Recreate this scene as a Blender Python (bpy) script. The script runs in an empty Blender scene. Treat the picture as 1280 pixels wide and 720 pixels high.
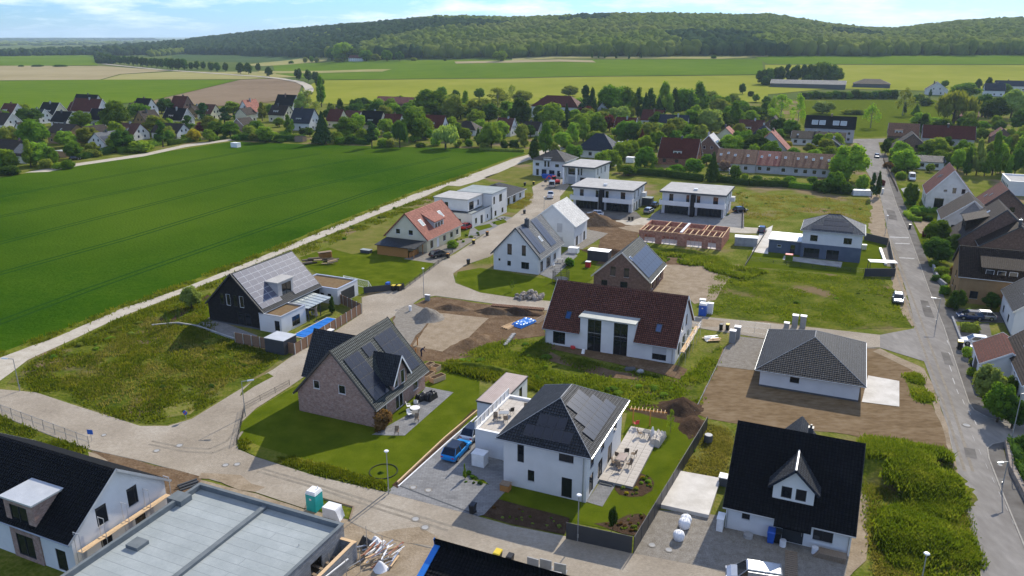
import bpy, bmesh, math, random
import numpy as np
from mathutils import Vector, Matrix, noise
S = bpy.context.scene
COL = S.collection
R = math.radians
random.seed(7)
# ------------------------------------------------------------------ camera
CAM_H, FPX, PITCH = 46.0, 970.0, R(18.0)
cam_d = bpy.data.cameras.new('camera')
cam = bpy.data.objects.new('camera', cam_d)
COL.objects.link(cam)
cam.location = (0, 0, CAM_H)
cam.rotation_euler = (R(90) - PITCH, 0, 0)
cam_d.sensor_width = 36.0
cam_d.lens = 36.0 * FPX / 1280.0
cam_d.clip_start = 0.5
cam_d.clip_end = 60000
S.camera = cam
# ------------------------------------------------------------------ sky, sun, exposure
HAZE = 0.000065
SUN_EL, SUN_AZ = R(34), R(30)          # azimuth measured from +Y towards +X
W = bpy.data.worlds.new('World')
S.world = W
W.use_nodes = True
nt = W.node_tree
for n in list(nt.nodes): nt.nodes.remove(n)
def N(t, typ, **kw):
 n = t.nodes.new(typ)
 for k, v in kw.items(): setattr(n, k, v)
 return n
sky = N(nt, 'ShaderNodeTexSky', sky_type='NISHITA', sun_disc=False, sun_elevation=SUN_EL, sun_rotation=SUN_AZ,
  altitude=100, air_density=1.0, dust_density=0.25, ozone_density=1.0)
tc = N(nt, 'ShaderNodeTexCoord')
sep = N(nt, 'ShaderNodeSeparateXYZ')
nt.links.new(tc.outputs['Generated'], sep.inputs[0])
def math_n(t, op, a, b=None, clamp=False):
 n = N(t, 'ShaderNodeMath', operation=op, use_clamp=clamp)
 for i, v in enumerate((a, b)):
  if v is None: continue
  if isinstance(v, (int, float)): n.inputs[i].default_value = v
  else: t.links.new(v, n.inputs[i])
 return n.outputs[0]
zc = math_n(nt, 'ADD', math_n(nt, 'MAXIMUM', sep.outputs[2], 0.0), 0.16)
cx = math_n(nt, 'DIVIDE', sep.outputs[0], zc)
cy = math_n(nt, 'DIVIDE', sep.outputs[1], zc)
comb = N(nt, 'ShaderNodeCombineXYZ')
nt.links.new(cx, comb.inputs[0]); nt.links.new(cy, comb.inputs[1])
nz = N(nt, 'ShaderNodeTexNoise')
nz.inputs['Scale'].default_value = 0.9; nz.inputs['Detail'].default_value = 7; nz.inputs['Roughness'].default_value = 0.62
nt.links.new(comb.outputs[0], nz.inputs['Vector'])
cr = N(nt, 'ShaderNodeValToRGB')
cr.color_ramp.elements[0].position = 0.46; cr.color_ramp.elements[0].color = (0, 0, 0, 1)
cr.color_ramp.elements[1].position = 0.63; cr.color_ramp.elements[1].color = (1, 1, 1, 1)
nt.links.new(nz.outputs[0], cr.inputs[0])
mx = N(nt, 'ShaderNodeMix', data_type='RGBA')
nt.links.new(cr.outputs[0], mx.inputs[0])
tint = N(nt, 'ShaderNodeMix', data_type='RGBA', blend_type='MULTIPLY')
tint.inputs[0].default_value = 1.0
tint.inputs['B'].default_value = (0.50, 0.90, 1.66, 1)      # clear, cool air
nt.links.new(sky.outputs[0], tint.inputs['A'])
nt.links.new(tint.outputs['Result'], mx.inputs['A'])
mx.inputs['B'].default_value = (11.6, 12.6, 13.6, 1)
bg = N(nt, 'ShaderNodeBackground')
bg.inputs[1].default_value = 0.085
wo = N(nt, 'ShaderNodeOutputWorld')
nt.links.new(mx.outputs['Result'], bg.inputs[0]); nt.links.new(bg.outputs[0], wo.inputs[0])
sun_d = bpy.data.lights.new('sun', 'SUN')
sun_d.energy = 5.0; sun_d.angle = R(0.5); sun_d.color = (1.0, 0.92, 0.78)
sun = bpy.data.objects.new('sun', sun_d)
COL.objects.link(sun)
SUNV = Vector((math.sin(SUN_AZ) * math.cos(SUN_EL), math.cos(SUN_AZ) * math.cos(SUN_EL), math.sin(SUN_EL)))
sun.rotation_euler = SUNV.to_track_quat('Z', 'Y').to_euler()
sun.location = SUNV * 200
S.view_settings.view_transform = 'Standard'
S.view_settings.look = 'None'
S.view_settings.exposure = 0.3
S.view_settings.gamma = 1
S.cycles.max_bounces = 6
S.cycles.diffuse_bounces = 3
S.cycles.volume_bounces = 1
S.cycles.transparent_max_bounces = 8
# ------------------------------------------------------------------ terrain and picture-to-ground helpers
_c, _s = math.cos(PITCH), math.sin(PITCH)
def ray(px, py):
 u = (px - 640) / FPX; v = (py - 360) / FPX
 return u, _c - v * _s, -_s - v * _c
def lerp_tab(tab, x):
 if x <= tab[0][0]: return tab[0][1]
 for (a, va), (b, vb) in zip(tab, tab[1:]):
  if x <= b: return va + (vb - va) * (x - a) / (b - a)
 return tab[-1][1]
SKYL = [(-200, 52), (60, 52), (150, 50), (200, 45), (240, 40), (300, 37), (340, 36), (400, 31), (450, 27), (500, 23), (540, 19), (570, 18), (640, 20),
  (700, 18), (760, 15), (830, 15), (880, 16), (920, 17), (960, 16), (1000, 22), (1040, 28), (1090, 33), (1120, 33), (1150, 29), (1200, 24), (1250, 21), (1500, 19)]
BASED = [(150, 2100), (240, 1950), (330, 1700), (430, 1300), (560, 1150), (700, 1080), (1500, 1050)]
BASEY = [(150, 66), (240, 65), (400, 73), (560, 73), (700, 71), (1280, 69)]
RISE = [(120, 0), (230, 0.35), (430, 0.9), (700, 1), (1500, 1)]
def tanel(py):
 _, Y, Z = ray(640, py)
 return Z / Y
def Tz(x, y):
 if y < 600: return 0.0
 c = 640 + 1020 * x / y
 k = lerp_tab(RISE, c)
 if k <= 0: return 0.0
 Db = lerp_tab(BASED, c)
 Eb = (CAM_H + Db * tanel(lerp_tab(BASEY, c)))
 Eb = max(0.0, Eb) * k
 if y <= Db:
  f = (y - 600) / (Db - 600)
  return Eb * (f ** 1.5)
 Dc = Db + 950
 Ec = CAM_H + Dc * tanel(lerp_tab(SKYL, c)) - 19
 Ec = max(Eb, Ec * min(1, k * 1.6))
 if y <= Dc:
  f = (y - Db) / (Dc - Db)
  return Eb + (Ec - Eb) * math.sin(f * math.pi / 2) ** 1.15
 f = min(1.0, (y - Dc) / 2200)
 return Ec * (1 - f * f * (3 - 2 * f))
def at(px, py, z=0.0):
 """ground point seen at a picture position (z = height above the flat part)"""
 u, Y, Z = ray(px, py)
 if Z < 0:
  t = (CAM_H - z) / -Z
  if Y * t < 600 or z: return Vector((u * t, Y * t, z))
 y = 600.0
 while y < 9000:
  t = y / Y
  if CAM_H + Z * t <= Tz(u * t, y): break
  y += 10
 return Vector((u * y / Y, y, Tz(u * y / Y, y)))
def hat(base, topy):
 """height of something standing at the base point whose top shows at picture row topy"""
 _, Y, Z = ray(640, topy)
 return CAM_H + Z / Y * base.y - base.z
# ------------------------------------------------------------------ materials
MATS = {}
def mat(name, cols, scale=3.0, detail=5, rough=0.8, bump=0.0, bscale=None, coord='Object', brick=None, metal=0.0, spec=0.3,
  stretch=None, trans=0.0, rnd=0.0, wave=None, fine=None, emit=None, patch=None):
 m = bpy.data.materials.new(name); m.use_nodes = True
 MATS[name] = m
 t = m.node_tree
 b = t.nodes['Principled BSDF']
 out = t.nodes['Material Output']
 b.inputs['Roughness'].default_value = rough
 b.inputs['Metallic'].default_value = metal
 b.inputs['Specular IOR Level'].default_value = spec if rough < .7 else 0.0
 tcn = N(t, 'ShaderNodeTexCoord')
 vec = tcn.outputs[coord]
 mp = N(t, 'ShaderNodeMapping')
 if stretch: mp.inputs['Scale'].default_value = stretch
 t.links.new(vec, mp.inputs[0])
 vec2 = mp.outputs[0]
 nzn = N(t, 'ShaderNodeTexNoise')
 nzn.inputs['Scale'].default_value = scale; nzn.inputs['Detail'].default_value = detail; nzn.inputs['Roughness'].default_value = 0.6
 t.links.new(vec2, nzn.inputs['Vector'])
 fac = nzn.outputs[0]
 if fine:
  n2 = N(t, 'ShaderNodeTexNoise')
  n2.inputs['Scale'].default_value = fine[0]; n2.inputs['Detail'].default_value = 3
  t.links.new(vec2, n2.inputs['Vector'])
  fac = math_n(t, 'ADD', math_n(t, 'MULTIPLY', fac, 1 - fine[1]), math_n(t, 'MULTIPLY', n2.outputs[0], fine[1]))
 rp = N(t, 'ShaderNodeValToRGB')
 e = rp.color_ramp.elements
 n = len(cols)
 lo, hi = 0.33, 0.67
 e[0].position = lo; e[0].color = (*cols[0], 1)
 e[1].position = hi; e[1].color = (*cols[-1], 1)
 for i in range(1, n - 1):
  q = e.new(lo + (hi - lo) * i / (n - 1)); q.color = (*cols[i], 1)
 t.links.new(fac, rp.inputs[0])
 colo = rp.outputs[0]
 if patch:   # second colour in large soft patches
  n3 = N(t, 'ShaderNodeTexNoise')
  n3.inputs['Scale'].default_value = patch[0]; n3.inputs['Detail'].default_value = 4
  t.links.new(vec, n3.inputs['Vector'])
  r3 = N(t, 'ShaderNodeValToRGB')
  r3.color_ramp.elements[0].position = patch[2]; r3.color_ramp.elements[1].position = patch[2] + patch[3]
  t.links.new(n3.outputs[0], r3.inputs[0])
  m3 = N(t, 'ShaderNodeMix', data_type='RGBA')
  t.links.new(r3.outputs[0], m3.inputs[0]); t.links.new(colo, m3.inputs['A']); m3.inputs['B'].default_value = (*patch[1], 1)
  colo = m3.outputs['Result']
 hgt = None
 if brick:
  bt = N(t, 'ShaderNodeTexBrick')
  bw, bh, mc, ms = brick[:4]
  bt.inputs['Scale'].default_value = 1.0
  bt.inputs['Brick Width'].default_value = bw; bt.inputs['Row Height'].default_value = bh
  bt.inputs['Mortar Size'].default_value = ms; bt.inputs['Mortar Smooth'].default_value = 0.3
  bt.inputs['Color1'].default_value = (0.72, 0.72, 0.72, 1); bt.inputs['Color2'].default_value = (1.25, 1.25, 1.25, 1)
  bt.inputs['Mortar'].default_value = (1, 1, 1, 1)
  bt.offset = brick[4] if len(brick) > 4 else 0.5
  t.links.new(vec, bt.inputs['Vector'])
  mm = N(t, 'ShaderNodeMix', data_type='RGBA', blend_type='MULTIPLY')
  mm.inputs[0].default_value = brick[5] if len(brick) > 5 else 0.8
  t.links.new(colo, mm.inputs['A']); t.links.new(bt.outputs['Color'], mm.inputs['B'])
  m4 = N(t, 'ShaderNodeMix', data_type='RGBA')
  t.links.new(bt.outputs['Fac'], m4.inputs[0]); t.links.new(mm.outputs['Result'], m4.inputs['A']); m4.inputs['B'].default_value = (*mc, 1)
  colo = m4.outputs['Result']
  hgt = math_n(t, 'SUBTRACT', 1.0, bt.outputs['Fac'])
 if wave:    # (axis scale, depth) corrugation along UV u
  wv = N(t, 'ShaderNodeTexWave', wave_type='BANDS', bands_direction='X')
  wv.inputs['Scale'].default_value = wave[0]; wv.inputs['Distortion'].default_value = 0
  t.links.new(vec, wv.inputs['Vector'])
  hgt = wv.outputs['Fac'] if hgt is None else math_n(t, 'ADD', hgt, wv.outputs['Fac'])
 if rnd:
  oi = N(t, 'ShaderNodeObjectInfo')
  hs = N(t, 'ShaderNodeHueSaturation')
  t.links.new(math_n(t, 'ADD', math_n(t, 'MULTIPLY', oi.outputs['Random'], rnd * 2), 1 - rnd), hs.inputs['Value'])
  t.links.new(math_n(t, 'ADD', math_n(t, 'MULTIPLY', oi.outputs['Random'], rnd * 0.10), 0.5 - rnd * 0.05), hs.inputs['Hue'])
  t.links.new(colo, hs.inputs['Color'])
  colo = hs.outputs[0]
 t.links.new(colo, b.inputs['Base Color'])
 if bump:
  bn = N(t, 'ShaderNodeTexNoise')
  bn.inputs['Scale'].default_value = bscale or scale * 4; bn.inputs['Detail'].default_value = 4
  t.links.new(vec2, bn.inputs['Vector'])
  hh = bn.outputs[0] if hgt is None else math_n(t, 'ADD', math_n(t, 'MULTIPLY', bn.outputs[0], 0.5), hgt)
  bp = N(t, 'ShaderNodeBump')
  bp.inputs['Strength'].default_value = 1.0
  bp.inputs['Distance'].default_value = bump
  t.links.new(hh, bp.inputs['Height'])
  t.links.new(bp.outputs[0], b.inputs['Normal'])
 if emit:
  b.inputs['Emission Color'].default_value = (*emit[0], 1); b.inputs['Emission Strength'].default_value = emit[1]
 if trans:
  tr = N(t, 'ShaderNodeBsdfTranslucent')
  ms_ = N(t, 'ShaderNodeMixShader'); ms_.inputs[0].default_value = trans
  br = N(t, 'ShaderNodeMix', data_type='RGBA', blend_type='MULTIPLY'); br.inputs[0].default_value = 1
  t.links.new(colo, br.inputs['A']); br.inputs['B'].default_value = (1.35, 1.25, 0.6, 1)
  t.links.new(br.outputs['Result'], tr.inputs[0])
  t.links.new(b.outputs[0], ms_.inputs[1]); t.links.new(tr.outputs[0], ms_.inputs[2])
  t.links.new(ms_.outputs[0], out.inputs[0])
 return m
def flat(name, c, rough=0.6, metal=0.0, spec=0.4, var=0.08):
 return mat(name, [tuple(x * (1 - var) for x in c), tuple(x * (1 + var) for x in c)], scale=1.5, rough=rough, metal=metal, spec=spec)
# ground
mat('meadow', [(.055, .080, .010), (.095, .120, .016), (.155, .160, .035), (.22, .18, .075)], scale=.16, detail=10, bump=.12, bscale=3, fine=(2.2, .42), patch=(.06, (.20, .15, .085), .54, .10))
mat('wild_grass', [(.035, .055, .007), (.065, .088, .010), (.11, .125, .016), (.17, .15, .045)], scale=.22, detail=10, bump=.2, bscale=2.5, fine=(1.8, .4), patch=(.09, (.17, .125, .07), .56, .09))
mat('lawn', [(.052, .078, .005), (.078, .104, .006), (.108, .132, .012)], scale=.35, detail=9, bump=.03, bscale=12, fine=(6, .3))
mat('lawn_dry', [(.10, .115, .022), (.14, .142, .032), (.185, .16, .058)], scale=.3, detail=9, bump=.03, bscale=12, fine=(5, .3))
mat('crop', [(.020, .058, .002), (.031, .076, .003), (.050, .098, .006)], scale=.045, detail=10, bump=.25, bscale=1.6, fine=(.7, .35), stretch=(1, 1, 1), patch=(.012, (.062, .108, .007), .44, .22), rough=.7)
mat('crop_track', [(.012, .045, .008), (.02, .06, .010)], scale=.8, bump=.05)
mat('crop_verge', [(.075, .10, .012), (.13, .145, .02), (.20, .18, .04)], scale=.5, detail=8, bump=.2, fine=(3, .4))
mat('soil', [(.085, .055, .032), (.135, .090, .055), (.20, .145, .095)], scale=.5, detail=10, bump=.10, bscale=3, fine=(3, .4))
mat('soil_tilled', [(.12, .082, .045), (.17, .12, .070), (.215, .160, .10)], scale=.35, detail=9, bump=.06, bscale=2, fine=(1.4, .35), stretch=(.6, 1.3, 1))
mat('soil_dark', [(.040, .026, .017), (.065, .042, .028), (.10, .07, .047)], scale=1.2, detail=9, bump=.08, bscale=5, fine=(6, .4))
mat('sand', [(.20, .155, .105), (.27, .215, .15), (.34, .28, .21)], scale=.6, detail=9, bump=.05, bscale=4, fine=(4, .35))
mat('gravel', [(.15, .13, .105), (.22, .20, .17), (.30, .28, .25)], scale=1.5, detail=9, bump=.05, bscale=10, fine=(8, .5))
mat('gravel_path', [(.33, .29, .23), (.42, .38, .31), (.50, .46, .39)], scale=.7, detail=9, bump=.04, bscale=6, fine=(4, .4))
mat('paving', [(.26, .222, .172), (.335, .29, .23), (.42, .375, .31)], scale=.12, detail=9, rough=.85, bump=.006, brick=(.2, .1, (.18, .16, .13), .006, .5, .35), fine=(2, .25))
mat('paving_grey', [(.17, .17, .172), (.215, .215, .215), (.26, .26, .26)], scale=.4, detail=7, rough=.85, bump=.008, brick=(.6, .3, (.11, .11, .11), .012, .5, .4), fine=(2, .3))
mat('asphalt', [(.18, .165, .148), (.23, .215, .195), (.30, .28, .255)], scale=.25, detail=10, rough=.88, bump=.01, bscale=20, fine=(1.6, .35), stretch=(1, .35, 1))
mat('asphalt_dark', [(.11, .10, .092), (.145, .135, .122), (.18, .17, .155)], scale=.4, detail=9, rough=.88, bump=.01, bscale=20)
mat('tyre_mark', [(.20, .175, .14), (.27, .24, .195)], scale=1.2, rough=.9)
mat('concrete', [(.50, .47, .42), (.58, .55, .50), (.66, .63, .58)], scale=.5, detail=8, rough=.85, bump=.01)
mat('concrete_grey', [(.27, .27, .27), (.34, .34, .335), (.40, .40, .395)], scale=.8, detail=8, rough=.85, bump=.01)
mat('terrace_slab', [(.46, .42, .37), (.54, .50, .45)], scale=.7, rough=.8, bump=.008, brick=(.8, .8, (.25, .23, .20), .014, 0, .25))
mat('kerb', [(.27, .25, .22), (.35, .33, .29)], scale=2, rough=.9)
mat('road_paint', [(.33, .32, .30), (.52, .51, .49)], scale=3, rough=.8)
mat('iron', [(.17, .155, .14), (.24, .22, .20)], scale=6, rough=.6, metal=.2)
# far fields
mat('field_green', [(.070, .125, .008), (.090, .148, .010), (.115, .170, .014)], scale=.006, detail=8, fine=(.05, .3), bump=.2, bscale=.6)
mat('field_lime', [(.17, .19, .022), (.21, .225, .030), (.25, .25, .045)], scale=.006, detail=8, fine=(.04, .3), bump=.15, bscale=.5)
mat('field_straw', [(.22, .21, .075), (.27, .25, .10), (.31, .28, .13)], scale=.006, detail=8, fine=(.04, .3))
mat('field_tan', [(.24, .20, .105), (.29, .245, .14), (.33, .28, .17)], scale=.006, detail=8, fine=(.04, .3))
mat('field_plough', [(.155, .115, .075), (.20, .15, .10), (.235, .18, .125)], scale=.01, detail=9, fine=(.2, .35), bump=.2, bscale=.8)
mat('field_bank', [(.045, .075, .03), (.06, .095, .035), (.075, .11, .04)], scale=.005, detail=8, fine=(.03, .3))
mat('plain', [(.05, .08, .02), (.085, .115, .03), (.15, .15, .06)], scale=.0009, detail=9, fine=(.008, .35))
# walls
mat('plaster_white', [(.62, .62, .61), (.70, .70, .69)], scale=.5, detail=8, rough=.9, bump=.006, bscale=25)
mat('plaster_old', [(.56, .54, .50), (.66, .64, .60), (.72, .70, .66)], scale=.5, detail=9, rough=.9, bump=.006, bscale=25)
mat('plaster_cream', [(.62, .57, .40), (.70, .65, .48)], scale=.6, detail=8, rough=.9, bump=.006, bscale=25)
mat('plaster_ochre', [(.26, .17, .085), (.33, .22, .115)], scale=.6, detail=8, rough=.9, bump=.006, bscale=25)
mat('plaster_grey', [(.09, .11, .15), (.12, .145, .19)], scale=.6, detail=8, rough=.9, bump=.006, bscale=25)
mat('plaster_mid', [(.40, .39, .38), (.48, .47, .46)], scale=.6, detail=8, rough=.9, bump=.006, bscale=25)
mat('brick_pink', [(.29, .165, .125), (.37, .235, .19), (.43, .31, .26)], scale=2.2, detail=6, coord='UV', rough=.9, bump=.01, brick=(.25, .083, (.36, .32, .29), .010, .5, .95))
mat('brick_brown', [(.13, .075, .055), (.19, .11, .08), (.24, .15, .11)], scale=2.2, detail=6, coord='UV', rough=.9, bump=.01, brick=(.25, .083, (.22, .18, .155), .010, .5, .95))
mat('brick_red', [(.26, .095, .055), (.34, .13, .075), (.40, .17, .10)], scale=2.2, detail=6, coord='UV', rough=.9, bump=.01, brick=(.25, .083, (.30, .24, .20), .010, .5, .9))
mat('brick_block', [(.34, .15, .10), (.42, .20, .14), (.48, .26, .19)], scale=2, detail=6, coord='UV', rough=.9, bump=.015, brick=(.5, .25, (.34, .25, .21), .014, .5, .7))
mat('brick_dark', [(.018, .017, .018), (.032, .030, .030)], scale=2.2, detail=6, coord='UV', rough=.85, bump=.01, brick=(.25, .083, (.035, .033, .032), .010, .5, .95))
mat('block_grey', [(.24, .245, .25), (.31, .315, .32)], scale=1.5, detail=6, coord='UV', rough=.9, bump=.012, brick=(.5, .25, (.20, .20, .20), .014, .5, .5))
mat('clapboard', [(.28, .28, .29), (.34, .34, .35)], scale=2, coord='UV', rough=.7, bump=.015, brick=(6, .18, (.15, .15, .155), .02, .3, .4))
# roofs: dims are (tile width, course height)
def roofmat(name, cols, mc, rough=.5, spec=.45, lay=.35):
 mat(name, cols, scale=1.6, detail=7, coord='UV', rough=min(.69, rough + .12), spec=spec * .25, bump=.05, bscale=3, brick=(.30, .34, mc, .035, 0, .8), wave=(1.047, 1), patch=(.22, tuple(x * 1.35 + .01 for x in cols[-1]), .58, lay))
roofmat('tile_black', [(.008, .009, .011), (.013, .014, .017)], (.004, .004, .005), .6, .22)
roofmat('tile_anthracite', [(.030, .034, .040), (.050, .055, .064)], (.012, .013, .016), .42)
roofmat('tile_slate', [(.050, .060, .058), (.075, .088, .085)], (.015, .018, .018), .45)
roofmat('tile_grey', [(.13, .14, .15), (.18, .19, .20)], (.06, .065, .07), .5)
roofmat('tile_brown', [(.115, .045, .032), (.165, .066, .046)], (.03, .012, .01), .55)
roofmat('tile_umber', [(.032, .023, .018), (.054, .040, .031)], (.02, .014, .01), .57)
roofmat('tile_red', [(.095, .022, .015), (.145, .036, .023)], (.03, .009, .007), .57)
roofmat('tile_salmon', [(.34, .125, .09), (.44, .18, .13)], (.16, .06, .045), .55)
roofmat('tile_rust', [(.20, .105, .06), (.30, .155, .09), (.25, .14, .09)], (.08, .045, .03), .8)
roofmat('tile_navy', [(.022, .030, .048), (.034, .044, .066)], (.01, .013, .02), .35)
roofmat('tile_white', [(.62, .61, .58), (.70, .69, .66)], (.45, .44, .42), .55)
mat('membrane', [(.27, .30, .30), (.31, .34, .34), (.36, .39, .39)], scale=.4, detail=9, rough=.75, bump=.01, brick=(12, 1.0, (.24, .265, .27), .03, .3, .15), fine=(3, .25), coord='UV')
mat('membrane_edge', [(.13, .15, .16), (.17, .19, .20)], scale=1.2, detail=7, rough=.7, bump=.01)
mat('roof_gravel', [(.34, .335, .32), (.42, .41, .39), (.50, .49, .47)], scale=.6, detail=9, rough=.95, bump=.03, bscale=15, fine=(8, .4))
mat('roof_sedum', [(.13, .085, .045), (.19, .13, .075), (.20, .16, .085)], scale=1.4, detail=9, rough=.95, bump=.04, bscale=9, fine=(6, .4))
mat('sheet_light', [(.50, .52, .53), (.60, .62, .63)], scale=.8, rough=.4, metal=.3, coord='UV', bump=.02, wave=(2.0, 1))
mat('sheet_zinc', [(.36, .38, .36), (.44, .46, .43)], scale=.8, rough=.45, metal=.2, coord='UV', bump=.01)
mat('sheet_brown', [(.30, .235, .21), (.37, .295, .265)], scale=.8, rough=.6, coord='UV', bump=.03, wave=(1.2, 1))
mat('solar_cell', [(.010, .012, .020), (.016, .019, .030)], scale=.7, rough=.2, spec=.5, coord='UV', brick=(.16, .16, (.035, .04, .055), .006, 0, .3))
mat('solar_grey', [(.030, .034, .042), (.042, .047, .057)], scale=.7, rough=.28, spec=.4, coord='UV', brick=(.16, .16, (.10, .105, .115), .006, 0, .3))
mat('solar_blue', [(.085, .09, .125), (.12, .125, .165), (.19, .20, .25)], scale=.35, rough=.5, spec=.12, coord='UV', brick=(.16, .16, (.12, .135, .18), .006, 0, .3))
flat('panel_frame', (.50, .51, .53), .6, 0, .1)
flat('alu', (.62, .63, .64), .35, .6)
flat('glass', (.012, .014, .018), .04, 0, .8)
flat('glass_blue', (.02, .06, .16), .06, 0, .8)
mat('glass_milky', [(.30, .34, .32), (.42, .45, .43)], scale=.8, rough=.15, spec=.6)
flat('frame_white', (.76, .77, .78), .5)
flat('frame_dark', (.03, .032, .036), .5)
flat('frame_wood', (.20, .10, .045), .6)
flat('white_paint', (.78, .78, .77), .55)
flat('blind', (.45, .45, .46), .6)
flat('curtain', (.60, .58, .54), .9)
flat('gutter', (.42, .44, .46), .35, .6)
flat('gutter_dark', (.06, .062, .068), .4, .3)
flat('plinth', (.10, .105, .11), .9)
mat('wood_new', [(.55, .38, .22), (.68, .50, .31)], scale=3, rough=.75, stretch=(1, 6, 6), bump=.01)
mat('wood_orange', [(.36, .17, .055), (.46, .23, .08)], scale=3, rough=.7, stretch=(6, 6, 1), bump=.01)
mat('wood_old', [(.20, .15, .105), (.30, .235, .175)], scale=3, rough=.85, stretch=(6, 6, 1), bump=.01)
mat('fence_panel_brown', [(.19, .115, .075), (.26, .165, .11)], scale=3, rough=.75, stretch=(1, 1, 5), bump=.01)
flat('fence_dark', (.045, .048, .055), .6)
flat('steel', (.40, .41, .42), .4, .7)
flat('steel_dark', (.05, .052, .056), .45, .3)
flat('lamp_grey', (.30, .31, .32), .5, .3)
flat('black_plastic', (.015, .015, .016), .4)
flat('grey_plastic', (.25, .26, .27), .5)
flat('yellow_plastic', (.70, .52, .03), .45)
flat('blue_plastic', (.02, .10, .45), .4)
flat('red_plastic', (.55, .03, .03), .4)
flat('teal_plastic', (.02, .40, .38), .4)
flat('white_fabric', (.72, .73, .75), .85)
flat('pool_blue', (.02, .17, .55), .35)
flat('rubber', (.02, .02, .02), .8)
flat('rim', (.45, .46, .47), .3, .8)
flat('car_blue', (.01, .26, .68), .18, .2, .7)
flat('car_white', (.72, .73, .74), .2, 0, .6)
flat('car_silver', (.42, .44, .46), .25, .6, .6)
flat('car_black', (.014, .015, .018), .15, 0, .7)
flat('car_navy', (.02, .04, .10), .18, .2, .7)
flat('car_red', (.42, .02, .02), .2, 0, .6)
flat('lens', (.75, .76, .78), .1, 0, .9)
flat('red_lens', (.45, .01, .01), .15, 0, .8)
mat('stone', [(.20, .17, .14), (.32, .28, .24), (.40, .36, .31)], scale=2, rough=.95, bump=.04, rnd=.2)
mat('bark', [(.055, .042, .030), (.10, .08, .06)], scale=4, rough=.95, bump=.03)
mat('bark_pale', [(.16, .14, .11), (.26, .24, .20)], scale=4, rough=.95, bump=.03)
mat('skin', [(.45, .27, .19), (.50, .31, .22)], scale=3, rough=.6)
flat('cloth_navy', (.02, .03, .07), .9)
def leafmat(name, a, b, c, tr=.42, rnd=.25):
 a, b, c = [(q[0] * 2.2, q[1] * 2.15, q[2] * 1.5) for q in (a, b, c)]
 mat(name, [a, b, c], scale=.9, detail=6, rough=.75, trans=tr, rnd=rnd, fine=(6, .5), spec=.2)
leafmat('leaf_mid', (.028, .060, .010), (.052, .098, .015), (.085, .135, .022))
leafmat('leaf_light', (.060, .105, .016), (.095, .15, .022), (.14, .19, .034))
leafmat('leaf_pale', (.075, .11, .035), (.115, .155, .055), (.16, .20, .08))
leafmat('leaf_dark', (.016, .036, .010), (.028, .056, .014), (.045, .080, .020))
leafmat('leaf_conifer', (.010, .026, .012), (.020, .042, .018), (.032, .060, .024), .12)
leafmat('leaf_yellow', (.13, .11, .010), (.18, .155, .012), (.22, .20, .03))
leafmat('leaf_olive', (.060, .082, .018), (.095, .12, .028), (.14, .155, .045))
leafmat('leaf_purple', (.045, .012, .018), (.07, .02, .028), (.10, .035, .04))
leafmat('leaf_pink', (.075, .05, .06), (.11, .075, .09), (.14, .11, .12))
leafmat('leaf_rust', (.055, .032, .018), (.085, .052, .03), (.12, .08, .05))
mat('wood_canopy', [(.075, .115, .016), (.125, .175, .024), (.215, .25, .05)], scale=.06, detail=4, rough=.85, trans=.3, fine=(.45, .4), stretch=(1, 1, .3), patch=(.004, (.17, .20, .045), .46, .2), bump=.6, bscale=.4)
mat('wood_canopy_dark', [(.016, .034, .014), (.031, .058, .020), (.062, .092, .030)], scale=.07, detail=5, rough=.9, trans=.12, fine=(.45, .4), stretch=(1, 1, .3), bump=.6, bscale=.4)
mat('grass_blade', [(.060, .095, .008), (.11, .145, .012), (.20, .205, .030)], scale=.25, detail=6, rough=.8, trans=.55, fine=(2, .4))
mat('grass_dry', [(.12, .13, .030), (.19, .185, .050), (.28, .25, .10)], scale=.3, detail=6, rough=.85, trans=.5, fine=(2, .4))
mat('weed_green', [(.060, .105, .009), (.115, .165, .015), (.22, .25, .04)], scale=.3, detail=6, rough=.75, trans=.55, fine=(2, .4))
def m_(x): return MATS[x] if isinstance(x, str) else x
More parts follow.
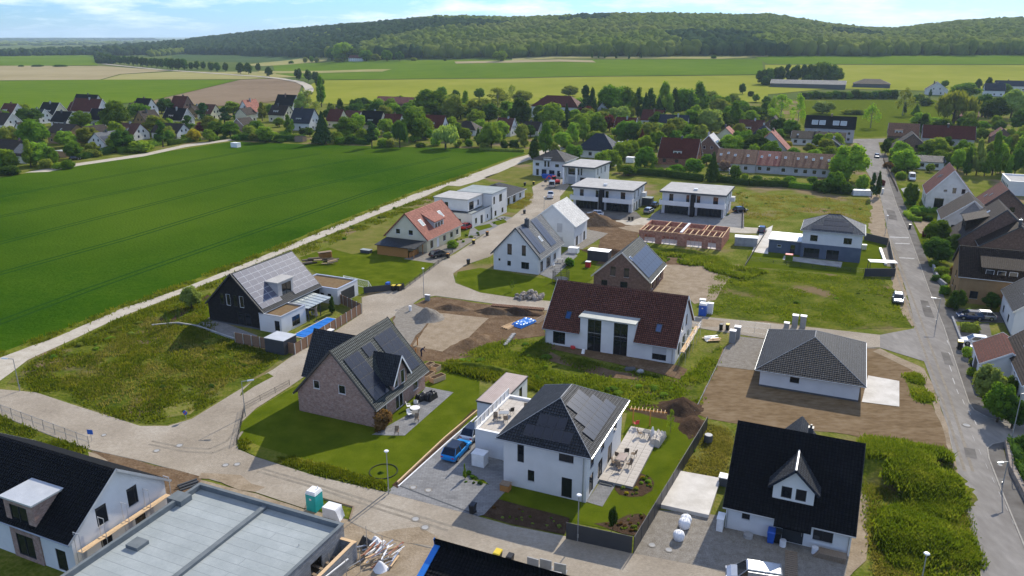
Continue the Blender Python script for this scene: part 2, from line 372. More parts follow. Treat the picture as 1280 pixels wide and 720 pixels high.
# ------------------------------------------------------------------ mesh helpers
class MB:
 def __init__(self): self.v = []; self.f = []; self.mi = []; self.cur = 0
 def quad(self, *p):
  b = len(self.v); self.v += [tuple(q) for q in p]; self.f.append(tuple(range(b, b + len(p)))); self.mi.append(self.cur); return self
 def box(self, x0, y0, z0, x1, y1, z1):
  return self.hexa([(x0, y0, z0), (x1, y0, z0), (x1, y1, z0), (x0, y1, z0)], [(x0, y0, z1), (x1, y0, z1), (x1, y1, z1), (x0, y1, z1)])
 def hexa(self, lo, hi):
  n = len(lo); b = len(self.v); self.v += [tuple(q) for q in lo] + [tuple(q) for q in hi]
  self.f.append(tuple(b + i for i in reversed(range(n)))); self.f.append(tuple(b + n + i for i in range(n)))
  for i in range(n):
   j = (i + 1) % n; self.f.append((b + i, b + j, b + n + j, b + n + i))
  self.mi += [self.cur] * (n + 2); return self
 def prism(self, poly, z0, z1):
  return self.hexa([(x, y, z0) for x, y in poly], [(x, y, z1) for x, y in poly])
 def cyl(self, p0, p1, r0, r1=None, n=8):
  p0, p1 = Vector(p0), Vector(p1); r1 = r0 if r1 is None else r1
  d = (p1 - p0).normalized(); a = d.orthogonal().normalized(); c = d.cross(a)
  lo, hi = [], []
  for i in range(n):
   t = 2 * math.pi * i / n; w = a * math.cos(t) + c * math.sin(t)
   lo.append(p0 + w * r0); hi.append(p1 + w * r1)
  return self.hexa(lo, hi)
 def bar(self, p0, p1, w, h):
  """rectangular bar from p0 to p1 (any direction)"""
  p0, p1 = Vector(p0), Vector(p1); d = (p1 - p0).normalized()
  up = Vector((0, 0, 1)) if abs(d.z) < .95 else Vector((0, 1, 0))
  a = d.cross(up).normalized() * w / 2; b = a.cross(d).normalized() * h / 2
  return self.hexa([p0 - a - b, p0 + a - b, p0 + a + b, p0 - a + b], [p1 - a - b, p1 + a - b, p1 + a + b, p1 - a + b])
 def loft(self, rings, cap=True):
  n = len(rings[0]); b = len(self.v)
  for r in rings: self.v += [tuple(q) for q in r]
  for k in range(len(rings) - 1):
   for i in range(n):
    j = (i + 1) % n
    self.f.append((b + k * n + i, b + k * n + j, b + (k + 1) * n + j, b + (k + 1) * n + i)); self.mi.append(self.cur)
  if cap:
   self.f.append(tuple(b + i for i in reversed(range(n)))); self.f.append(tuple(b + (len(rings) - 1) * n + i for i in range(n))); self.mi += [self.cur] * 2
  return self
 def mesh(self, name, mats, smooth=False, uv=True):
  me = bpy.data.meshes.new(name)
  me.from_pydata(self.v, [], self.f)
  for m in (mats if isinstance(mats, (list, tuple)) else [mats]): me.materials.append(m_(m))
  if any(self.mi): me.polygons.foreach_set('material_index', self.mi)
  if uv and len(self.f) < 60000:
   ul = me.uv_layers.new(name='UVMap'); d = ul.data
   Z = Vector((0, 0, 1))
   for p in me.polygons:
    n = p.normal
    t = Z.cross(n)
    t = Vector((1, 0, 0)) if t.length < .02 else t.normalized()
    b = n.cross(t)
    for li in p.loop_indices:
     co = me.vertices[me.loops[li].vertex_index].co
     d[li].uv = (co.dot(t), co.dot(b))
  if smooth: me.polygons.foreach_set('use_smooth', [True] * len(me.polygons))
  me.update()
  return me
 def build(self, name, mats, parent=None, smooth=False, loc=None, rot=None):
  return link(name, self.mesh(name, mats, smooth), parent, loc, rot)
def link(name, me, parent=None, loc=None, rot=None):
 o = bpy.data.objects.new(name, me); COL.objects.link(o)
 if parent: o.parent = parent
 if loc is not None: o.location = loc
 if rot is not None: o.rotation_euler = rot if hasattr(rot, '__len__') else (0, 0, rot)
 return o
def tag(o, label=None, cat=None, group=None, kind=None):
 if label: o['label'] = label
 if cat: o['category'] = cat
 if group: o['group'] = group
 if kind: o['kind'] = kind
 return o
def thing(name, label, cat, loc=(0, 0, 0), rot=0, group=None):
 o = bpy.data.objects.new(name, None); COL.objects.link(o)
 o.empty_display_size = .3
 o.location = loc; o.rotation_euler = (0, 0, rot)
 return tag(o, label, cat, group)
def dup(root, loc, rot=None, label=None, group=None, scale=None):
 r = root.copy(); COL.objects.link(r); r.location = loc
 if rot is not None: r.rotation_euler = (0, 0, rot)
 if scale: r.scale = scale
 if label: r['label'] = label
 if group: r['group'] = group
 for ch in root.children:
  c = ch.copy(); COL.objects.link(c); c.parent = r
  for g in ch.children:
   d = g.copy(); COL.objects.link(d); d.parent = c
 return r
# ------------------------------------------------------------------ ground sheets
_cnt = 0
def wpoly(pts): return [at(x, y) for x, y in pts]
def roughen(P, amp, step=1.6, seed=0):
 out = []
 for i, a in enumerate(P):
  b = P[(i + 1) % len(P)]; n = max(1, int((b - a).length / step))
  for k in range(n):
   p = a.lerp(b, k / n)
   o = noise.noise_vector(Vector((p.x * .35, p.y * .35, seed))) * amp + noise.noise_vector(Vector((p.x * 1.3, p.y * 1.3, seed + 5))) * amp * .4
   out.append(Vector((p.x + o.x, p.y + o.y, p.z)))
 return out
def sheet(name, pts, layer, m, amp=0.0, world=False, kind='structure', label=None, cat=None, step=1.6):
 P = [Vector((*p, 0)) for p in pts] if world else wpoly(pts)
 if amp: P = roughen(P, amp, step, len(name))
 global _cnt; _cnt += 1
 z = layer * .012 + (_cnt % 8) * .0014
 bm = bmesh.new()
 f = bm.faces.new([bm.verts.new((p.x, p.y, 0)) for p in P])
 bmesh.ops.triangulate(bm, faces=[f])
 bm.normal_update()
 for f in bm.faces:
  if f.normal.z < 0: f.normal_flip()
 me = bpy.data.meshes.new(name); bm.to_mesh(me); bm.free()
 me.materials.append(m_(m))
 o = link(name, me, loc=(0, 0, z))
 return tag(o, label, cat, None, kind)
def drape(name, pts, off, m):
 """a far field laid over the terrain"""
 P = wpoly(pts)
 bm = bmesh.new()
 f = bm.faces.new([bm.verts.new((p.x, p.y, 0)) for p in P])
 bmesh.ops.triangulate(bm, faces=[f])
 for axis, lines in ((0, GX), (1, GY)):
  vals = [v.co[axis] for v in bm.verts]; lo, hi = min(vals), max(vals)
  for L in lines:
   if lo < L < hi:
    co = [0, 0, 0]; co[axis] = L; no = [0, 0, 0]; no[axis] = 1
    bmesh.ops.bisect_plane(bm, geom=bm.verts[:] + bm.edges[:] + bm.faces[:], plane_co=co, plane_no=no)
 for v in bm.verts: v.co.z = Tgrid(v.co.x, v.co.y) + off
 bm.normal_update()
 for f in bm.faces:
  if f.normal.z < 0: f.normal_flip()
 me = bpy.data.meshes.new(name); bm.to_mesh(me); bm.free(); me.materials.append(m_(m))
 return tag(link(name, me), kind='structure')
GX = [i * 60.0 for i in range(-45, 46)]
GY = [0.0, 300.0, 600.0] + [600 + i * 30.0 for i in range(1, 100)]
_tg = {}
def Tg(i, j):
 k = (i, j)
 if k not in _tg: _tg[k] = Tz(GX[i], GY[j])
 return _tg[k]
def Tgrid(x, y):
 if y <= 600: return 0
 import bisect
 i = min(max(bisect.bisect_right(GX, x) - 1, 0), len(GX) - 2); j = min(max(bisect.bisect_right(GY, y) - 1, 0), len(GY) - 2)
 fx = min(1, max(0, (x - GX[i]) / (GX[i + 1] - GX[i]))); fy = min(1, max(0, (y - GY[j]) / (GY[j + 1] - GY[j])))
 return (Tg(i, j) * (1 - fx) + Tg(i + 1, j) * fx) * (1 - fy) + (Tg(i, j + 1) * (1 - fx) + Tg(i + 1, j + 1) * fx) * fy
def strip(mb, P, w, z0, z1):
 """a raised band along world points"""
 for a, b in zip(P, P[1:]):
  d = (b - a); d.z = 0
  if d.length < .01: continue
  n = Vector((-d.y, d.x, 0)).normalized() * w / 2
  mb.hexa([(a - n).to_tuple()[:2] + (z0,), (b - n).to_tuple()[:2] + (z0,), (b + n).to_tuple()[:2] + (z0,), (a + n).to_tuple()[:2] + (z0,)],
    [(a - n).to_tuple()[:2] + (z1,), (b - n).to_tuple()[:2] + (z1,), (b + n).to_tuple()[:2] + (z1,), (a + n).to_tuple()[:2] + (z1,)])
 return mb
def kerb(pts, w=.14, h=.10, m='kerb', name='kerb'):
 return tag(strip(MB(), wpoly(pts), w, 0, h).build(name, m), kind='structure')
def inside(P, x, y):
 r = False; j = len(P) - 1
 for i in range(len(P)):
  if (P[i][1] > y) != (P[j][1] > y) and x < (P[j][0] - P[i][0]) * (y - P[i][1]) / (P[j][1] - P[i][1]) + P[i][0]: r = not r
  j = i
 return r
def np_mesh(name, V, nper, m, extra=None):
 """V: (n, nper, 3) array of separate polygons -> one mesh"""
 n = V.shape[0]
 me = bpy.data.meshes.new(name)
 me.vertices.add(n * nper); me.vertices.foreach_set('co', V.reshape(-1).astype(np.float32))
 me.loops.add(n * nper); me.loops.foreach_set('vertex_index', np.arange(n * nper, dtype=np.int32))
 me.polygons.add(n); me.polygons.foreach_set('loop_start', np.arange(0, n * nper, nper, dtype=np.int32))
 me.update(calc_edges=True)
 me.materials.append(m_(m))
 return me
def tufts(name, pts, n, h, m, blades=7, spread=.35, lean=.5, world=False, zf=None, seed=1):
 """many separate blades of grass, one mesh of kind stuff"""
 rg = np.random.default_rng(seed)
 P = [(p.x, p.y) for p in wpoly(pts)] if not world else pts
 xs = [p[0] for p in P]; ys = [p[1] for p in P]
 base = []
 tries = 0
 while len(base) < n and tries < n * 8:
  tries += 1
  x = rg.uniform(min(xs), max(xs)); y = rg.uniform(min(ys), max(ys))
  if noise.noise(Vector((x * .22, y * .22, seed))) + rg.uniform(-.35, .35) < .08: continue
  if inside(P, x, y): base.append((x, y, zf(x, y) if zf else 0))
 B = np.repeat(np.array(base), blades, 0)
 k = len(B)
 ang = rg.uniform(0, 2 * np.pi, k); off = rg.normal(0, spread, (k, 2))
 hh = rg.uniform(h[0], h[1], k); wd = rg.uniform(.04, .10, k) * (1 + h[1])
 c = B + np.column_stack([off, np.zeros(k)])
 dx, dy = np.cos(ang) * wd, np.sin(ang) * wd
 la = rg.uniform(0, 2 * np.pi, k); ll = rg.uniform(0, lean, k) * hh
 tip = c + np.column_stack([np.cos(la) * ll, np.sin(la) * ll, hh])
 a = c - np.column_stack([dx, dy, np.zeros(k)]); b = c + np.column_stack([dx, dy, np.zeros(k)])
 V = np.stack([a, b, tip], 1)
 o = link(name, np_mesh(name, V, 3, m))
 return tag(o, kind='stuff')
# ------------------------------------------------------------------ building kit
_wc = {}
def win_parts(w, h, style, fm, far):
 k = (round(w, 2), round(h, 2), style, fm, far)
 if k in _wc: return _wc[k]
 t = .06; y0, y1 = .03, .10
 f = MB()
 if far:
  f.box(0, y0, 0, w, y1, t).box(0, y0, h - t, w, y1, h).box(0, y0, t, t, y1, h - t).box(w - t, y0, t, w, y1, h - t)
  n = max(1, round(w / 1.0))
  for i in range(1, n): f.box(w * i / n - .03, y0, t, w * i / n + .03, y1, h - t)
  f.cur = 1
  f.quad((0, .085, 0), (w, .085, 0), (w, .085, h), (0, .085, h))
  r = (f.mesh('window', [fm, 'blind' if style == 'b' else 'glass']), [], None)
 elif style == 'd':
  f.box(0, y0, 0, w, y1, h)
  p = MB().box(.1, y0 - .015, .12, w - .1, y0 - .003, h - .12)
  hd = MB().cyl((w - .16, y0 - .06, h * .4), (w - .16, y0 - .06, h * .62), .015, n=6)
  r = (f.mesh('door', fm), [('door_panel', p.mesh('door_panel', fm), 0)], ('handle', hd.mesh('handle', 'alu')))
 elif style == 'g':
  f.box(0, y0, 0, w, y1, h)
  n = 4; ps = [('door_panel', MB().box(.04, y0 - .02, .03, w - .04, y0 - .003, h / n - .02).mesh('door_panel', fm), 0, h * i / n) for i in range(n)]
  r = (f.mesh('garage_door', 'steel_dark'), ps, None)
 else:
  f.box(0, y0, 0, w, y1, t).box(0, y0, h - t, w, y1, h).box(0, y0, t, t, y1, h - t).box(w - t, y0, t, w, y1, h - t)
  n = max(1, round(w / 1.05)); ps = []
  for i in range(1, n): f.box(w * i / n - .035, y0, t, w * i / n + .035, y1, h - t)
  gl = 'glass_milky' if style == 'm' else 'glass'
  pw = (w - 2 * t) / n
  pm = MB().box(0, .075, 0, pw - .002, .09, h - 2 * t).mesh('pane', gl)
  for i in range(n): ps.append(('pane', pm, t + i * pw, t))
  sill = None
  if style == 'b': sill = ('roller_blind', MB().box(.01, -.0, .01, w - .01, .025, h).mesh('roller_blind', 'blind'))
  elif style == 'h': sill = ('roller_blind', MB().box(.01, -.0, h * .45, w - .01, .025, h).mesh('roller_blind', 'blind'))
  elif h < 2.0: sill = ('sill', MB().box(-.04, -.05, -.04, w + .04, .06, -.002).mesh('sill', 'alu'))
  r = (f.mesh('window', fm), ps, sill)
 _wc[k] = r
 return r
def put_window(parent, loc, rz, w, h, style, fm, far, glaze=None):
 fr, ps, ex = win_parts(w, h, style, fm, far)
 nm = {'d': 'door', 'g': 'garage_door', 'p': 'patio_door'}.get(style, 'window')
 o = link(nm, fr, parent, loc, rz)
 for p in ps: link(p[0], p[1], o, (p[2], 0, p[3] if len(p) > 3 else 0))
 if ex: link(ex[0], ex[1], o)
 return o
def wall_face(mb, O, U, outl, wins, z0=0.0, dep=.12):
 """outl = [(u,h)...] top outline; windows cut out with reveals"""
 O = Vector((*O, 0)); U = Vector((*U, 0)); Nn = Vector((U.y, -U.x, 0))
 def top(u):
  return lerp_tab(outl, u)
 us = sorted(set([round(u, 4) for u, _ in outl] + [round(x, 4) for a in wins for x in (a[0], a[0] + a[2])]))
 us = [u for u in us if outl[0][0] <= u <= outl[-1][0]]
 P = lambda u, z, k=0: (O + U * u - Nn * k + Vector((0, 0, z))).to_tuple()
 for a, b in zip(us, us[1:]):
  if b - a < 1e-3: continue
  mid = (a + b) / 2; z = z0
  for w in sorted([w for w in wins if w[0] < mid < w[0] + w[2]], key=lambda w: w[1]):
   if w[1] > z + 1e-3: mb.quad(P(a, z), P(b, z), P(b, w[1]), P(a, w[1]))
   z = w[1] + w[3]
  mb.quad(P(a, z), P(b, z), P(b, top(b - 1e-5)), P(a, top(a + 1e-5)))
 for w in wins:
  a, b, c, d = w[0], w[0] + w[2], w[1], w[1] + w[3]
  mb.quad(P(a, c), P(b, c), P(b, c, dep), P(a, c, dep)); mb.quad(P(a, d), P(a, d, dep), P(b, d, dep), P(b, d))
  mb.quad(P(a, c), P(a, c, dep), P(a, d, dep), P(a, d)); mb.quad(P(b, c), P(b, d), P(b, d, dep), P(b, c, dep))
FACE = {'F': lambda w, d: ((0, 0), (1, 0), w, 0), 'R': lambda w, d: ((w, 0), (0, 1), d, 90), 'B': lambda w, d: ((w, d), (-1, 0), w, 180), 'L': lambda w, d: ((0, d), (0, -1), d, 270)}
class Plane:
 def __init__(s, O, U, V, b0, b1, t0, t1, L):
  s.O, s.U, s.V, s.b0, s.b1, s.t0, s.t1, s.L = Vector(O), Vector(U), Vector(V), b0, b1, t0, t1, L
  s.N = s.U.cross(s.V).normalized()
 def p(s, u, v, n=0): return s.O + s.U * u + s.V * v + s.N * n
 def rng(s, v):
  f = v / s.L; return s.b0 + (s.t0 - s.b0) * f, s.b1 + (s.t1 - s.b1) * f
 def mat(s, u, v, n=0):
  M = Matrix((s.U, s.V, s.N)).transposed().to_4x4(); M.translation = s.p(u, v, n); return M
def roof_planes(mb, planes, course=.34, rise=.055, thick=.16):
 for q in planes:
  n = max(1, int(q.L / course)) if course else 1
  for k in range(n):
   v0, v1 = q.L * k / n, q.L * (k + 1) / n
   a0, a1 = q.rng(v0); b0, b1 = q.rng(v1)
   r = rise if course else 0
   mb.quad(q.p(a0, v0, r), q.p(a1, v0, r), q.p(b1, v1, .002), q.p(b0, v1, .002))
   if r: mb.quad(q.p(a0, v0, 0), q.p(a1, v0, 0), q.p(a1, v0, r), q.p(a0, v0, r))
  # underside and edges
  a0, a1 = q.rng(0); b0, b1 = q.rng(q.L); t = -thick
  mb.quad(q.p(a1, 0, t), q.p(a0, 0, t), q.p(b0, q.L, t), q.p(b1, q.L, t))
  mb.quad(q.p(a0, 0, t), q.p(a1, 0, t), q.p(a1, 0, 0), q.p(a0, 0, 0))
  mb.quad(q.p(a0, 0, t), q.p(a0, 0, 0), q.p(b0, q.L, 0), q.p(b0, q.L, t))
  mb.quad(q.p(a1, 0, t), q.p(b1, q.L, t), q.p(b1, q.L, 0), q.p(a1, 0, 0))
class House:
 def __init__(s, name, label, A, w, d, rot, he, hr=None, kind='y', wall='plaster_white', roof='tile_anthracite', oe=.45, og=.25, wins=None,
                 frame='frame_dark', far=False, cat='house', group=None, course=.34, cap=None, verge='white_paint', gutter=True, z0=0,
                 cut=None, parapet=.3, plinth=True, fascia=None, world=False, ridge=.5, base=0.0, openroof=False, cut_mid=True):
  A = Vector((*A, 0)) if world else at(*A)
  s.w, s.d, s.he, s.rot, s.far, s.frame, s.A = w, d, he, R(rot), far, frame, A
  if base: A = A + Vector((0, 0, base))
  s.root = thing(name, label, cat, A, R(rot), group)
  hr = hr if hr is not None else he + .35
  s.hr = hr; T = .16
  s.P = {}
  if kind == 'x':
   tp = (hr - he) / (d * ridge); p = math.atan(tp); co, si = math.cos(p), math.sin(p); dz = T / co
   pb = math.atan((hr - he) / (d * (1 - ridge))); cb, sb = math.cos(pb), math.sin(pb)
   s.P['F'] = Plane((-og, -oe, he - oe * tp + dz), (1, 0, 0), (0, co, si), 0, w + 2 * og, 0, w + 2 * og, (d * ridge + oe) / co)
   s.P['B'] = Plane((w + og, d + oe, he - oe * math.tan(pb) + T / cb), (-1, 0, 0), (0, -cb, sb), 0, w + 2 * og, 0, w + 2 * og, (d * (1 - ridge) + oe) / cb)
   outl = {'F': [(0, he), (w, he)], 'B': [(0, he), (w, he)], 'R': [(0, he), (d * ridge, hr), (d, he)], 'L': [(0, he), (d * (1 - ridge), hr), (d, he)]}
  elif kind == 'y':
   tp = (hr - he) / (w * ridge); p = math.atan(tp); co, si = math.cos(p), math.sin(p)
   pb = math.atan((hr - he) / (w * (1 - ridge))); cb, sb = math.cos(pb), math.sin(pb)
   s.P['L'] = Plane((-oe, d + og, he - oe * tp + T / co), (0, -1, 0), (co, 0, si), 0, d + 2 * og, 0, d + 2 * og, (w * ridge + oe) / co)
   s.P['R'] = Plane((w + oe, -og, he - oe * math.tan(pb) + T / cb), (0, 1, 0), (-cb, 0, sb), 0, d + 2 * og, 0, d + 2 * og, (w * (1 - ridge) + oe) / cb)
   outl = {'L': [(0, he), (d, he)], 'R': [(0, he), (d, he)], 'F': [(0, he), (w * ridge, hr), (w, he)], 'B': [(0, he), (w * (1 - ridge), hr), (w, he)]}
  elif kind == 'hip':
   W_, D_ = w + 2 * oe, d + 2 * oe; half = min(W_, D_) / 2
   tp = (hr - he) / half; p = math.atan(tp); co, si = math.cos(p), math.sin(p); ze = he + .02; L = half / co
   s.P['F'] = Plane((-oe, -oe, ze), (1, 0, 0), (0, co, si), 0, W_, half, W_ - half, L)
   s.P['B'] = Plane((w + oe, d + oe, ze), (-1, 0, 0), (0, -co, si), 0, W_, half, W_ - half, L)
   s.P['L'] = Plane((-oe, d + oe, ze), (0, -1, 0), (co, 0, si), 0, D_, half, D_ - half, L)
   s.P['R'] = Plane((w + oe, -oe, ze), (0, 1, 0), (-co, 0, si), 0, D_, half, D_ - half, L)
   outl = {k: [(0, he), (w if k in 'FB' else d, he)] for k in 'FRBL'}
  else:
   hp = he + (parapet or 0)
   outl = {k: [(0, hp), (w if k in 'FB' else d, hp)] for k in 'FRBL'}
  wins = wins or {}
  mb = MB()
  for k in 'FRBL':
   O, U, ln, rz = FACE[k](w, d)
   ww = wins.get(k, [])
   wall_face(mb, O, U, outl[k], [x for x in ww], z0)
   for x in ww:
    u, z, a, h = x[:4]; st = x[4] if len(x) > 4 else 'w'; fm = x[5] if len(x) > 5 else frame
    if st == 'o': continue
    put_window(s.root, (O[0] + U[0] * u, O[1] + U[1] * u, z), R(rz), a, h, st, fm, far)
  s.wall = mb.build('wall', wall, s.root)
  if plinth and not far:
   pb_ = MB(); e = .025; pb_.box(-e, -e, 0, w + e, 0 - .003, .28).box(w + .003, -e, 0, w + e, d + e, .28)
   pb_.box(-e, -e, 0, -.003, d + e, .28)
   if not any(x[1] < .28 for k in 'FRL' for x in wins.get(k, [])): pb_.build('plinth', 'plinth', s.root)
  rm = MB()
  if kind in ('x', 'y', 'hip'):
   pl = []
   for k, q in s.P.items():
    if cut and k == cut[0]:
     _, u0, u1, v = cut
     pl += [Plane(q.p(0, 0), q.U, q.V, 0, u0, 0, u0, q.L), Plane(q.p(u1, 0), q.U, q.V, 0, q.b1 - u1, 0, q.b1 - u1, q.L),
                           Plane(q.p(u0, v), q.U, q.V, 0, u1 - u0, 0, u1 - u0, q.L - v)]
    else: pl.append(q)
   roof_planes(rm, pl, None if far else course, thick=T - .01)
   s.roof = rm.build('roof', roof, s.root)
   if cap:
    c = MB(); q = list(s.P.values())[0]
    if kind in ('x', 'y'): c.cyl(q.p(q.t0, q.L, .03), q.p(q.t1, q.L, .03), .11, n=6)
    else:
     for k, q in s.P.items():
      c.cyl(q.p(q.b0, 0, .03), q.p(q.t0, q.L, .03), .045, n=6)
     q = s.P['F'] if w > d else s.P['L']
     if q.t1 - q.t0 > .3: c.cyl(q.p(q.t0, q.L, .03), q.p(q.t1, q.L, .03), .07, n=6)
    c.build('ridge_tile', cap, s.roof)
   if verge and kind in ('x', 'y'):
    for e_ in (0, 1):
     vb = MB()
     for q in s.P.values():
      u = -.012 if e_ else q.b1 + .012
      if (list(s.P.values()).index(q)): u = q.b1 + .012 if e_ else -.012
      vb.bar(q.p(u, -.02, -.05), q.p(u, q.L + .03, -.05), .03, .24)
     vb.build('verge_board', verge, s.roof)
   if gutter and not far:
    for k, q in s.P.items():
     if cut and k == cut[0]:
      for a, b in ((0, cut[1]), (cut[2], q.b1)):
       MB().cyl(q.p(a, -.07, -.06), q.p(b, -.07, -.06), .075, n=6).build('gutter', 'gutter', s.roof)
     else: MB().cyl(q.p(q.b0, -.07, -.06), q.p(q.b1, -.07, -.06), .075, n=6).build('gutter', 'gutter', s.roof)
  elif not openroof:
   if parapet:
    rm.box(.25, .25, he - .2, w - .25, d - .25, he)
    s.roof = rm.build('roof', roof, s.root)
    e = MB(); hp = he + parapet; z = hp
    for a in ((-.06, -.06, w + .06, .28), (-.06, d - .28, w + .06, d + .06), (-.06, .283, .28, d - .283), (w - .28, .283, w + .06, d - .283)):
     e.box(a[0], a[1], z + .003, a[2], a[3], z + .05)
    for a in ((.27, .27, w - .27, .283), (.27, d - .283, w - .27, d - .27), (.27, .284, .283, d - .284), (w - .283, .284, w - .27, d - .284)):
     e.box(a[0], a[1], he - .1, a[2], a[3], z)
    e.build('parapet', fascia or 'membrane_edge', s.root)
   else:
    rm.box(-oe, -oe, he + .003, w + oe, d + oe, hr)
    s.roof = rm.build('roof', fascia or 'white_paint', s.root)
    MB().box(-oe + .08, -oe + .08, hr + .003, w + oe - .08, d + oe - .08, hr + .03).build('roof_covering', roof, s.roof)
 def solar(s, k, u0, v0, nu, nv, pw=1.0, ph=1.7, skip=(), m='solar_cell', gap=.025, off=.09):
  q = s.P[k]
  key = ('sol', pw, ph, m); hipk = q.t1 - q.t0 < q.b1 - q.b0 - .1
  if key not in _wc:
   b = MB(); b.box(0, 0, 0, pw - gap, ph - gap, .035); b.cur = 1; e_ = .035 if m == 'solar_blue' else .02; b.box(e_, e_, .036, pw - gap - e_, ph - gap - e_, .040)
   _wc[key] = b.mesh('solar_panel', ['panel_frame' if m == 'solar_blue' else 'steel_dark', m])
  for i in range(nu):
   for j in range(nv):
    if (i, j) in skip: continue
    if hipk:
     a_, b_ = q.rng(v0 + (j + 1) * ph)
     if u0 + i * pw < a_ + .25 or u0 + (i + 1) * pw > b_ - .25: continue
    o = link('solar_panel', _wc[key], s.roof); o.matrix_local = q.mat(u0 + i * pw, v0 + j * ph, off)
 def skylight(s, k, u, v, w=.8, h=1.2, glass='glass', frame='frame_dark'):
  q = s.P[k]; b = MB()
  b.box(0, 0, 0, w, .09, .1).box(0, h - .09, 0, w, h, .1).box(0, .09, 0, .09, h - .09, .1).box(w - .09, .09, 0, w, h - .09, .1)
  o = b.build('skylight', frame, s.roof); o.matrix_local = q.mat(u, v, .03)
  MB().box(.09, .09, .02, w - .09, h - .09, .06).build('pane', glass, s.roof if False else o)
  return o
 def chimney(s, x, y, h, w=.6, m='plaster_grey', top='steel_dark'):
  z = s.he
  b = MB().box(x - w / 2, y - w / 2, z, x + w / 2, y + w / 2, h); b.cur = 1
  b.box(x - w / 2 - .05, y - w / 2 - .05, h + .003, x + w / 2 + .05, y + w / 2 + .05, h + .08)
  b.cyl((x, y, h + .08), (x, y, h + .35), .11, n=8)
  b.build('chimney', [m, top], s.roof)
 def downpipe(s, x, y, h=None, m='gutter'):
  MB().cyl((x, y, 0), (x, y, (h or s.he) - .05), .05, n=8).build('downpipe', m, s.root)
 def dormer(s, k, u, w, z0, z1, dep, kind='flat', zr=None, wall='plaster_white', roof='sheet_zinc', wins=(), fm=None, inset=0.0, over=.15, course=.34, slope=0.0, cap=None, verge=None, wall2=None):
  """k: side of the house, u along it (outside view), front face inset metres behind the wall line"""
  O, U, ln, rz = FACE[k](s.w, s.d)
  U = Vector((*U, 0)); Nn = Vector((U.y, -U.x, 0)); Ov = Vector((*O, 0)) + U * u - Nn * inset
  root = MB()
  loc = Ov; rzr = R(rz)
  b = MB()
  outl = [(0, z1), (w, z1)] if kind != 'gable' else [(0, z1), (w / 2, zr), (w, z1)]
  ww = [x for x in wins]
  wall_face(b, (0, 0), (1, 0), outl, ww, z0, .08)
  b.quad((0, dep, z0), (0, 0, z0), (0, 0, z1), (0, dep, z1 + slope)); b.quad((w, 0, z0), (w, dep, z0), (w, dep, z1 + slope), (w, 0, z1))
  o = b.build('dormer', wall, s.root, loc=loc, rot=rzr)
  r = MB(); e = over
  if kind == 'gable':
   p = math.atan((zr - z1) / (w / 2)); co, si = math.cos(p), math.sin(p)
   pls = [Plane((-e, dep, z1 - e * math.tan(p) + .1), (0, -1, 0), (co, 0, si), 0, dep + e, 0, dep + e, (w / 2 + e) / co),
                   Plane((w + e, -e, z1 - e * math.tan(p) + .1), (0, 1, 0), (-co, 0, si), 0, dep + e, 0, dep + e, (w / 2 + e) / co)]
   roof_planes(r, pls, course, thick=.1)
   if cap: MB().cyl(pls[0].p(0, pls[0].L, .04), pls[0].p(dep + e, pls[0].L, .04), .11, n=6).build('ridge_tile', cap, o)
   if verge:
    vb = MB()
    vb.bar(pls[0].p(dep + e + .01, 0, -.03), pls[0].p(dep + e + .01, pls[0].L, -.03), .03, .22); vb.bar(pls[1].p(-.01, 0, -.03), pls[1].p(-.01, pls[1].L, -.03), .03, .22)
    vb.build('verge_board', verge, o)
  else:
   r.hexa([(-e, -e, z1), (w + e, -e, z1), (w + e, dep, z1 + slope), (-e, dep, z1 + slope)], [(-e, -e, z1 + .18), (w + e, -e, z1 + .18), (w + e, dep, z1 + .18 + slope), (-e, dep, z1 + .18 + slope)])
  r.build('dormer_roof', roof, o)
  for x in ww:
   fr, _, _ = win_parts(x[2], x[3], 'w', fm or s.frame, True)
   link('window', fr, o, (x[0], -.02, x[1]))
  return o
# ------------------------------------------------------------------ ground: terrain, fields, streets, plots
gx = [-26000, -14000, -8000, -5000, -3500] + GX + [3500, 5000, 8000, 14000, 26000]
gy = [-400.0] + GY + [4200, 5500, 8000, 12000, 18000, 26000]
tv, tf = [], []
for y in gy:
 for x in gx: tv.append((x, y, Tz(x, y) - .02 if y <= 600 else Tz(x, y)))
nxg = len(gx)
for j in range(len(gy) - 1):
 for i in range(nxg - 1):
  a = j * nxg + i; tf.append((a, a + 1, a + 1 + nxg, a + nxg))
me = bpy.data.meshes.new('ground'); me.from_pydata(tv, [], tf); me.materials.append(m_('plain'))
me.polygons.foreach_set('use_smooth', [True] * len(tf)); me.update()
tag(link('ground', me), kind='structure')
# local meadow base of the settlement
sheet('meadow_base', [(-260, 700), (-200, 180), (0, 148), (300, 122), (640, 118), (960, 120), (1300, 118), (1500, 200), (1560, 720), (1280, 900), (0, 900)], 1, 'meadow')
# far fields
FO = .35
drape('field_green_far_west', [(-60, 68), (118, 67), (122, 82), (-60, 83)], FO, 'field_green')
drape('field_stubble', [(-60, 82), (130, 83), (215, 89), (150, 93), (125, 100.5), (-60, 101.5)], FO, 'field_tan')
drape('field_pale_strip', [(128, 100), (152, 93.5), (217, 90), (345, 90), (400, 95), (345, 98), (300, 100)], FO, 'field_straw')
drape('field_green_west', [(-60, 102), (126, 100.5), (299, 100.5), (190, 126), (60, 140), (-60, 152)], FO, 'field_green')
drape('field_ploughed', [(301, 100.5), (345, 99), (378, 104), (371, 124), (300, 132), (190, 136), (192, 126)], FO, 'field_plough')
drape('field_bank_dark', [(215, 63), (405, 62.5), (405, 76), (330, 79), (215, 76)], FO, 'field_bank')
drape('field_strip_straw', [(300, 82), (330, 78.5), (400, 67), (412, 67), (408, 77), (330, 83)], FO + .1, 'field_straw')
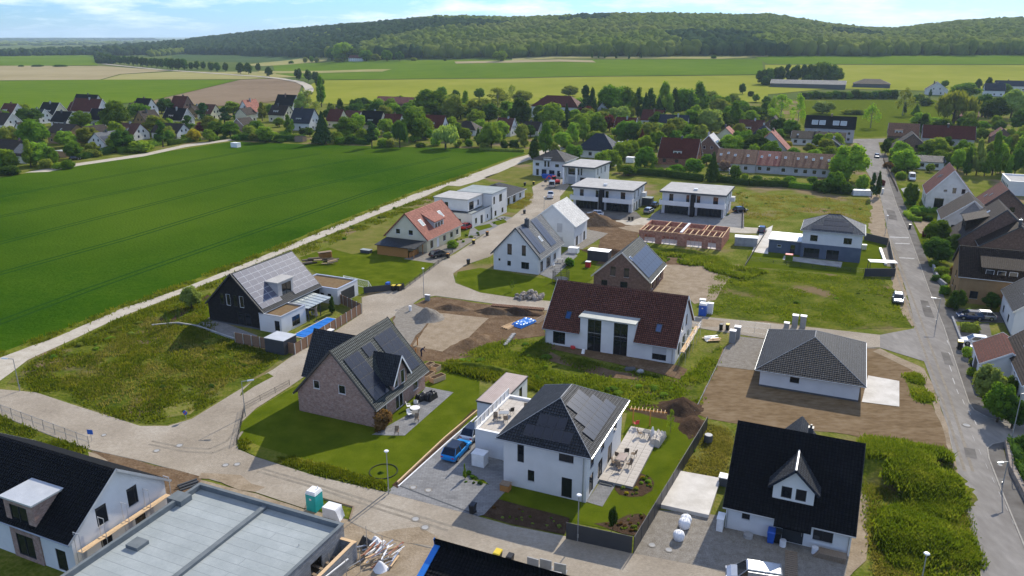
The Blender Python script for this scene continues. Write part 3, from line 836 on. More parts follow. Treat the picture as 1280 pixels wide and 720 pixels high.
drape('field_green_middle', [(340, 80), (430, 76.5), (700, 76), (880, 75), (952, 75), (955, 94), (640, 98), (400, 101), (345, 93)], FO, 'field_green')
drape('field_strip_pale', [(322, 89.5), (490, 87.5), (478, 90.5), (322, 92.5)], FO + .25, 'field_straw')
drape('field_strip_buff', [(568, 77.4), (740, 76.8), (745, 78.8), (570, 80.6)], FO + .25, 'field_tan')
drape('field_strip_track', [(640, 73.5), (900, 72), (960, 70), (960, 71.5), (900, 74.5), (640, 76)], FO + .1, 'field_straw')
drape('field_green_east', [(940, 70.5), (1500, 69.5), (1500, 82), (960, 81)], FO, 'field_green')
drape('field_lime_middle', [(398, 102), (640, 99), (960, 95), (960, 128), (700, 130), (520, 132), (392, 130), (378, 112)], FO, 'field_lime')
drape('field_lime_east', [(956, 82), (1500, 83), (1500, 122), (1200, 116), (1040, 112), (948, 120), (948, 95), (958, 94)], FO - .05, 'field_lime')
sheet('paddock', [(1000, 152), (1000, 126), (1160, 124), (1210, 132), (1205, 150), (1160, 166), (1080, 172), (1010, 164)], 2, 'lawn')
# the big crop field beside the estate, with tractor tracks
sheet('crop_field', [(-260, 268), (-100, 238), (0, 222), (75, 209.5), (180, 194), (290, 177), (400, 181), (520, 184), (650, 187), (656, 192), (640, 197.5), (600, 212.5), (520, 239.5), (420, 279), (320, 320), (225, 358), (150, 383.5), (75, 415), (0, 442), (-120, 492), (-400, 600)], 2, 'crop', amp=.35, step=3)
for T_ in (((-40, 352), (0, 342), (160, 298), (320, 249), (480, 213), (560, 196)), ((-60, 422), (0, 403), (115, 360.5), (320, 289), (460, 241), (595, 203)),
           ((-40, 313), (0, 304), (320, 222), (440, 200)), ((-40, 279), (0, 271), (320, 205), (400, 192)), ((-40, 252), (0, 246), (320, 187))):
 P = wpoly(T_)
 for sgn in (-1, 1):
  Q = []
  for k, p in enumerate(P):
   d = P[min(k + 1, len(P) - 1)] - P[max(k - 1, 0)]; n = Vector((-d.y, d.x, 0)).normalized(); Q.append(p + n * sgn * .95)
  tag(strip(MB(), Q, .62, .030, .040).build('tractor_track', 'crop_track'), kind='structure')
# verge and gravel track
sheet('crop_verge', [(0, 441), (75, 414), (150, 382.5), (225, 357), (320, 319), (420, 278), (520, 238.5), (600, 211.5), (640, 196.5), (640, 200), (600, 216), (520, 244), (420, 285), (320, 327), (225, 365), (150, 391), (75, 424), (0, 452), (-120, 500), (-120, 490)], 3, 'crop_verge', amp=.5)
sheet('gravel_track', [(-160, 510), (-60, 470), (0, 447.5), (75, 420), (150, 387), (225, 362), (320, 324), (420, 282), (520, 242), (600, 214.5), (640, 199), (700, 183), (706, 186), (655, 202), (612, 221), (596, 227), (575, 233), (560, 232), (525, 248.5), (470, 269), (420, 290), (320, 330), (230, 366), (150, 397), (75, 432), (35, 450), (14, 466), (0, 476), (-60, 520), (-160, 560)], 4, 'gravel_path', amp=.12)
sheet('village_lane', [(30, 216), (78, 207), (180, 192), (230, 181), (300, 172.5), (300, 174.5), (232, 184), (180, 195.5), (100, 207), (60, 215)], 4, 'gravel_path', amp=.1)
_p = wpoly([(384, 119), (387, 113), (384, 108), (374, 103.5), (352, 99.8), (325, 96.8), (300, 94.8), (268, 92.6), (200, 87.8), (130, 80.5)])
for a, b in zip(_p, _p[1:]):
 d = (b - a).normalized(); n = Vector((-d.y, d.x, 0)) * 4.0; k = max(1, int((b - a).length / 25)); f_ = MB()
 for i in range(k):
  q = [a.lerp(b, (i - .02) / k), a.lerp(b, (i + 1.02) / k)]
  f_.quad(*[(w.x, w.y, Tgrid(w.x, w.y) + .7) for w in (q[0] - n, q[1] - n, q[1] + n, q[0] + n)])
 tag(f_.build('far_road', 'gravel_path'), kind='structure')
# estate streets (paved)
sheet('estate_street', [(-60, 470), (0, 487), (45, 491), (90, 506), (175, 533), (210, 533), (240, 524), (297, 489), (320, 475), (342, 462), (370, 442), (393, 431), (453, 392), (452, 372), (506, 359), (545, 330), (570, 317), (610, 290), (640, 272), (652, 262), (667, 244), (665, 234), (680, 226), (700, 222), (712, 232), (700, 246), (700, 258), (684, 262), (650, 290), (612, 321), (582, 331), (566, 342), (569, 354), (600, 366), (640, 372), (690, 377), (760, 388), (877, 396), (960, 404), (1055, 414), (1100, 419),
  (1100, 435), (1085, 434), (960, 424), (877, 411), (760, 398), (690, 389), (640, 383), (545, 370), (527, 373), (492, 396), (440, 430), (362, 484), (320, 511), (300, 530), (297, 562), (320, 572), (395, 596), (482, 616), (597, 646), (640, 658), (707, 671), (790, 692), (915, 716), (1040, 748), (1040, 800), (700, 722), (640, 707), (545, 687), (470, 668), (437, 652), (442, 636), (395, 627), (380, 636), (320, 616), (250, 596), (180, 577), (112, 562), (60, 543), (0, 519), (-60, 500)], 5, 'paving')
sheet('far_lane', [(655, 202), (700, 186), (700, 180), (652, 197)], 5, 'gravel_path')
# main street on the right with pavement, side road
sheet('main_street', [(1075, 183), (1078, 200), (1082, 212), (1099, 242), (1103, 257), (1110, 292), (1120, 327), (1132, 361), (1144, 407), (1142, 411), (1100, 419), (1100, 435), (1155, 452), (1158, 460), (1167, 485), (1185, 535), (1200, 602), (1210, 645), (1225, 710), (1240, 790), (1330, 790), (1283, 690), (1252, 615), (1236, 574), (1234, 561), (1240, 556), (1262, 551), (1300, 549), (1300, 536), (1268, 531), (1236, 523), (1217, 513), (1211, 504), (1192, 447), (1180, 410), (1161, 362), (1146, 320), (1135, 290), (1122, 260), (1112, 230), (1101, 192), (1099, 183)], 5, 'asphalt')
sheet('main_street_far', [(1075, 183), (1099, 183), (1098, 178), (1130, 176), (1130, 173), (1060, 174), (1020, 177), (1022, 180), (1074, 179)], 5, 'asphalt')
sheet('pavement', [(1101, 192), (1112, 230), (1122, 260), (1135, 290), (1146, 320), (1161, 362), (1180, 410), (1192, 447), (1211, 504), (1217, 512), (1236, 522), (1268, 530), (1300, 535), (1300, 532), (1262, 524), (1236, 510), (1224, 495), (1208, 440), (1190, 402), (1177, 362), (1156, 318), (1145, 290), (1132, 258), (1121, 230), (1108, 192)], 7, 'asphalt_dark')
sheet('pavement', [(1252, 615), (1236, 574), (1234, 561), (1240, 556), (1262, 551), (1300, 549), (1300, 551), (1262, 555), (1254, 562), (1262, 590), (1290, 650), (1330, 740), (1330, 790), (1283, 690)], 7, 'asphalt_dark')
kerb([(1101, 192), (1112, 230), (1122, 260), (1135, 290), (1146, 320), (1161, 362), (1180, 410), (1192, 447), (1211, 504), (1217, 513), (1236, 523), (1268, 531), (1300, 536)], .16, .12)
kerb([(1300, 549), (1262, 551), (1240, 556), (1234, 561), (1236, 574), (1252, 615), (1283, 690), (1320, 775)], .16, .12)
kerb([(1185, 535), (1200, 602), (1210, 645), (1225, 710), (1236, 765)], .14, .05)
kerb([(0, 487), (45, 491), (90, 506), (175, 533), (210, 533), (240, 524), (297, 489), (342, 462)], .1, .04, 'kerb')
kerb([(300, 530), (297, 562), (320, 572), (395, 596), (482, 616)], .1, .05)
kerb([(437, 652), (470, 668), (545, 687), (640, 707), (700, 722)], .12, .05)
kerb([(0, 519), (60, 543), (112, 562), (180, 577), (250, 596)], .12, .06)
kerb([(545, 370), (640, 383), (690, 389)], .1, .05)
kerb([(690, 377), (640, 372), (600, 366), (569, 354), (566, 342), (582, 331), (612, 321), (650, 290)], .1, .05)
kerb([(877, 411), (960, 424), (1085, 434)], .1, .05); kerb([(877, 396), (960, 404), (1055, 414)], .1, .05)
sheet('verge_soil', [(1132, 361), (1120, 327), (1110, 292), (1103, 257), (1099, 242), (1086, 246), (1090, 262), (1085, 285), (1112, 330), (1118, 362), (1130, 395), (1140, 409), (1144, 407)], 4, 'sand', amp=.6)
sheet('verge_soil', [(1100, 436), (1155, 461), (1167, 485), (1185, 535), (1200, 602), (1225, 710), (1222, 712), (1196, 602), (1180, 540), (1160, 492), (1146, 466), (1092, 440)], 4, 'sand', amp=.35)
# painted marks: dashes and manhole rings
def mark(pts): sheet('road_marking', pts, 6.2, 'road_paint')
for a, b, w_ in (((1183, 426), (1187, 434), 1.8), ((1185, 441), (1187, 444), 1.2), ((1190, 473), (1193, 481), 1.2), ((1186, 457), (1189, 465), 1.0)):
 mark([a, b, (b[0] + w_, b[1]), (a[0] + w_, a[1])])
for a, b in (((1112, 296), (1136, 297)), ((1124, 322), (1143, 323)), ((1119, 304), (1137, 304.6))):
 mark([a, b, (b[0], b[1] + 1.1), (a[0], a[1] + 1.1)])
for k in range(9):
 x0, y0 = 1215 + k * 8.2, 545 + k * 17.5
 mark([(x0, y0), (x0 + 3, y0 + 6.5), (x0 + 3.5, y0 + 6.5), (x0 + .5, y0)])
for k in range(4):
 x0, y0 = 1196 + k * 7.5, 487 + k * 13
 mark([(x0 - 1, y0), (x0 + 1.5, y0 + 6), (x0 + 2.4, y0 + 6), (x0, y0)])
for pts in ([(1108, 262), (1118, 264), (1122, 276), (1111, 274)], [(1150, 375), (1160, 377), (1168, 398), (1156, 396)], [(1176, 440), (1186, 442), (1192, 458), (1181, 456)], [(1205, 560), (1219, 562), (1222, 574), (1207, 572)], [(1090, 215), (1099, 216), (1103, 226), (1093, 225)]):
 sheet('asphalt_patch', pts, 6.0, 'asphalt_dark', amp=.1)
for T_ in (((190, 552), (230, 560), (262, 562), (284, 552), (296, 536)), ((186, 556), (230, 565), (266, 567), (292, 556), (303, 540)), ((322, 590), (400, 612), (470, 636), (560, 664)), ((326, 586), (402, 608), (474, 631), (566, 659)), ((1106, 300), (1124, 352), (1150, 425), (1178, 500), (1206, 590)), ((1114, 300), (1133, 352), (1160, 425), (1188, 500), (1216, 590))):
 tag(strip(MB(), wpoly(T_), .32, .072, .0765).build('tyre_track', 'tyre_mark'), kind='structure')
for pts in ([(470, 668), (520, 660), (545, 672), (560, 690), (545, 687)], [(770, 284), (800, 281), (830, 287), (800, 292)], [(878, 398), (905, 402), (900, 410), (880, 408)], [(250, 592), (300, 596), (330, 612), (320, 615), (252, 597)]):
 sheet('mud_smear', pts, 6.1, 'sand', amp=.8)
# plots -------------------------------------------------------------
sheet('meadow_west', [(8, 480), (24, 465), (40, 451), (78, 434), (152, 399), (232, 368), (262, 372), (255, 392), (300, 430), (352, 444), (366, 441), (338, 460), (318, 472), (296, 487), (238, 522), (210, 531), (176, 531), (92, 505), (46, 489)], 2, 'wild_grass', amp=.35)
sheet('soil_patch', [(196, 500), (222, 484), (262, 480), (280, 490), (236, 520), (205, 522)], 3, 'meadow', amp=.9)
sheet('garden_west', [(236, 380), (262, 366), (270, 375), (262, 402), (285, 418), (296, 424), (290, 428), (226, 412), (188, 408), (205, 396)], 4, 'lawn', amp=.2)
sheet('bed_west', [(186, 407), (202, 398), (212, 402), (226, 388), (246, 377), (260, 368), (263, 371), (240, 386), (222, 400), (212, 410)], 5, 'soil_dark', amp=.25)
sheet('terrace_west', [(247, 406), (262, 397), (322, 420), (312, 432), (296, 426)], 6, 'paving_grey')
sheet('grass_corner', [(342, 471), (318, 484), (300, 496), (303, 489), (320, 474), (335, 467)], 6, 'wild_grass', amp=.1)
sheet('lawn_brick_house', [(300, 532), (318, 514), (362, 487), (430, 450), (520, 452), (556, 463), (600, 470), (598, 500), (590, 528), (560, 550), (496, 607), (484, 615), (395, 593), (320, 570), (299, 560)], 4, 'lawn', amp=.05)
sheet('terrace_brick_house', [(465, 544), (508, 520), (532, 484), (567, 491), (506, 545), (490, 545)], 6, 'paving_grey')
sheet('verge_rough', [(320, 571), (299, 560), (301, 548), (330, 560), (400, 580), (482, 602), (488, 612), (484, 615), (395, 593)], 5, 'crop_verge', amp=.15)
sheet('building_plot', [(488, 400), (497, 388), (545, 371), (640, 385), (680, 391), (682, 420), (640, 425), (590, 445), (548, 455), (520, 450), (500, 425)], 4, 'soil', amp=.5)
sheet('gravel_bed', [(545, 391), (611, 398), (565, 442), (516, 433)], 5, 'sand', amp=.15)
sheet('building_plot', [(497, 388), (516, 380), (545, 390), (524, 415), (512, 432), (500, 420), (490, 402)], 5.5, 'gravel', amp=.6)
sheet('rough_ground', [(556, 452), (600, 432), (640, 423), (682, 425), (760, 458), (860, 470), (900, 432), (905, 436), (880, 500), (868, 520), (790, 518), (700, 486), (600, 470), (560, 462)], 3, 'wild_grass', amp=.4)
sheet('rough_soil', [(598, 470), (640, 462), (670, 478), (700, 480), (690, 484), (640, 486), (604, 474)], 4, 'meadow', amp=.5)
sheet('soil_strip', [(780, 506), (840, 505), (872, 520), (874, 545), (862, 550), (850, 530), (800, 517), (782, 514)], 4, 'soil_dark', amp=.4)
sheet('soil_strip', [(674, 430), (700, 446), (760, 462), (850, 476), (848, 482), (750, 470), (690, 452), (664, 440)], 4.5, 'soil', amp=.4)
sheet('drive_grey', [(482, 616), (498, 604), (560, 550), (592, 528), (600, 520), (640, 600), (640, 606), (605, 644), (597, 646)], 6, 'paving_grey')
sheet('edging_bed', [(490, 607), (556, 548), (592, 512), (596, 514), (562, 551), (497, 611)], 6.5, 'soil_dark')
sheet('front_lawn', [(632, 606), (744, 632), (738, 655), (712, 650), (616, 622), (630, 606)], 5, 'lawn')
sheet('front_bed', [(612, 622), (712, 648), (706, 669), (640, 656), (600, 644)], 5.5, 'soil_dark', amp=.05)
sheet('garden_white_house', [(708, 655), (735, 632), (776, 560), (784, 516), (862, 520), (880, 530), (868, 560), (806, 650), (792, 668), (710, 652)], 4, 'lawn')
sheet('path_slab', [(733, 628), (752, 600), (770, 606), (753, 634)], 6, 'paving_grey')
sheet('oval_bed', [(768, 612), (772, 602), (784, 594), (800, 592), (812, 596), (818, 604), (815, 614), (803, 621), (788, 622), (774, 619)], 5, 'soil_dark')
sheet('curved_bed', [(742, 655), (768, 652), (785, 644), (804, 642), (810, 647), (794, 670), (780, 668)], 5, 'soil_dark')
sheet('lawn_strip', [(588, 600), (612, 607), (604, 600)], 6.6, 'lawn')
# right of the dark fence
sheet('gravel_yard', [(822, 638), (850, 640), (905, 645), (905, 660), (1065, 694), (1060, 740), (915, 716), (792, 692)], 5, 'gravel', amp=.1)
sheet('dry_lawn', [(850, 590), (884, 528), (905, 530), (918, 540), (905, 600), (900, 596), (860, 590)], 4, 'lawn_dry', amp=.15)
sheet('side_gravel', [(1063, 690), (1078, 600), (1086, 622), (1088, 660), (1082, 700), (1056, 730)], 5, 'sand', amp=.2)
sheet('wild_plot', [(1070, 562), (1083, 545), (1180, 565), (1204, 630), (1223, 712), (1160, 760), (1060, 740), (1088, 690), (1090, 640), (1080, 605)], 3, 'meadow', amp=.2)
sheet('tilled_plot', [(905, 435), (925, 421), (960, 424), (1085, 434), (1100, 437), (1140, 460), (1165, 507), (1183, 540), (1187, 570), (1120, 555), (1040, 540), (960, 535), (884, 524), (868, 517)], 4, 'soil_tilled', amp=.3)
sheet('green_patch', [(1133, 470), (1146, 468), (1166, 500), (1166, 507), (1150, 504), (1138, 498)], 5, 'wild_grass', amp=.3)
sheet('gravel_pad', [(925, 421), (960, 425), (990, 430), (948, 464), (896, 458), (905, 436)], 6, 'gravel')
sheet('gravel_pad_edge', [(1085, 434), (1100, 436), (1070, 436)], 6, 'gravel')
# upper plots
sheet('meadow_mid', [(893, 345), (935, 335), (1100, 348), (1118, 362), (1132, 398), (1140, 410), (1050, 412), (960, 402), (880, 394), (880, 370)], 3, 'wild_grass', amp=.4)
sheet('sandy_plot', [(830, 325), (860, 327), (920, 335), (910, 350), (895, 375), (868, 380), (860, 372), (810, 366), (826, 345)], 4, 'sand', amp=.5)
sheet('meadow_upper', [(915, 238), (930, 226), (1010, 234), (1090, 246), (1092, 262), (1086, 285), (1010, 268), (970, 283), (930, 284), (935, 255)], 3, 'meadow', amp=.4)
sheet('lawn_blue_house', [(572, 340), (600, 335), (690, 350), (735, 360), (690, 378), (600, 366), (570, 352)], 4, 'lawn')
sheet('lawn_blue_house', [(676, 352), (720, 312), (760, 318), (745, 330), (740, 350), (715, 362)], 4.5, 'lawn')
sheet('terrace_blue_house', [(671, 342), (710, 312), (722, 320), (690, 349)], 6, 'paving_grey')
sheet('yard_white_house', [(716, 300), (734, 287), (760, 292), (728, 312), (712, 310)], 5, 'gravel', amp=.2)
sheet('soil_yard', [(720, 268), (800, 272), (800, 285), (790, 330), (740, 330), (750, 300), (735, 285)], 4, 'soil', amp=.5)
sheet('soil_yard', [(780, 315), (912, 330), (920, 336), (860, 332), (800, 330), (770, 322)], 4.5, 'soil', amp=.4)
sheet('lawn_yellow_house', [(375, 322), (410, 310), (472, 280), (485, 320), (560, 323), (504, 357), (452, 368), (430, 360), (385, 335)], 4, 'lawn')
sheet('lawn_dry_yellow', [(410, 310), (440, 292), (482, 272), (490, 282), (480, 312), (440, 318)], 5, 'lawn_dry', amp=.2)
sheet('yard_yellow_house', [(505, 324), (530, 312), (560, 305), (590, 296), (606, 292), (565, 318), (546, 330)], 5, 'gravel', amp=.1)
sheet('yard_modern', [(588, 286), (627, 270), (640, 272), (608, 292), (585, 296)], 5.5, 'paving_grey')
sheet('front_lawn_modern', [(592, 284), (612, 280), (616, 284), (598, 289)], 6.2, 'lawn')
sheet('front_lawn_modern', [(614, 278), (630, 274), (634, 278), (622, 282)], 6.2, 'lawn')
sheet('green_island', [(630, 262), (648, 240), (664, 240), (668, 250), (655, 264), (640, 266)], 4, 'meadow', amp=.3)
sheet('lawn_north', [(605, 222), (640, 210), (666, 212), (690, 226), (664, 232), (640, 228)], 4, 'lawn_dry', amp=.2)
sheet('yard_twin_left', [(712, 262), (716, 256), (795, 265), (802, 272), (790, 276), (740, 272)], 5, 'asphalt_dark', amp=.2)
sheet('yard_twin_right', [(815, 268), (826, 262), (908, 270), (930, 258), (930, 286), (905, 283), (812, 274)], 5, 'paving_grey')
sheet('lane_twin', [(800, 272), (812, 273), (930, 284), (962, 286), (962, 292), (930, 292), (800, 283), (770, 280), (770, 276)], 5.5, 'gravel_path', amp=.1)
sheet('meadow_behind', [(790, 218), (840, 210), (930, 222), (925, 232), (915, 226), (840, 222), (822, 226), (815, 260), (806, 240)], 3.5, 'meadow', amp=.2)
sheet('garden_grey_house', [(935, 316), (950, 303), (1000, 300), (1076, 300), (1108, 303), (1116, 345), (1080, 346), (1000, 338), (932, 334)], 5, 'lawn')
sheet('terrace_grey_house', [(980, 320), (1053, 328), (1051, 335), (978, 325)], 6.4, 'concrete_grey')
sheet('drive_grey_house', [(940, 315), (950, 290), (966, 282), (962, 300), (960, 318)], 6.4, 'concrete')
# right-hand gardens
sheet('garden_right', [(1108, 194), (1121, 230), (1150, 240), (1200, 262), (1210, 300), (1180, 330), (1156, 318), (1145, 290), (1132, 258), (1121, 230)], 3, 'lawn')
sheet('drive_right', [(1126, 236), (1146, 232), (1150, 238), (1132, 246)], 5, 'concrete_grey')
sheet('drive_right', [(1140, 274), (1176, 280), (1200, 296), (1150, 292)], 5, 'sand')
sheet('yard_right', [(1177, 384), (1260, 392), (1260, 404), (1190, 402)], 5, 'asphalt_dark')
sheet('yard_right', [(1192, 408), (1236, 404), (1250, 470), (1214, 444)], 5, 'asphalt_dark')
sheet('garden_right', [(1262, 556), (1300, 548), (1360, 640), (1330, 720), (1290, 650), (1262, 590)], 3, 'lawn')
sheet('soil_foreground', [(250, 600), (320, 618), (380, 637), (394, 628), (442, 637), (437, 653), (470, 669), (545, 688), (640, 708), (700, 723), (700, 780), (250, 780), (100, 700), (110, 565), (180, 579)], 4, 'sand', amp=.1)
sheet('meadow_south', [(-60, 505), (0, 521), (60, 545), (110, 564), (112, 572), (60, 600), (-60, 600)], 4, 'wild_grass')
sheet('soil_foreground', [(112, 563), (180, 578), (250, 597), (250, 640), (160, 590)], 4.5, 'soil', amp=.3)
sheet('lawn_bottom', [(700, 708), (728, 714), (722, 740), (690, 740)], 5, 'lawn')
# ------------------------------------------------------------------ buildings of the estate
RT = -23.5
UX = Vector((math.cos(R(RT)), math.sin(R(RT)), 0)); VX = Vector((-UX.y, UX.x, 0))
def EA(px, py, z, oe=.45, og=.25):
 """front-left base corner from the front-left eave corner seen at px, py"""
 p = at(px, py, z); p.z = 0
 return tuple((p + UX * oe + VX * og).to_tuple()[:2])
def FR(px, py, w, rot=RT):
 """front-left corner from the front-right base corner"""
 p = at(px, py); r = R(rot)
 return (p.x - w * math.cos(r), p.y - w * math.sin(r))
def lw(H, x, y, z=0):   # local to world
 r = H.rot
 return Vector((H.A.x + x * math.cos(r) - y * math.sin(r), H.A.y + x * math.sin(r) + y * math.cos(r), z))
# white villa with black hipped roof (centre foreground)
villa = House('house', 'white two storey villa with black hipped solar roof and slab terrace on its right', (-.9, 73.2), 9.3, 13.0, RT, 5.7, 9.0, 'hip', 'plaster_white', 'tile_anthracite', oe=.62, frame='frame_dark', world=True, cap='concrete_grey',
 wins={'F': [(1.6, 3.1, .75, 2.15), (2.8, 1.1, .75, 1.3), (6.25, 4.3, 1.6, .95), (6.6, .15, 1.15, 2.3)],
          'R': [(1.0, .3, 1.4, 2.2, 'p'), (4.0, .3, 1.6, 2.2, 'p'), (7.6, .3, 1.6, 2.2, 'p'), (1.2, 3.3, 1.2, 1.8), (4.8, 3.3, 1.3, 1.8), (9.6, 3.3, 1.3, 1.8)],
          'L': [(1.2, 3.3, 1.2, 1.8), (8.5, 3.4, 1.1, 1.7)]})
villa.solar('F', .65, .9, 9, 3, 1.05, 1.45, m='solar_cell')
villa.solar('R', 1.6, .8, 11, 3, 1.05, 1.5, m='solar_grey', skip=((0, 0), (0, 1), (2, 2)))
villa.downpipe(8.95, -.09)
gar = House('garage', 'white flat roofed garage with a roof terrace built against the white villa', tuple(lw(villa, -5.5, 4.3))[:2], 5.46, 9.6, RT, 3.1, None, 'flat', 'plaster_white', 'terrace_slab', parapet=.22, cat='garage', world=True, fascia='white_paint', wins={'F': [(3.6, 1.9, .7, 1.1)], 'L': [(5.4, 0.05, 2.6, 2.2, 'g')]})
pav = House('annexe', 'low annexe with a reddish brown sheet roof behind the white garage', tuple(lw(villa, -8.6, 11.2))[:2], 3.0, 9.0, RT, 3.0, 3.18, 'flat', 'plaster_white', 'sheet_brown', parapet=0, oe=.12, cat='annexe', world=True, fascia='gutter_dark', wins={'R': [(6.3, .3, 1.0, 2.2)]}, plinth=False)
# brick house with dormers
brick = House('house', 'pinkish brick house with steep slate grey roof, two dormer gables and rows of solar panels', (-27.4, 90.3), 11.5, 12.4, RT, 2.9, 9.2, 'y', 'brick_pink', 'tile_slate', oe=.5, og=.35, frame='frame_white', world=True, cut=None, verge='gutter_dark',
 wins={'F': [(2.55, 3.7, .95, 1.15), (6.35, 3.7, 1.05, 1.2)], 'R': [(1.4, .9, 1.4, 1.3), (4.9, .1, 1.8, 2.2, 'p'), (9.3, .9, 1.3, 1.3)]})
brick.dormer('R', 4.25, 3.5, 2.6, 4.7, 5.2, 'gable', 7.3, 'brick_pink', 'tile_anthracite', wins=((.45, .6 + 2.6, .95, 1.9), (2.05, .6 + 2.6, .95, 1.9)), fm='frame_white', inset=-.03, over=.5, verge='white_paint')
brick.dormer('L', 3.6, 5.6, 2.6, 4.4, 6.2, 'gable', 9.0, 'brick_pink', 'tile_anthracite', wins=((1.3, 3.2, 1.1, 1.4), (3.2, 3.2, 1.1, 1.4)), fm='frame_white', inset=-.8, over=.6)
brick.solar('R', .9, 1.0, 3, 4, 1.05, 1.62, m='solar_cell')
brick.solar('R', 8.0, 1.4, 4, 4, 1.05, 1.62, m='solar_cell', skip=((0, 0),))
brick.solar('R', 4.9, 6.0, 2, 1, 1.05, 1.62, m='solar_cell')
# semi-detached white house with dark red-brown roof
semi = House('house', 'long white double house with red brown tiled roof and two tall dark stairwell windows', (5.2, 113.3), 20.4, 12.2, RT, 3.0, 8.6, 'x', 'plaster_white', 'tile_brown', oe=.55, og=.3, world=True, verge='white_paint', cut=('F', 6.0, 14.5, 4.0),
 wins={'F': [(1.3, .35, 2.0, 2.0), (6.9, 0, 2.15, 2.997, 'o'), (11.0, 0, 2.15, 2.997, 'o'), (17.0, .3, 2.1, 2.1, 'h')], 'R': [(2.0, .4, 1.2, 2.1), (5.0, .4, 2.2, 2.1), (8.8, .9, 1.2, 1.3), (3.8, 3.6, 1.2, 1.8), (6.8, 3.6, 1.2, 1.8)]})
dd = MB(); wall_face(dd, (5.7, -.002), (1, 0), [(0, 5.3), (8.5, 5.3)], [(1.2, 3.0, 2.15, 2.2), (5.3, 3.0, 2.15, 2.2)], 3.0)
dd.quad((5.7, 3.2, 3), (5.7, 0, 3), (5.7, 0, 5.3), (5.7, 3.2, 5.3)); dd.quad((14.2, 0, 3), (14.2, 3.2, 3), (14.2, 3.2, 5.3), (14.2, 0, 5.3))
dd = dd.build('dormer', 'plaster_white', semi.root)
MB().box(5.5, -.35, 5.303, 14.4, 3.4, 5.5).build('dormer_roof', 'sheet_zinc', dd)
for x in (6.9, 11.0):
 t_ = MB().box(x, .06, .02, x + .08, .12, 5.15).box(x + 2.07, .06, .02, x + 2.15, .12, 5.15).box(x + 1.03, .06, .02, x + 1.12, .12, 5.15)
 for z in (.02, 2.35, 2.75, 5.08): t_.box(x + .083, .058, z, x + 2.067, .122, z + .08)
 o = t_.build('stairwell_window', 'frame_dark', semi.root)
 for i in range(2):
  for z0, z1 in ((.1, 2.35), (2.43, 2.75), (2.83, 5.08)):
   MB().box(x + .085 + i * 1.035, .085, z0 + .002, x + 1.028 + i * 1.035, .1, z1 - .002).build('pane', 'glass', o)
semi.skylight('F', 3.1, 2.2, .9, 1.4, 'glass_blue'); semi.skylight('F', 17.3, 2.2, .9, 1.4, 'glass_blue')
semi.downpipe(.12, -.09); semi.downpipe(20.0, -.09)
# bungalow with hipped roof
bung = House('house', 'white single storey bungalow with a wide dark grey hipped roof on bare tilled soil', (34.1, 97.8), 12.6, 15.4, RT, 2.6, 5.9, 'hip', 'plaster_white', 'tile_anthracite', oe=.65, world=True, cap='concrete_grey',
 wins={'F': [(3.9, 1.3, 1.2, .8)], 'R': [(2, .3, 1.6, 2.1, 'p'), (6.5, .8, 1.5, 1.3), (11, .8, 1.5, 1.3)], 'L': [(5, .8, 1.4, 1.3)]})
# black-roofed house lower right
dark = House('house', 'white house with a large plain black roof and a pointed dormer gable with two windows', (20.9, 65.3), 11.3, 12.0, RT, 2.85, 8.6, 'x', 'plaster_white', 'tile_black', oe=.5, og=.3, world=True, verge='gutter_dark',
 wins={'F': [(1.5, 1.5, .75, .65), (5.3, .1, 1.9, 2.3, 'd'), (8.0, 1.0, 1.75, 1.2)], 'R': [(2, .5, 1.4, 2), (6, .5, 2, 2)], 'L': [(3, 1, 1.2, 1.2)]})
dark.dormer('F', 4.0, 3.7, 3.9, 5.6, 3.6, 'gable', 7.4, 'plaster_white', 'tile_anthracite', wins=((.75, 4.2, .95, 1.2), (2.05, 4.2, .95, 1.2)), inset=.9, over=.45, cap='alu', verge='tile_navy')
MB().hexa([(4.5, -1.45, 2.35), (7.8, -1.45, 2.35), (7.8, -.35, 2.62), (4.5, -.35, 2.62)], [(4.5, -1.45, 2.5), (7.8, -1.45, 2.5), (7.8, -.35, 2.95), (4.5, -.35, 2.95)]).build('porch_roof', 'tile_black', dark.root)
dark.chimney(6.6, 7.4, 8.75, .45, 'plinth')
dark.downpipe(.15, -.1); dark.downpipe(11.1, -.1)
dark.dormer('B', 4, 3.4, 3.2, 5.6, 4.2, 'gable', 7.6, 'plaster_white', 'tile_anthracite', wins=((1.0, 3.6, 1.3, 1.4),), inset=.4, over=.3)
# bottom-left house under scaffold
bl = House('house', 'white house with black roof and scaffolding on its gable beside a grey flat roof', FR(98, 722, 19.0), 19.0, 10.4, RT, 4.0, 8.0, 'x', 'plaster_white', 'tile_black', oe=.5, og=.35, world=True, verge='alu',
 wins={'R': [(2.7, 3.5, 1.15, 1.9), (6.1, 3.5, 1.15, 1.9), (2.7, .3, 1.2, 2.1), (6.5, .3, 1.2, 2.1)], 'F': [(16.6, .2, 1.3, 2.2), (11.8, .3, 2.2, 2.2), (5, .8, 2, 1.4)]})
bl.dormer('F', 10.9, 3.9, .02, 6.3, 5.0, 'flat', None, 'brick_pink', 'sheet_light', wins=((.7, 3.7, 2.3, 2.1), (.7, .4, 2.3, 2.3)), inset=-.12, over=.2)
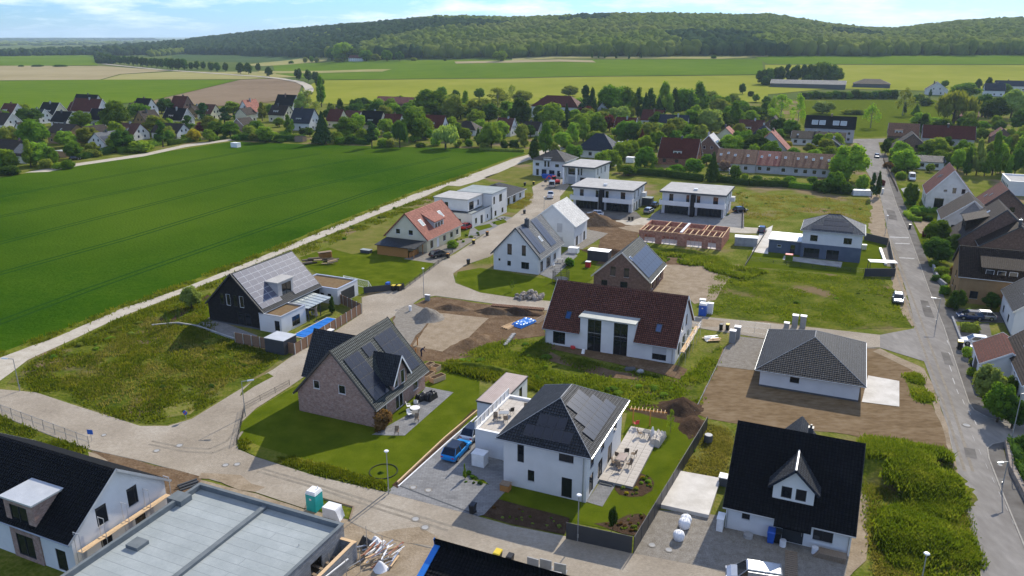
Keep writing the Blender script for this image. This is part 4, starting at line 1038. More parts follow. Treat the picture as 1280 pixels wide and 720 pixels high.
# flat-roofed double bungalow shell
p0 = at(250, 603.7, 3.2); p0.z = 0
bA = p0 - VX * 17
flatb = House('house', 'unfinished flat roofed bungalow with grey roofing membrane and raised edges', (bA.x, bA.y), 17.3, 17, RT, 2.7, None, 'flat', 'block_grey', 'membrane', parapet=.5, world=True, wins={'R': [(12, .8, 1.6, 1.4, 'o'), (7, .1, 1.1, 2.1, 'o')], 'B': [(3, .8, 1.5, 1.3, 'o')]}, cat='house', plinth=False)
MB().box(8.2, .3, 2.69, 8.7, 16.7, 3.0).build('roof_upstand', 'membrane_edge', flatb.root)
MB().box(1.2, 6.9, 2.703, 2.6, 8.2, 3.05).build('roof_shaft', 'membrane_edge', flatb.root)
MB().box(-.9, 13.6, 2.2, .9, 15.0, 3.3).build('roof_shaft', 'membrane_edge', flatb.root)
# solar house on the left with pool
sol = House('house', 'black brick house with a roof of blue grey solar panels beside a covered blue pool', (-51.2, 123.5), 11.5, 15.0, RT, 3.35, 8.9, 'y', 'brick_dark', 'tile_anthracite', oe=.4, og=.25, world=True, frame='frame_dark', verge='gutter_dark',
 wins={'F': [(2.7, 3.4, .9, 2.0), (4.1, 3.4, .9, 2.0, 'w', 'frame_white'), (5.5, 3.4, .9, 2.0), (6.9, 3.4, .9, 2.0, 'w', 'frame_white'), (6.2, .3, 1.2, 2.2), (7.8, .3, 1.2, 2.2)], 'R': [(6, .3, 2.2, 2.2, 'p'), (11, .3, 2.4, 2.2, 'p')]})
sol.solar('R', .4, .7, 9, 7, 1.66, 1.08, m='solar_blue', skip=((3, 0), (4, 0), (3, 1), (4, 1), (3, 2), (4, 2)))
sol.dormer('R', 4.9, 3.9, 3.4, 6.6, 3.3, 'flat', None, 'plaster_mid', 'roof_gravel', wins=((1.0, 4.1, 2.4, 2.1),), inset=.6, over=.25)
ext = House('extension', 'white flat roofed extension with brown planted roof in front of the black brick house', tuple(lw(sol, 10.9, -.2))[:2], 4.5, 6.2, RT, 2.85, None, 'flat', 'plaster_white', 'roof_sedum', parapet=.18, world=True, fascia='alu', cat='extension', wins={'R': [(2.6, .4, 2.0, 1.7)], 'F': [(3.1, .5, 1.0, 1.7)]}, plinth=False)
g0 = at(421.5, 361.5, 3.0); g0.z = 0
sgar = House('garage', 'white garage with brown planted flat roof and a grey sectional door facing the street', tuple((g0 - UX * 9.2).to_tuple()[:2]), 9.2, 6.3, RT, 2.8, None, 'flat', 'plaster_white', 'roof_sedum', parapet=.18, world=True, fascia='alu', cat='garage', wins={'R': [(1.0, .05, 4.2, 2.2, 'g')], 'F': [(5.4, 1.2, .8, .7), (7.0, 1.2, .8, .7)]}, plinth=False)
# yellow house with salmon roof
yel = House('house', 'pale yellow house with a salmon red tiled roof and wooden carport on its gable', (-28.6, 171.2), 10.6, 16.4, RT, 3.1, 8.3, 'y', 'plaster_cream', 'tile_salmon', oe=.45, og=.35, world=True, frame='frame_white', verge='tile_salmon',
 wins={'F': [(2.6, 3.6, 1.2, 1.2), (5.9, 3.6, 1.2, 1.2)], 'R': [(1.5, .5, 1.4, 1.8), (4.5, .2, 1.1, 2.1, 'd'), (7.5, .8, 1.4, 1.4), (11, .8, 1.4, 1.4), (14, .8, 1.2, 1.4)]})
yel.dormer('R', 5.2, 4.6, 4.0, 5.7, 3.4, 'flat', None, 'plaster_mid', 'tile_salmon', wins=((.5, 4.2, 1.1, 1.2), (1.8, 4.2, 1.1, 1.2), (3.1, 4.2, 1.1, 1.2)), inset=1.0, over=.3, slope=1.7)
yel.skylight('R', 2.3, 3.6, 1.3, 1.8, 'glass_milky', 'frame_white'); yel.skylight('R', 11.5, 3.8, 1.3, 1.8, 'glass_milky', 'frame_white')
# pale blue-lit gabled house with solar
blu = House('house', 'white gabled house with grey roof, two solar arrays and steel flue by a trampoline', (-3.8, 154.2), 10.0, 13.2, RT, 3.75, 9.1, 'y', 'plaster_white', 'tile_grey', oe=.55, og=.35, world=True, verge='plinth',
 wins={'F': [(3.1, 3.5, 1.0, 2.3), (6.3, 3.6, .9, 2.2), (3.1, 1.2, .8, 1.0), (1.1, 2.0, .45, .5), (6.2, .9, 1.7, 1.4)], 'R': [(1.0, .2, 1.4, 2.2, 'p'), (4.4, .2, 2.4, 2.2, 'p'), (8.6, .9, 1.4, 1.3)]})
blu.solar('R', 1.2, 1.0, 2, 7, 1.6, .98, m='solar_grey'); blu.solar('R', 7.6, 1.0, 2, 7, 1.6, .98, m='solar_grey')
blu.skylight('R', 5.4, 2.9, .9, 1.3, 'glass_milky', 'frame_white')
blu.chimney(5.6, 4.3, 10.2, .75, 'plinth')
wh = House('house', 'white gabled house with a bright white metal roof next to the soil heap', (4.4, 175.4), 10.6, 9.2, RT, 5.1, 9.4, 'y', 'plaster_white', 'tile_white', oe=.4, og=.25, world=True, verge='white_paint',
 wins={'F': [(2.5, 3.3, 1.3, 2.1, 'b'), (6.4, 3.3, 1.3, 2.1, 'b'), (6.4, .5, 1.5, 1.8, 'b')], 'R': [(1.2, .1, 1.5, 2.2, 'p'), (4, .1, 1.5, 2.2, 'b'), (6.6, .1, 1.3, 2.2, 'p')]})
br2 = House('house', 'brown brick gabled house with a large solar field on its slate roof', (15.5, 140.6), 10.6, 12.2, RT, 3.0, 7.8, 'y', 'brick_brown', 'tile_slate', oe=.45, og=.3, world=True, verge='alu',
 wins={'F': [(3.2, 3.2, 1.0, 1.8), (5.8, 3.2, 1.0, 1.8), (1.5, .8, 1.2, 1.4), (5.2, .2, 1.4, 2.1)], 'R': [(2, .6, 1.4, 1.6), (5, .2, 1.4, 2.2, 'p'), (8.6, .8, 1.2, 1.3)]})
br2.solar('R', .7, .9, 7, 3, 1.62, 1.6, m='solar_grey')
br2.skylight('R', .6, 5.3, 1.0, .01 + .9, 'glass', 'alu')
# brick shell without roof
sh = House('building_shell', 'roofless red block bungalow shell with bare timber ceiling beams', (29.7, 176.6), 19.0, 11.8, RT, 2.8, None, 'flat', 'brick_block', 'brick_block', parapet=.001, world=True, openroof=True, cat='building shell', plinth=False,
 wins={'F': [(1.3, .0, 2.6, 2.1, 'o'), (5.4, 0, 3.6, 2.1, 'o'), (11.2, 0, 3.4, 2.1, 'o'), (16, .1, 1.8, 2.0, 'o')], 'R': [(3, .8, 1.5, 1.3, 'o'), (8, .8, 1.5, 1.3, 'o')], 'L': [(3, .8, 1.5, 1.3, 'o')]})
iw = MB(); e = .24
iw.box(.005, .005 + .12, 0, e, 11.67, 2.79)
for x0, y0, x1, y1 in ((.3, 11.5, 18.7, 11.74), (9.1, .3, 9.34, 11.4), (9.6, .3, 9.84, 11.4), (4.6, 4.2, 4.84, 11.4), (.3, 5.2, 9.0, 5.44), (9.9, 5.6, 18.7, 5.84), (13.5, 5.9, 13.74, 11.4), (18.76, .2, 18.99, 11.6)):
 iw.box(x0, y0, 0, x1, y1, 2.79)
iw.build('inner_wall', 'brick_block', sh.root)
MB().box(.1, .2, .0, 18.9, 11.7, .1).build('floor_slab', 'concrete', sh.root)
for i in range(14):
 x = .9 + i * 1.34
 if 8.6 < x < 10.2: continue
 MB().bar((x, -.05, 2.87), (x, 5.3, 2.87), .2, .16).build('beam', 'wood_new', sh.root)
for i in (3, 5, 10, 11):
 x = .9 + i * 1.34; MB().bar((x, 6.0, 2.87), (x, 11.6, 2.87), .2, .16).build('beam', 'wood_new', sh.root)
for a, b in (((-.05, .1, 2.95 + .04), (19.05, .1, 2.99)), ((.0, 5.5, 2.99), (9.0, 5.5, 2.99)), ((9.9, 5.75, 2.99), (19, 5.75, 2.99)), ((.06, .3, 2.86), (.06, 5.2, 2.86)), ((18.95, .3, 2.86), (18.95, 11.5, 2.86))):
 MB().bar(a, b, .16, .08).build('wall_plate', 'wood_new', sh.root)
MB().box(9.2, 1.5, 2.83, 9.75, 11.6, 2.95).build('insulation_roll', 'white_fabric', sh.root)
for x in (2.0, 3.2, 6.2, 7.1, 8.2, 12.0, 12.9, 13.8, 16.6): MB().cyl((x, .6, .1), (x, .6, 2.75), .04, n=6).build('prop', 'steel', sh.root)
# twin flat-roofed double houses
def twin(A, label, w=17.0):
 h = House('house', label, A, w, 12.6, RT, 5.9, 6.35, 'flat', 'plaster_white', 'roof_gravel', parapet=0, oe=.55, world=True, fascia='plinth', cat='house', plinth=False,
  wins={'F': [(.8, .05, 6.4, 2.35, 'p'), (9.6, .05, 6.4, 2.35, 'p'), (1.9, 3.35, 1.1, 2.1), (6.5, 3.35, .8, 2.1), (9.3, 3.35, .9, 2.1), (13.6, 3.35, 1.3, 2.1, 'w', 'frame_wood')],
              'R': [(1.5, .1, 1.0, 2.3), (4, .1, 1.0, 2.3), (7, .1, 1.2, 2.3), (1.8, 3.5, .8, 2.0), (5.5, 3.5, .8, 2.0), (9.5, 3.6, .9, 1.8)]})
 MB().box(-.3, -1.9, 2.75, 7.9, -.003, 3.0).box(9.1, -1.9, 2.75, w + .3, -.003, 3.0).build('balcony_floor', 'plaster_white', h.root)
 MB().box(-.3, -1.98, 2.7, 7.9, -1.9, 3.95).box(-.38, -1.98, 2.7, -.3, -.003, 3.95).build('balcony_wall', 'plaster_white', h.root)
 MB().box(9.1, -1.98, 2.7, w + .3, -1.9, 3.95).box(w + .3, -1.98, 2.7, w + .38, -.003, 3.95).build('balcony_wall', 'plaster_white', h.root)
 MB().box(8.0, -2.1, 0, 9.0, -.01, 5.85).build('divider_wall', 'brick_dark', h.root)
 MB().box(-.55, -1.3, 5.903, w + .55, -.56, 6.35).build('roof_overhang', 'plinth', h.root)
 MB().box(-.45, -1.2, 6.353, w + .45, -.5, 6.38).build('roof_covering', 'roof_gravel', h.root)
 for x in (.1, w - .1): MB().cyl((x, -1.8, 0), (x, -1.8, 2.7), .07).build('post', 'steel_dark', h.root)
 for x in (8.5,): MB().box(x - .6, 2.2, 6.384, x + .4, 3.2, 6.9).build('chimney', 'alu', h.root)
 MB().box(w + .003, 8.6, 2.9, w + 1.3, 10.6, 4.1).build('side_balcony', 'plaster_white', h.root)
 return h
tw1 = twin((17.2, 214.8), 'white flat roofed double house with recessed dark ground floor behind the white van')
tw2 = twin((40.8, 208.0), 'white flat roofed double house with terracotta balcony trim behind the red block shell', 16.6)
# blue-grey house with hipped roof
gr = House('house', 'hipped house with dark blue grey ground floor and white upper floor', (62.9, 163.3), 11.9, 9.8, RT, 6.2, 9.1, 'hip', 'plaster_white', 'tile_grey', oe=.45, world=True, cap='tile_black', gutter=True,
 wins={'F': [(1.6, 3.9, 1.5, 1.3), (8.3, 3.9, 1.6, 1.3)], 'R': [(3, 3.9, 1.4, 1.3)], 'L': [(2, 3.9, 1.2, 1.2)]})
gr.solar('F', 2.2, .5, 8, 1, 1.02, 1.5, m='solar_grey'); gr.solar('F', 3.3, 2.05, 6, 1, 1.02, 1.5, m='solar_grey'); gr.solar('F', 4.4, 3.6, 4, 1, 1.02, .8, m='solar_grey')
fb = MB(); wall_face(fb, (-.03, -.06), (1, 0), [(0, 3.25), (11.96, 3.25)], [(.6, .1, 3.2, 2.2), (5.2, .1, 2.5, 2.2)], 0, .05)
fb.box(11.903, -.06, 0, 11.96, 9.8, 3.25).box(-.06, -.06, 0, -.003, 9.8, 3.25)
fb.build('cladding', 'plaster_grey', gr.root)
for u, w_ in ((.6, 3.2), (5.2, 2.5)): put_window(gr.root, (u, -.09, .1), 0, w_, 2.2, 'p', 'frame_dark', False)
ggar = House('garage', 'low dark blue grey garage with a light sheet roof beside the hipped house', tuple(lw(gr, -6.9, 1.6))[:2], 6.8, 7.5, RT, 2.9, 3.1, 'flat', 'plaster_grey', 'sheet_light', parapet=0, oe=.15, world=True, fascia='alu', cat='garage', wins={'F': [(1.8, 1.4, .9, .6, 'w', 'frame_white'), (4.6, .1, 1.0, 2.1)]}, plinth=False)
# modern white stepped house
mo = House('house', 'white cubic house stepped in two storeys with grey flat roofs by the gravel track', (-20.6, 194.8), 11.6, 16.5, RT, 3.2, None, 'flat', 'plaster_white', 'membrane', parapet=.4, world=True, fascia='plinth',
 wins={'R': [(1.6, .8, 1.1, 1.4), (4.8, .1, 1.3, 2.2, 'd'), (8.6, .8, .7, 1.0), (12, .8, .9, 1.2)], 'F': [(7, .8, 1.4, 1.3)]})
up = MB(); wall_face(up, (-.3, 2.2), (1, 0), [(0, 6.5), (9.6, 6.5)], [(3, 4.2, 1.0, 1.4)], 3.62); wall_face(up, (9.3, 2.2), (0, 1), [(0, 6.5), (8.5, 6.5)], [(.8, 3.7, 2.6, 2.1), (5.6, 4.2, .8, 1.4)], 3.62)
wall_face(up, (9.3, 10.7), (-1, 0), [(0, 6.5), (9.6, 6.5)], [], 3.62); wall_face(up, (-.3, 10.7), (0, -1), [(0, 6.5), (8.5, 6.5)], [], 3.62)
up = up.build('upper_storey', 'plaster_white', mo.root)
MB().box(-.5, 2.0, 6.5, 9.5, 10.9, 6.75).build('upper_roof', 'roof_gravel', up)
link('window', win_parts(2.6, 2.1, 'w', 'frame_dark', True)[0], up, (9.3, 3.0, 3.7), R(90)); link('window', win_parts(.8, 1.4, 'w', 'frame_dark', True)[0], up, (9.3, 7.8, 4.2), R(90)); link('window', win_parts(1.0, 1.4, 'w', 'frame_dark', True)[0], up, (2.7, 2.2, 4.2), 0)
up2 = MB(); wall_face(up2, (1.8, 11.0), (1, 0), [(0, 6.6), (10.2, 6.6)], [], 3.2); wall_face(up2, (12.0, 11.0), (0, 1), [(0, 6.6), (9.5, 6.6)], [(.8, 3.8, 1.0, 2.0), (4.5, 3.8, 1.8, 2.0), (1.5, .5, 1.2, 1.4), (6, .5, 1.2, 1.4)], 0)
wall_face(up2, (12.0, 20.5), (-1, 0), [(0, 6.6), (10.2, 6.6)], [], 0); wall_face(up2, (1.8, 20.5), (0, -1), [(0, 6.6), (9.5, 6.6)], [], 0)
up2 = up2.build('rear_storey', 'plaster_white', mo.root)
MB().box(1.7, 10.9, 6.6, 12.1, 20.6, 6.85).build('upper_roof', 'membrane', up2)
for u, z, w_, h_ in ((.8, 3.8, 1.0, 2.0), (4.5, 3.8, 1.8, 2.0), (1.5, .5, 1.2, 1.4), (6, .5, 1.2, 1.4)): link('window', win_parts(w_, h_, 'w', 'frame_dark', True)[0], up2, (12.0, 11 + u, z), R(90))
gb = House('house', 'low white bungalow with hipped grey roof behind the cubic house', FR(632, 258.7, 11.5), 11.5, 14, RT, 2.7, 5.2, 'hip', 'plaster_white', 'tile_anthracite', oe=.5, world=True, wins={'F': [(3, .8, 1.3, 1.3)], 'R': [(1.4, .2, 1.5, 2.2), (5.2, .2, 2, 2.2), (10, .8, 1.2, 1.3)]})
vi = House('house', 'white two storey house with dark hipped roof and tall entrance bay', (7.2, 268.0), 11.7, 11, -27, 5.5, 8.6, 'hip', 'plaster_white', 'tile_anthracite', oe=.6, world=True, cap='tile_black',
 wins={'F': [(1, 3.5, 1.4, 1), (8.4, 3.5, 1.4, 1), (1.3, .2, 1, 2.2), (3.4, .2, 1.8, 2.2, 'd', 'tile_navy'), (6.2, .3, 2, 2), (9.2, .3, 1.2, 2)]})
vi.dormer('F', 4.2, 2.6, 3.0, 6.3, 3, 'flat', None, 'plaster_white', 'plinth', wins=((.3, 3.4, .8, 2.2), (1.5, 3.4, .8, 2.2)), inset=-.4, over=.3)
cu = House('house', 'white cube house with a flat gravel roof and deep front overhang beside the machines', (17.6, 252.4), 10.2, 13.0, -27, 5.7, 6.2, 'flat', 'plaster_white', 'roof_gravel', parapet=0, oe=.5, world=True, fascia='plinth', plinth=False,
 wins={'F': [(.8, 3.1, 2.4, 2.2), (4.2, 3.1, .5, 2.2), (5.2, 3.1, .5, 2.2), (.9, .1, 2.6, 2.4, 'b'), (5, .1, 3.6, 2.3)], 'R': [(2, 3.3, .6, 2), (5, 3.3, .6, 2), (8.5, 3.3, .8, 2), (3, .5, 1.4, 2)]})
MB().box(-.5, -2.2, 5.703, 10.7, -.51, 6.2).build('roof_overhang', 'plinth', cu.root); MB().box(-.4, -2.1, 6.203, 10.6, -.5, 6.23).build('roof_covering', 'roof_gravel', cu.root)
MB().box(-.3, -2.0, 0, .25, -.02, 5.7).build('pillar', 'white_paint', cu.root); MB().box(4.2, -2.0, 0, 4.7, -1.5, 5.7).build('pillar', 'white_paint', cu.root)
# bottom edge roof
b0 = at(547.5, 685, 6.4); b0.z = 0
bo = House('house', 'dark roof with a bright blue verge board cut off by the lower picture edge', tuple((b0 - VX * 9.0).to_tuple()[:2]), 16, 9.6, RT, 3.4, 4.6 + 1.8, 'x', 'plaster_white', 'tile_black', oe=.4, og=.3, world=True, verge='pool_blue', ridge=.94, cat='house')
q_ = bo.P['F']; MB().hexa([q_.p(-.02, -.1, .03), q_.p(.5, -.1, .03), q_.p(.5, q_.L + .05, .03), q_.p(-.02, q_.L + .05, .03)], [q_.p(-.02, -.1, .12), q_.p(.5, -.1, .12), q_.p(.5, q_.L + .05, .12), q_.p(-.02, q_.L + .05, .12)]).build('verge_cladding', 'pool_blue', bo.roof)
# ------------------------------------------------------------------ right-hand houses
h21 = House('house', 'white gabled house with dark red roof and a tall church-like gable front', EA(1156.8, 242.7, 4.2), 11.4, 15, RT, 4.2, 10.9, 'y', 'plaster_old', 'tile_red', oe=.3, og=.3, world=True, verge='white_paint', frame='frame_dark',
 wins={'F': [(2.0, .1, 2.3, 3.2, 'p'), (3.9, 5.2, .8, .6), (6.0, 4.9, .9, 1.5), (8.2, 4.9, .9, 1.3)], 'L': [(4, 1, 1.2, 1.4), (9, 1, 1.2, 1.4)]})
h21.skylight('L', 6, 4.6, .8, 1.1, 'glass_milky'); h21.skylight('L', 8, 5.2, .8, 1.1, 'glass_milky')
h23 = House('house', 'white house with grey boarded gable and mossy brown roof below the dark red roofs', EA(1176, 274, 3.4), 12.0, 12, RT, 3.4, 8.3, 'y', 'plaster_old', 'tile_umber', oe=.4, og=.4, world=True, verge='white_paint',
 wins={'F': [(6.0, 2.9, 1.5, 1.4), (2, .9, 1.4, 1.3)]})
gp = MB(); gp.quad((3.2, -.03, 4.9), (8.8, -.03, 4.9), (6, -.03, 8.05)); gp.build('gable_boarding', 'clapboard', h23.root)
h22 = House('house', 'dark red roofed house with brown brick gable between the white houses', tuple(lw(h23, 8.5, 12.5))[:2], 12, 12, RT, 3.8, 9.4, 'y', 'brick_brown', 'tile_red', oe=.4, og=.3, world=True, verge='plinth', wins={'F': [(7, 4, 1.2, 1.3)]})
h22.skylight('L', 4, 3.5, .8, 1.1, 'glass_milky'); h22.skylight('L', 6.5, 4.6, .8, 1.1, 'glass_milky')
h24 = House('house', 'brown brick house with broad dark brown roof and white framed dormer facing the street', EA(1193, 301, 3.4), 16.5, 12, RT, 3.4, 10.8, 'y', 'brick_brown', 'tile_umber', oe=.6, og=.3, world=True, verge='plinth', wins={'F': [(4.4, 3.8, 1.0, 1.0), (7.5, 4.4, 1.1, 1.2), (2, .9, 1.4, 1.3)]})
h24.dormer('L', 2.5, 6.5, 4.6, 7.2, 4.2, 'flat', None, 'tile_umber', 'tile_umber', wins=((.6, 5.0, 1.6, 1.2), (4.2, 5.0, 1.6, 1.2)), inset=1.6, over=.4, slope=1.5)
h24.skylight('L', 5, 7.6, .9, 1.6, 'glass_milky', 'alu')
h25 = House('house', 'brick house with dark roof and chimney in front of the broad brown roof', EA(1223, 307, 4.0), 13.0, 9, RT, 4.0, 8.6, 'y', 'brick_brown', 'tile_umber', oe=.4, og=.3, world=True, verge='plinth', wins={'F': [(8, 4.4, 1.0, 1.2)]})
h25.chimney(6.4, .9, 9.9, .5, 'plinth', 'gutter')
h26 = House('house', 'ochre rendered house with dark brown roof and three blue lit dormer windows', (80.6, 133.4), 17, 11, RT, 5.0, 9.2, 'x', 'plaster_ochre', 'tile_umber', oe=.4, og=.3, world=True, verge='plinth',
 wins={'F': [(2, 1, 1.3, 1.4), (6, .1, 1.2, 2.2, 'd', 'frame_wood')], 'L': [(3, 1, 1.0, 1.2), (7, 1, 1.0, 1.2), (5, 3.4, 1, 1.2)]})
h26.dormer('F', 3.4, 6.6, 4.9, 6.7, 4.0, 'flat', None, 'tile_umber', 'tile_umber', wins=((.5, 5.2, 1.3, 1.25), (2.3, 5.2, 1.3, 1.25), (4.1, 5.2, 1.3, 1.25)), fm='frame_white', inset=.5, over=.35, slope=1.6)
h27 = House('house', 'white gabled house with an anthracite roof and one roof window at the right edge', EA(1266, 389, 4.3), 11.5, 12, RT, 4.3, 9.2, 'y', 'plaster_white', 'tile_anthracite', oe=.4, og=.3, world=True, verge='alu', wins={'F': [(2.2, 4.5, 1.0, 1.3), (2, .8, 1.4, 1.4)], 'L': [(2, 1, 1.2, 1.3), (7, 1, 1.2, 1.3)]})
h27.skylight('L', 7.5, 2.6, .8, 1.5, 'glass_milky', 'alu')
h28 = House('house', 'white house with dark roof and two roof windows above a low red roofed wing', EA(1279, 481, 4.6), 11, 16, RT, 4.6, 9.6, 'y', 'plaster_white', 'tile_umber', oe=.5, og=.3, world=True, verge='white_paint', wins={'L': [(2, .9, 1.1, 1.3), (5, .9, 1.1, 1.3), (8, 3, .9, 1.2), (10, 3, .9, 1.2), (10, .7, 1.1, 1.3), (13, .9, 1.0, 1.2)], 'F': [(3, 1, 1.4, 1.4)]})
h28.skylight('L', 9, 2.2, .8, 1.4, 'glass_milky', 'alu'); h28.skylight('L', 5.5, 2.2, .8, 1.4, 'glass_milky', 'alu')
w28 = House('garage', 'low white garage wing with a red tiled roof beside the silver car', tuple(lw(h28, -3.6, 9.5))[:2], 6.5, 8, RT, 3.0, 5.0, 'y', 'plaster_white', 'tile_red', oe=.3, og=.2, world=True, cat='garage', verge='white_paint', wins={'L': [(2, .1, 3, 2.2, 'g')]})
h29 = House('building', 'low modern white building with red flank and flat roof at the upper right', tuple(at(1259, 244).to_tuple()[:2]), 16, 15, RT, 3.9, None, 'flat', 'plaster_white', 'roof_gravel', parapet=.4, world=True, fascia='white_paint', cat='building', wins={'L': [(1 + i * 2.6, .9, 1.6, 1.9) for i in range(5)]}, plinth=False)
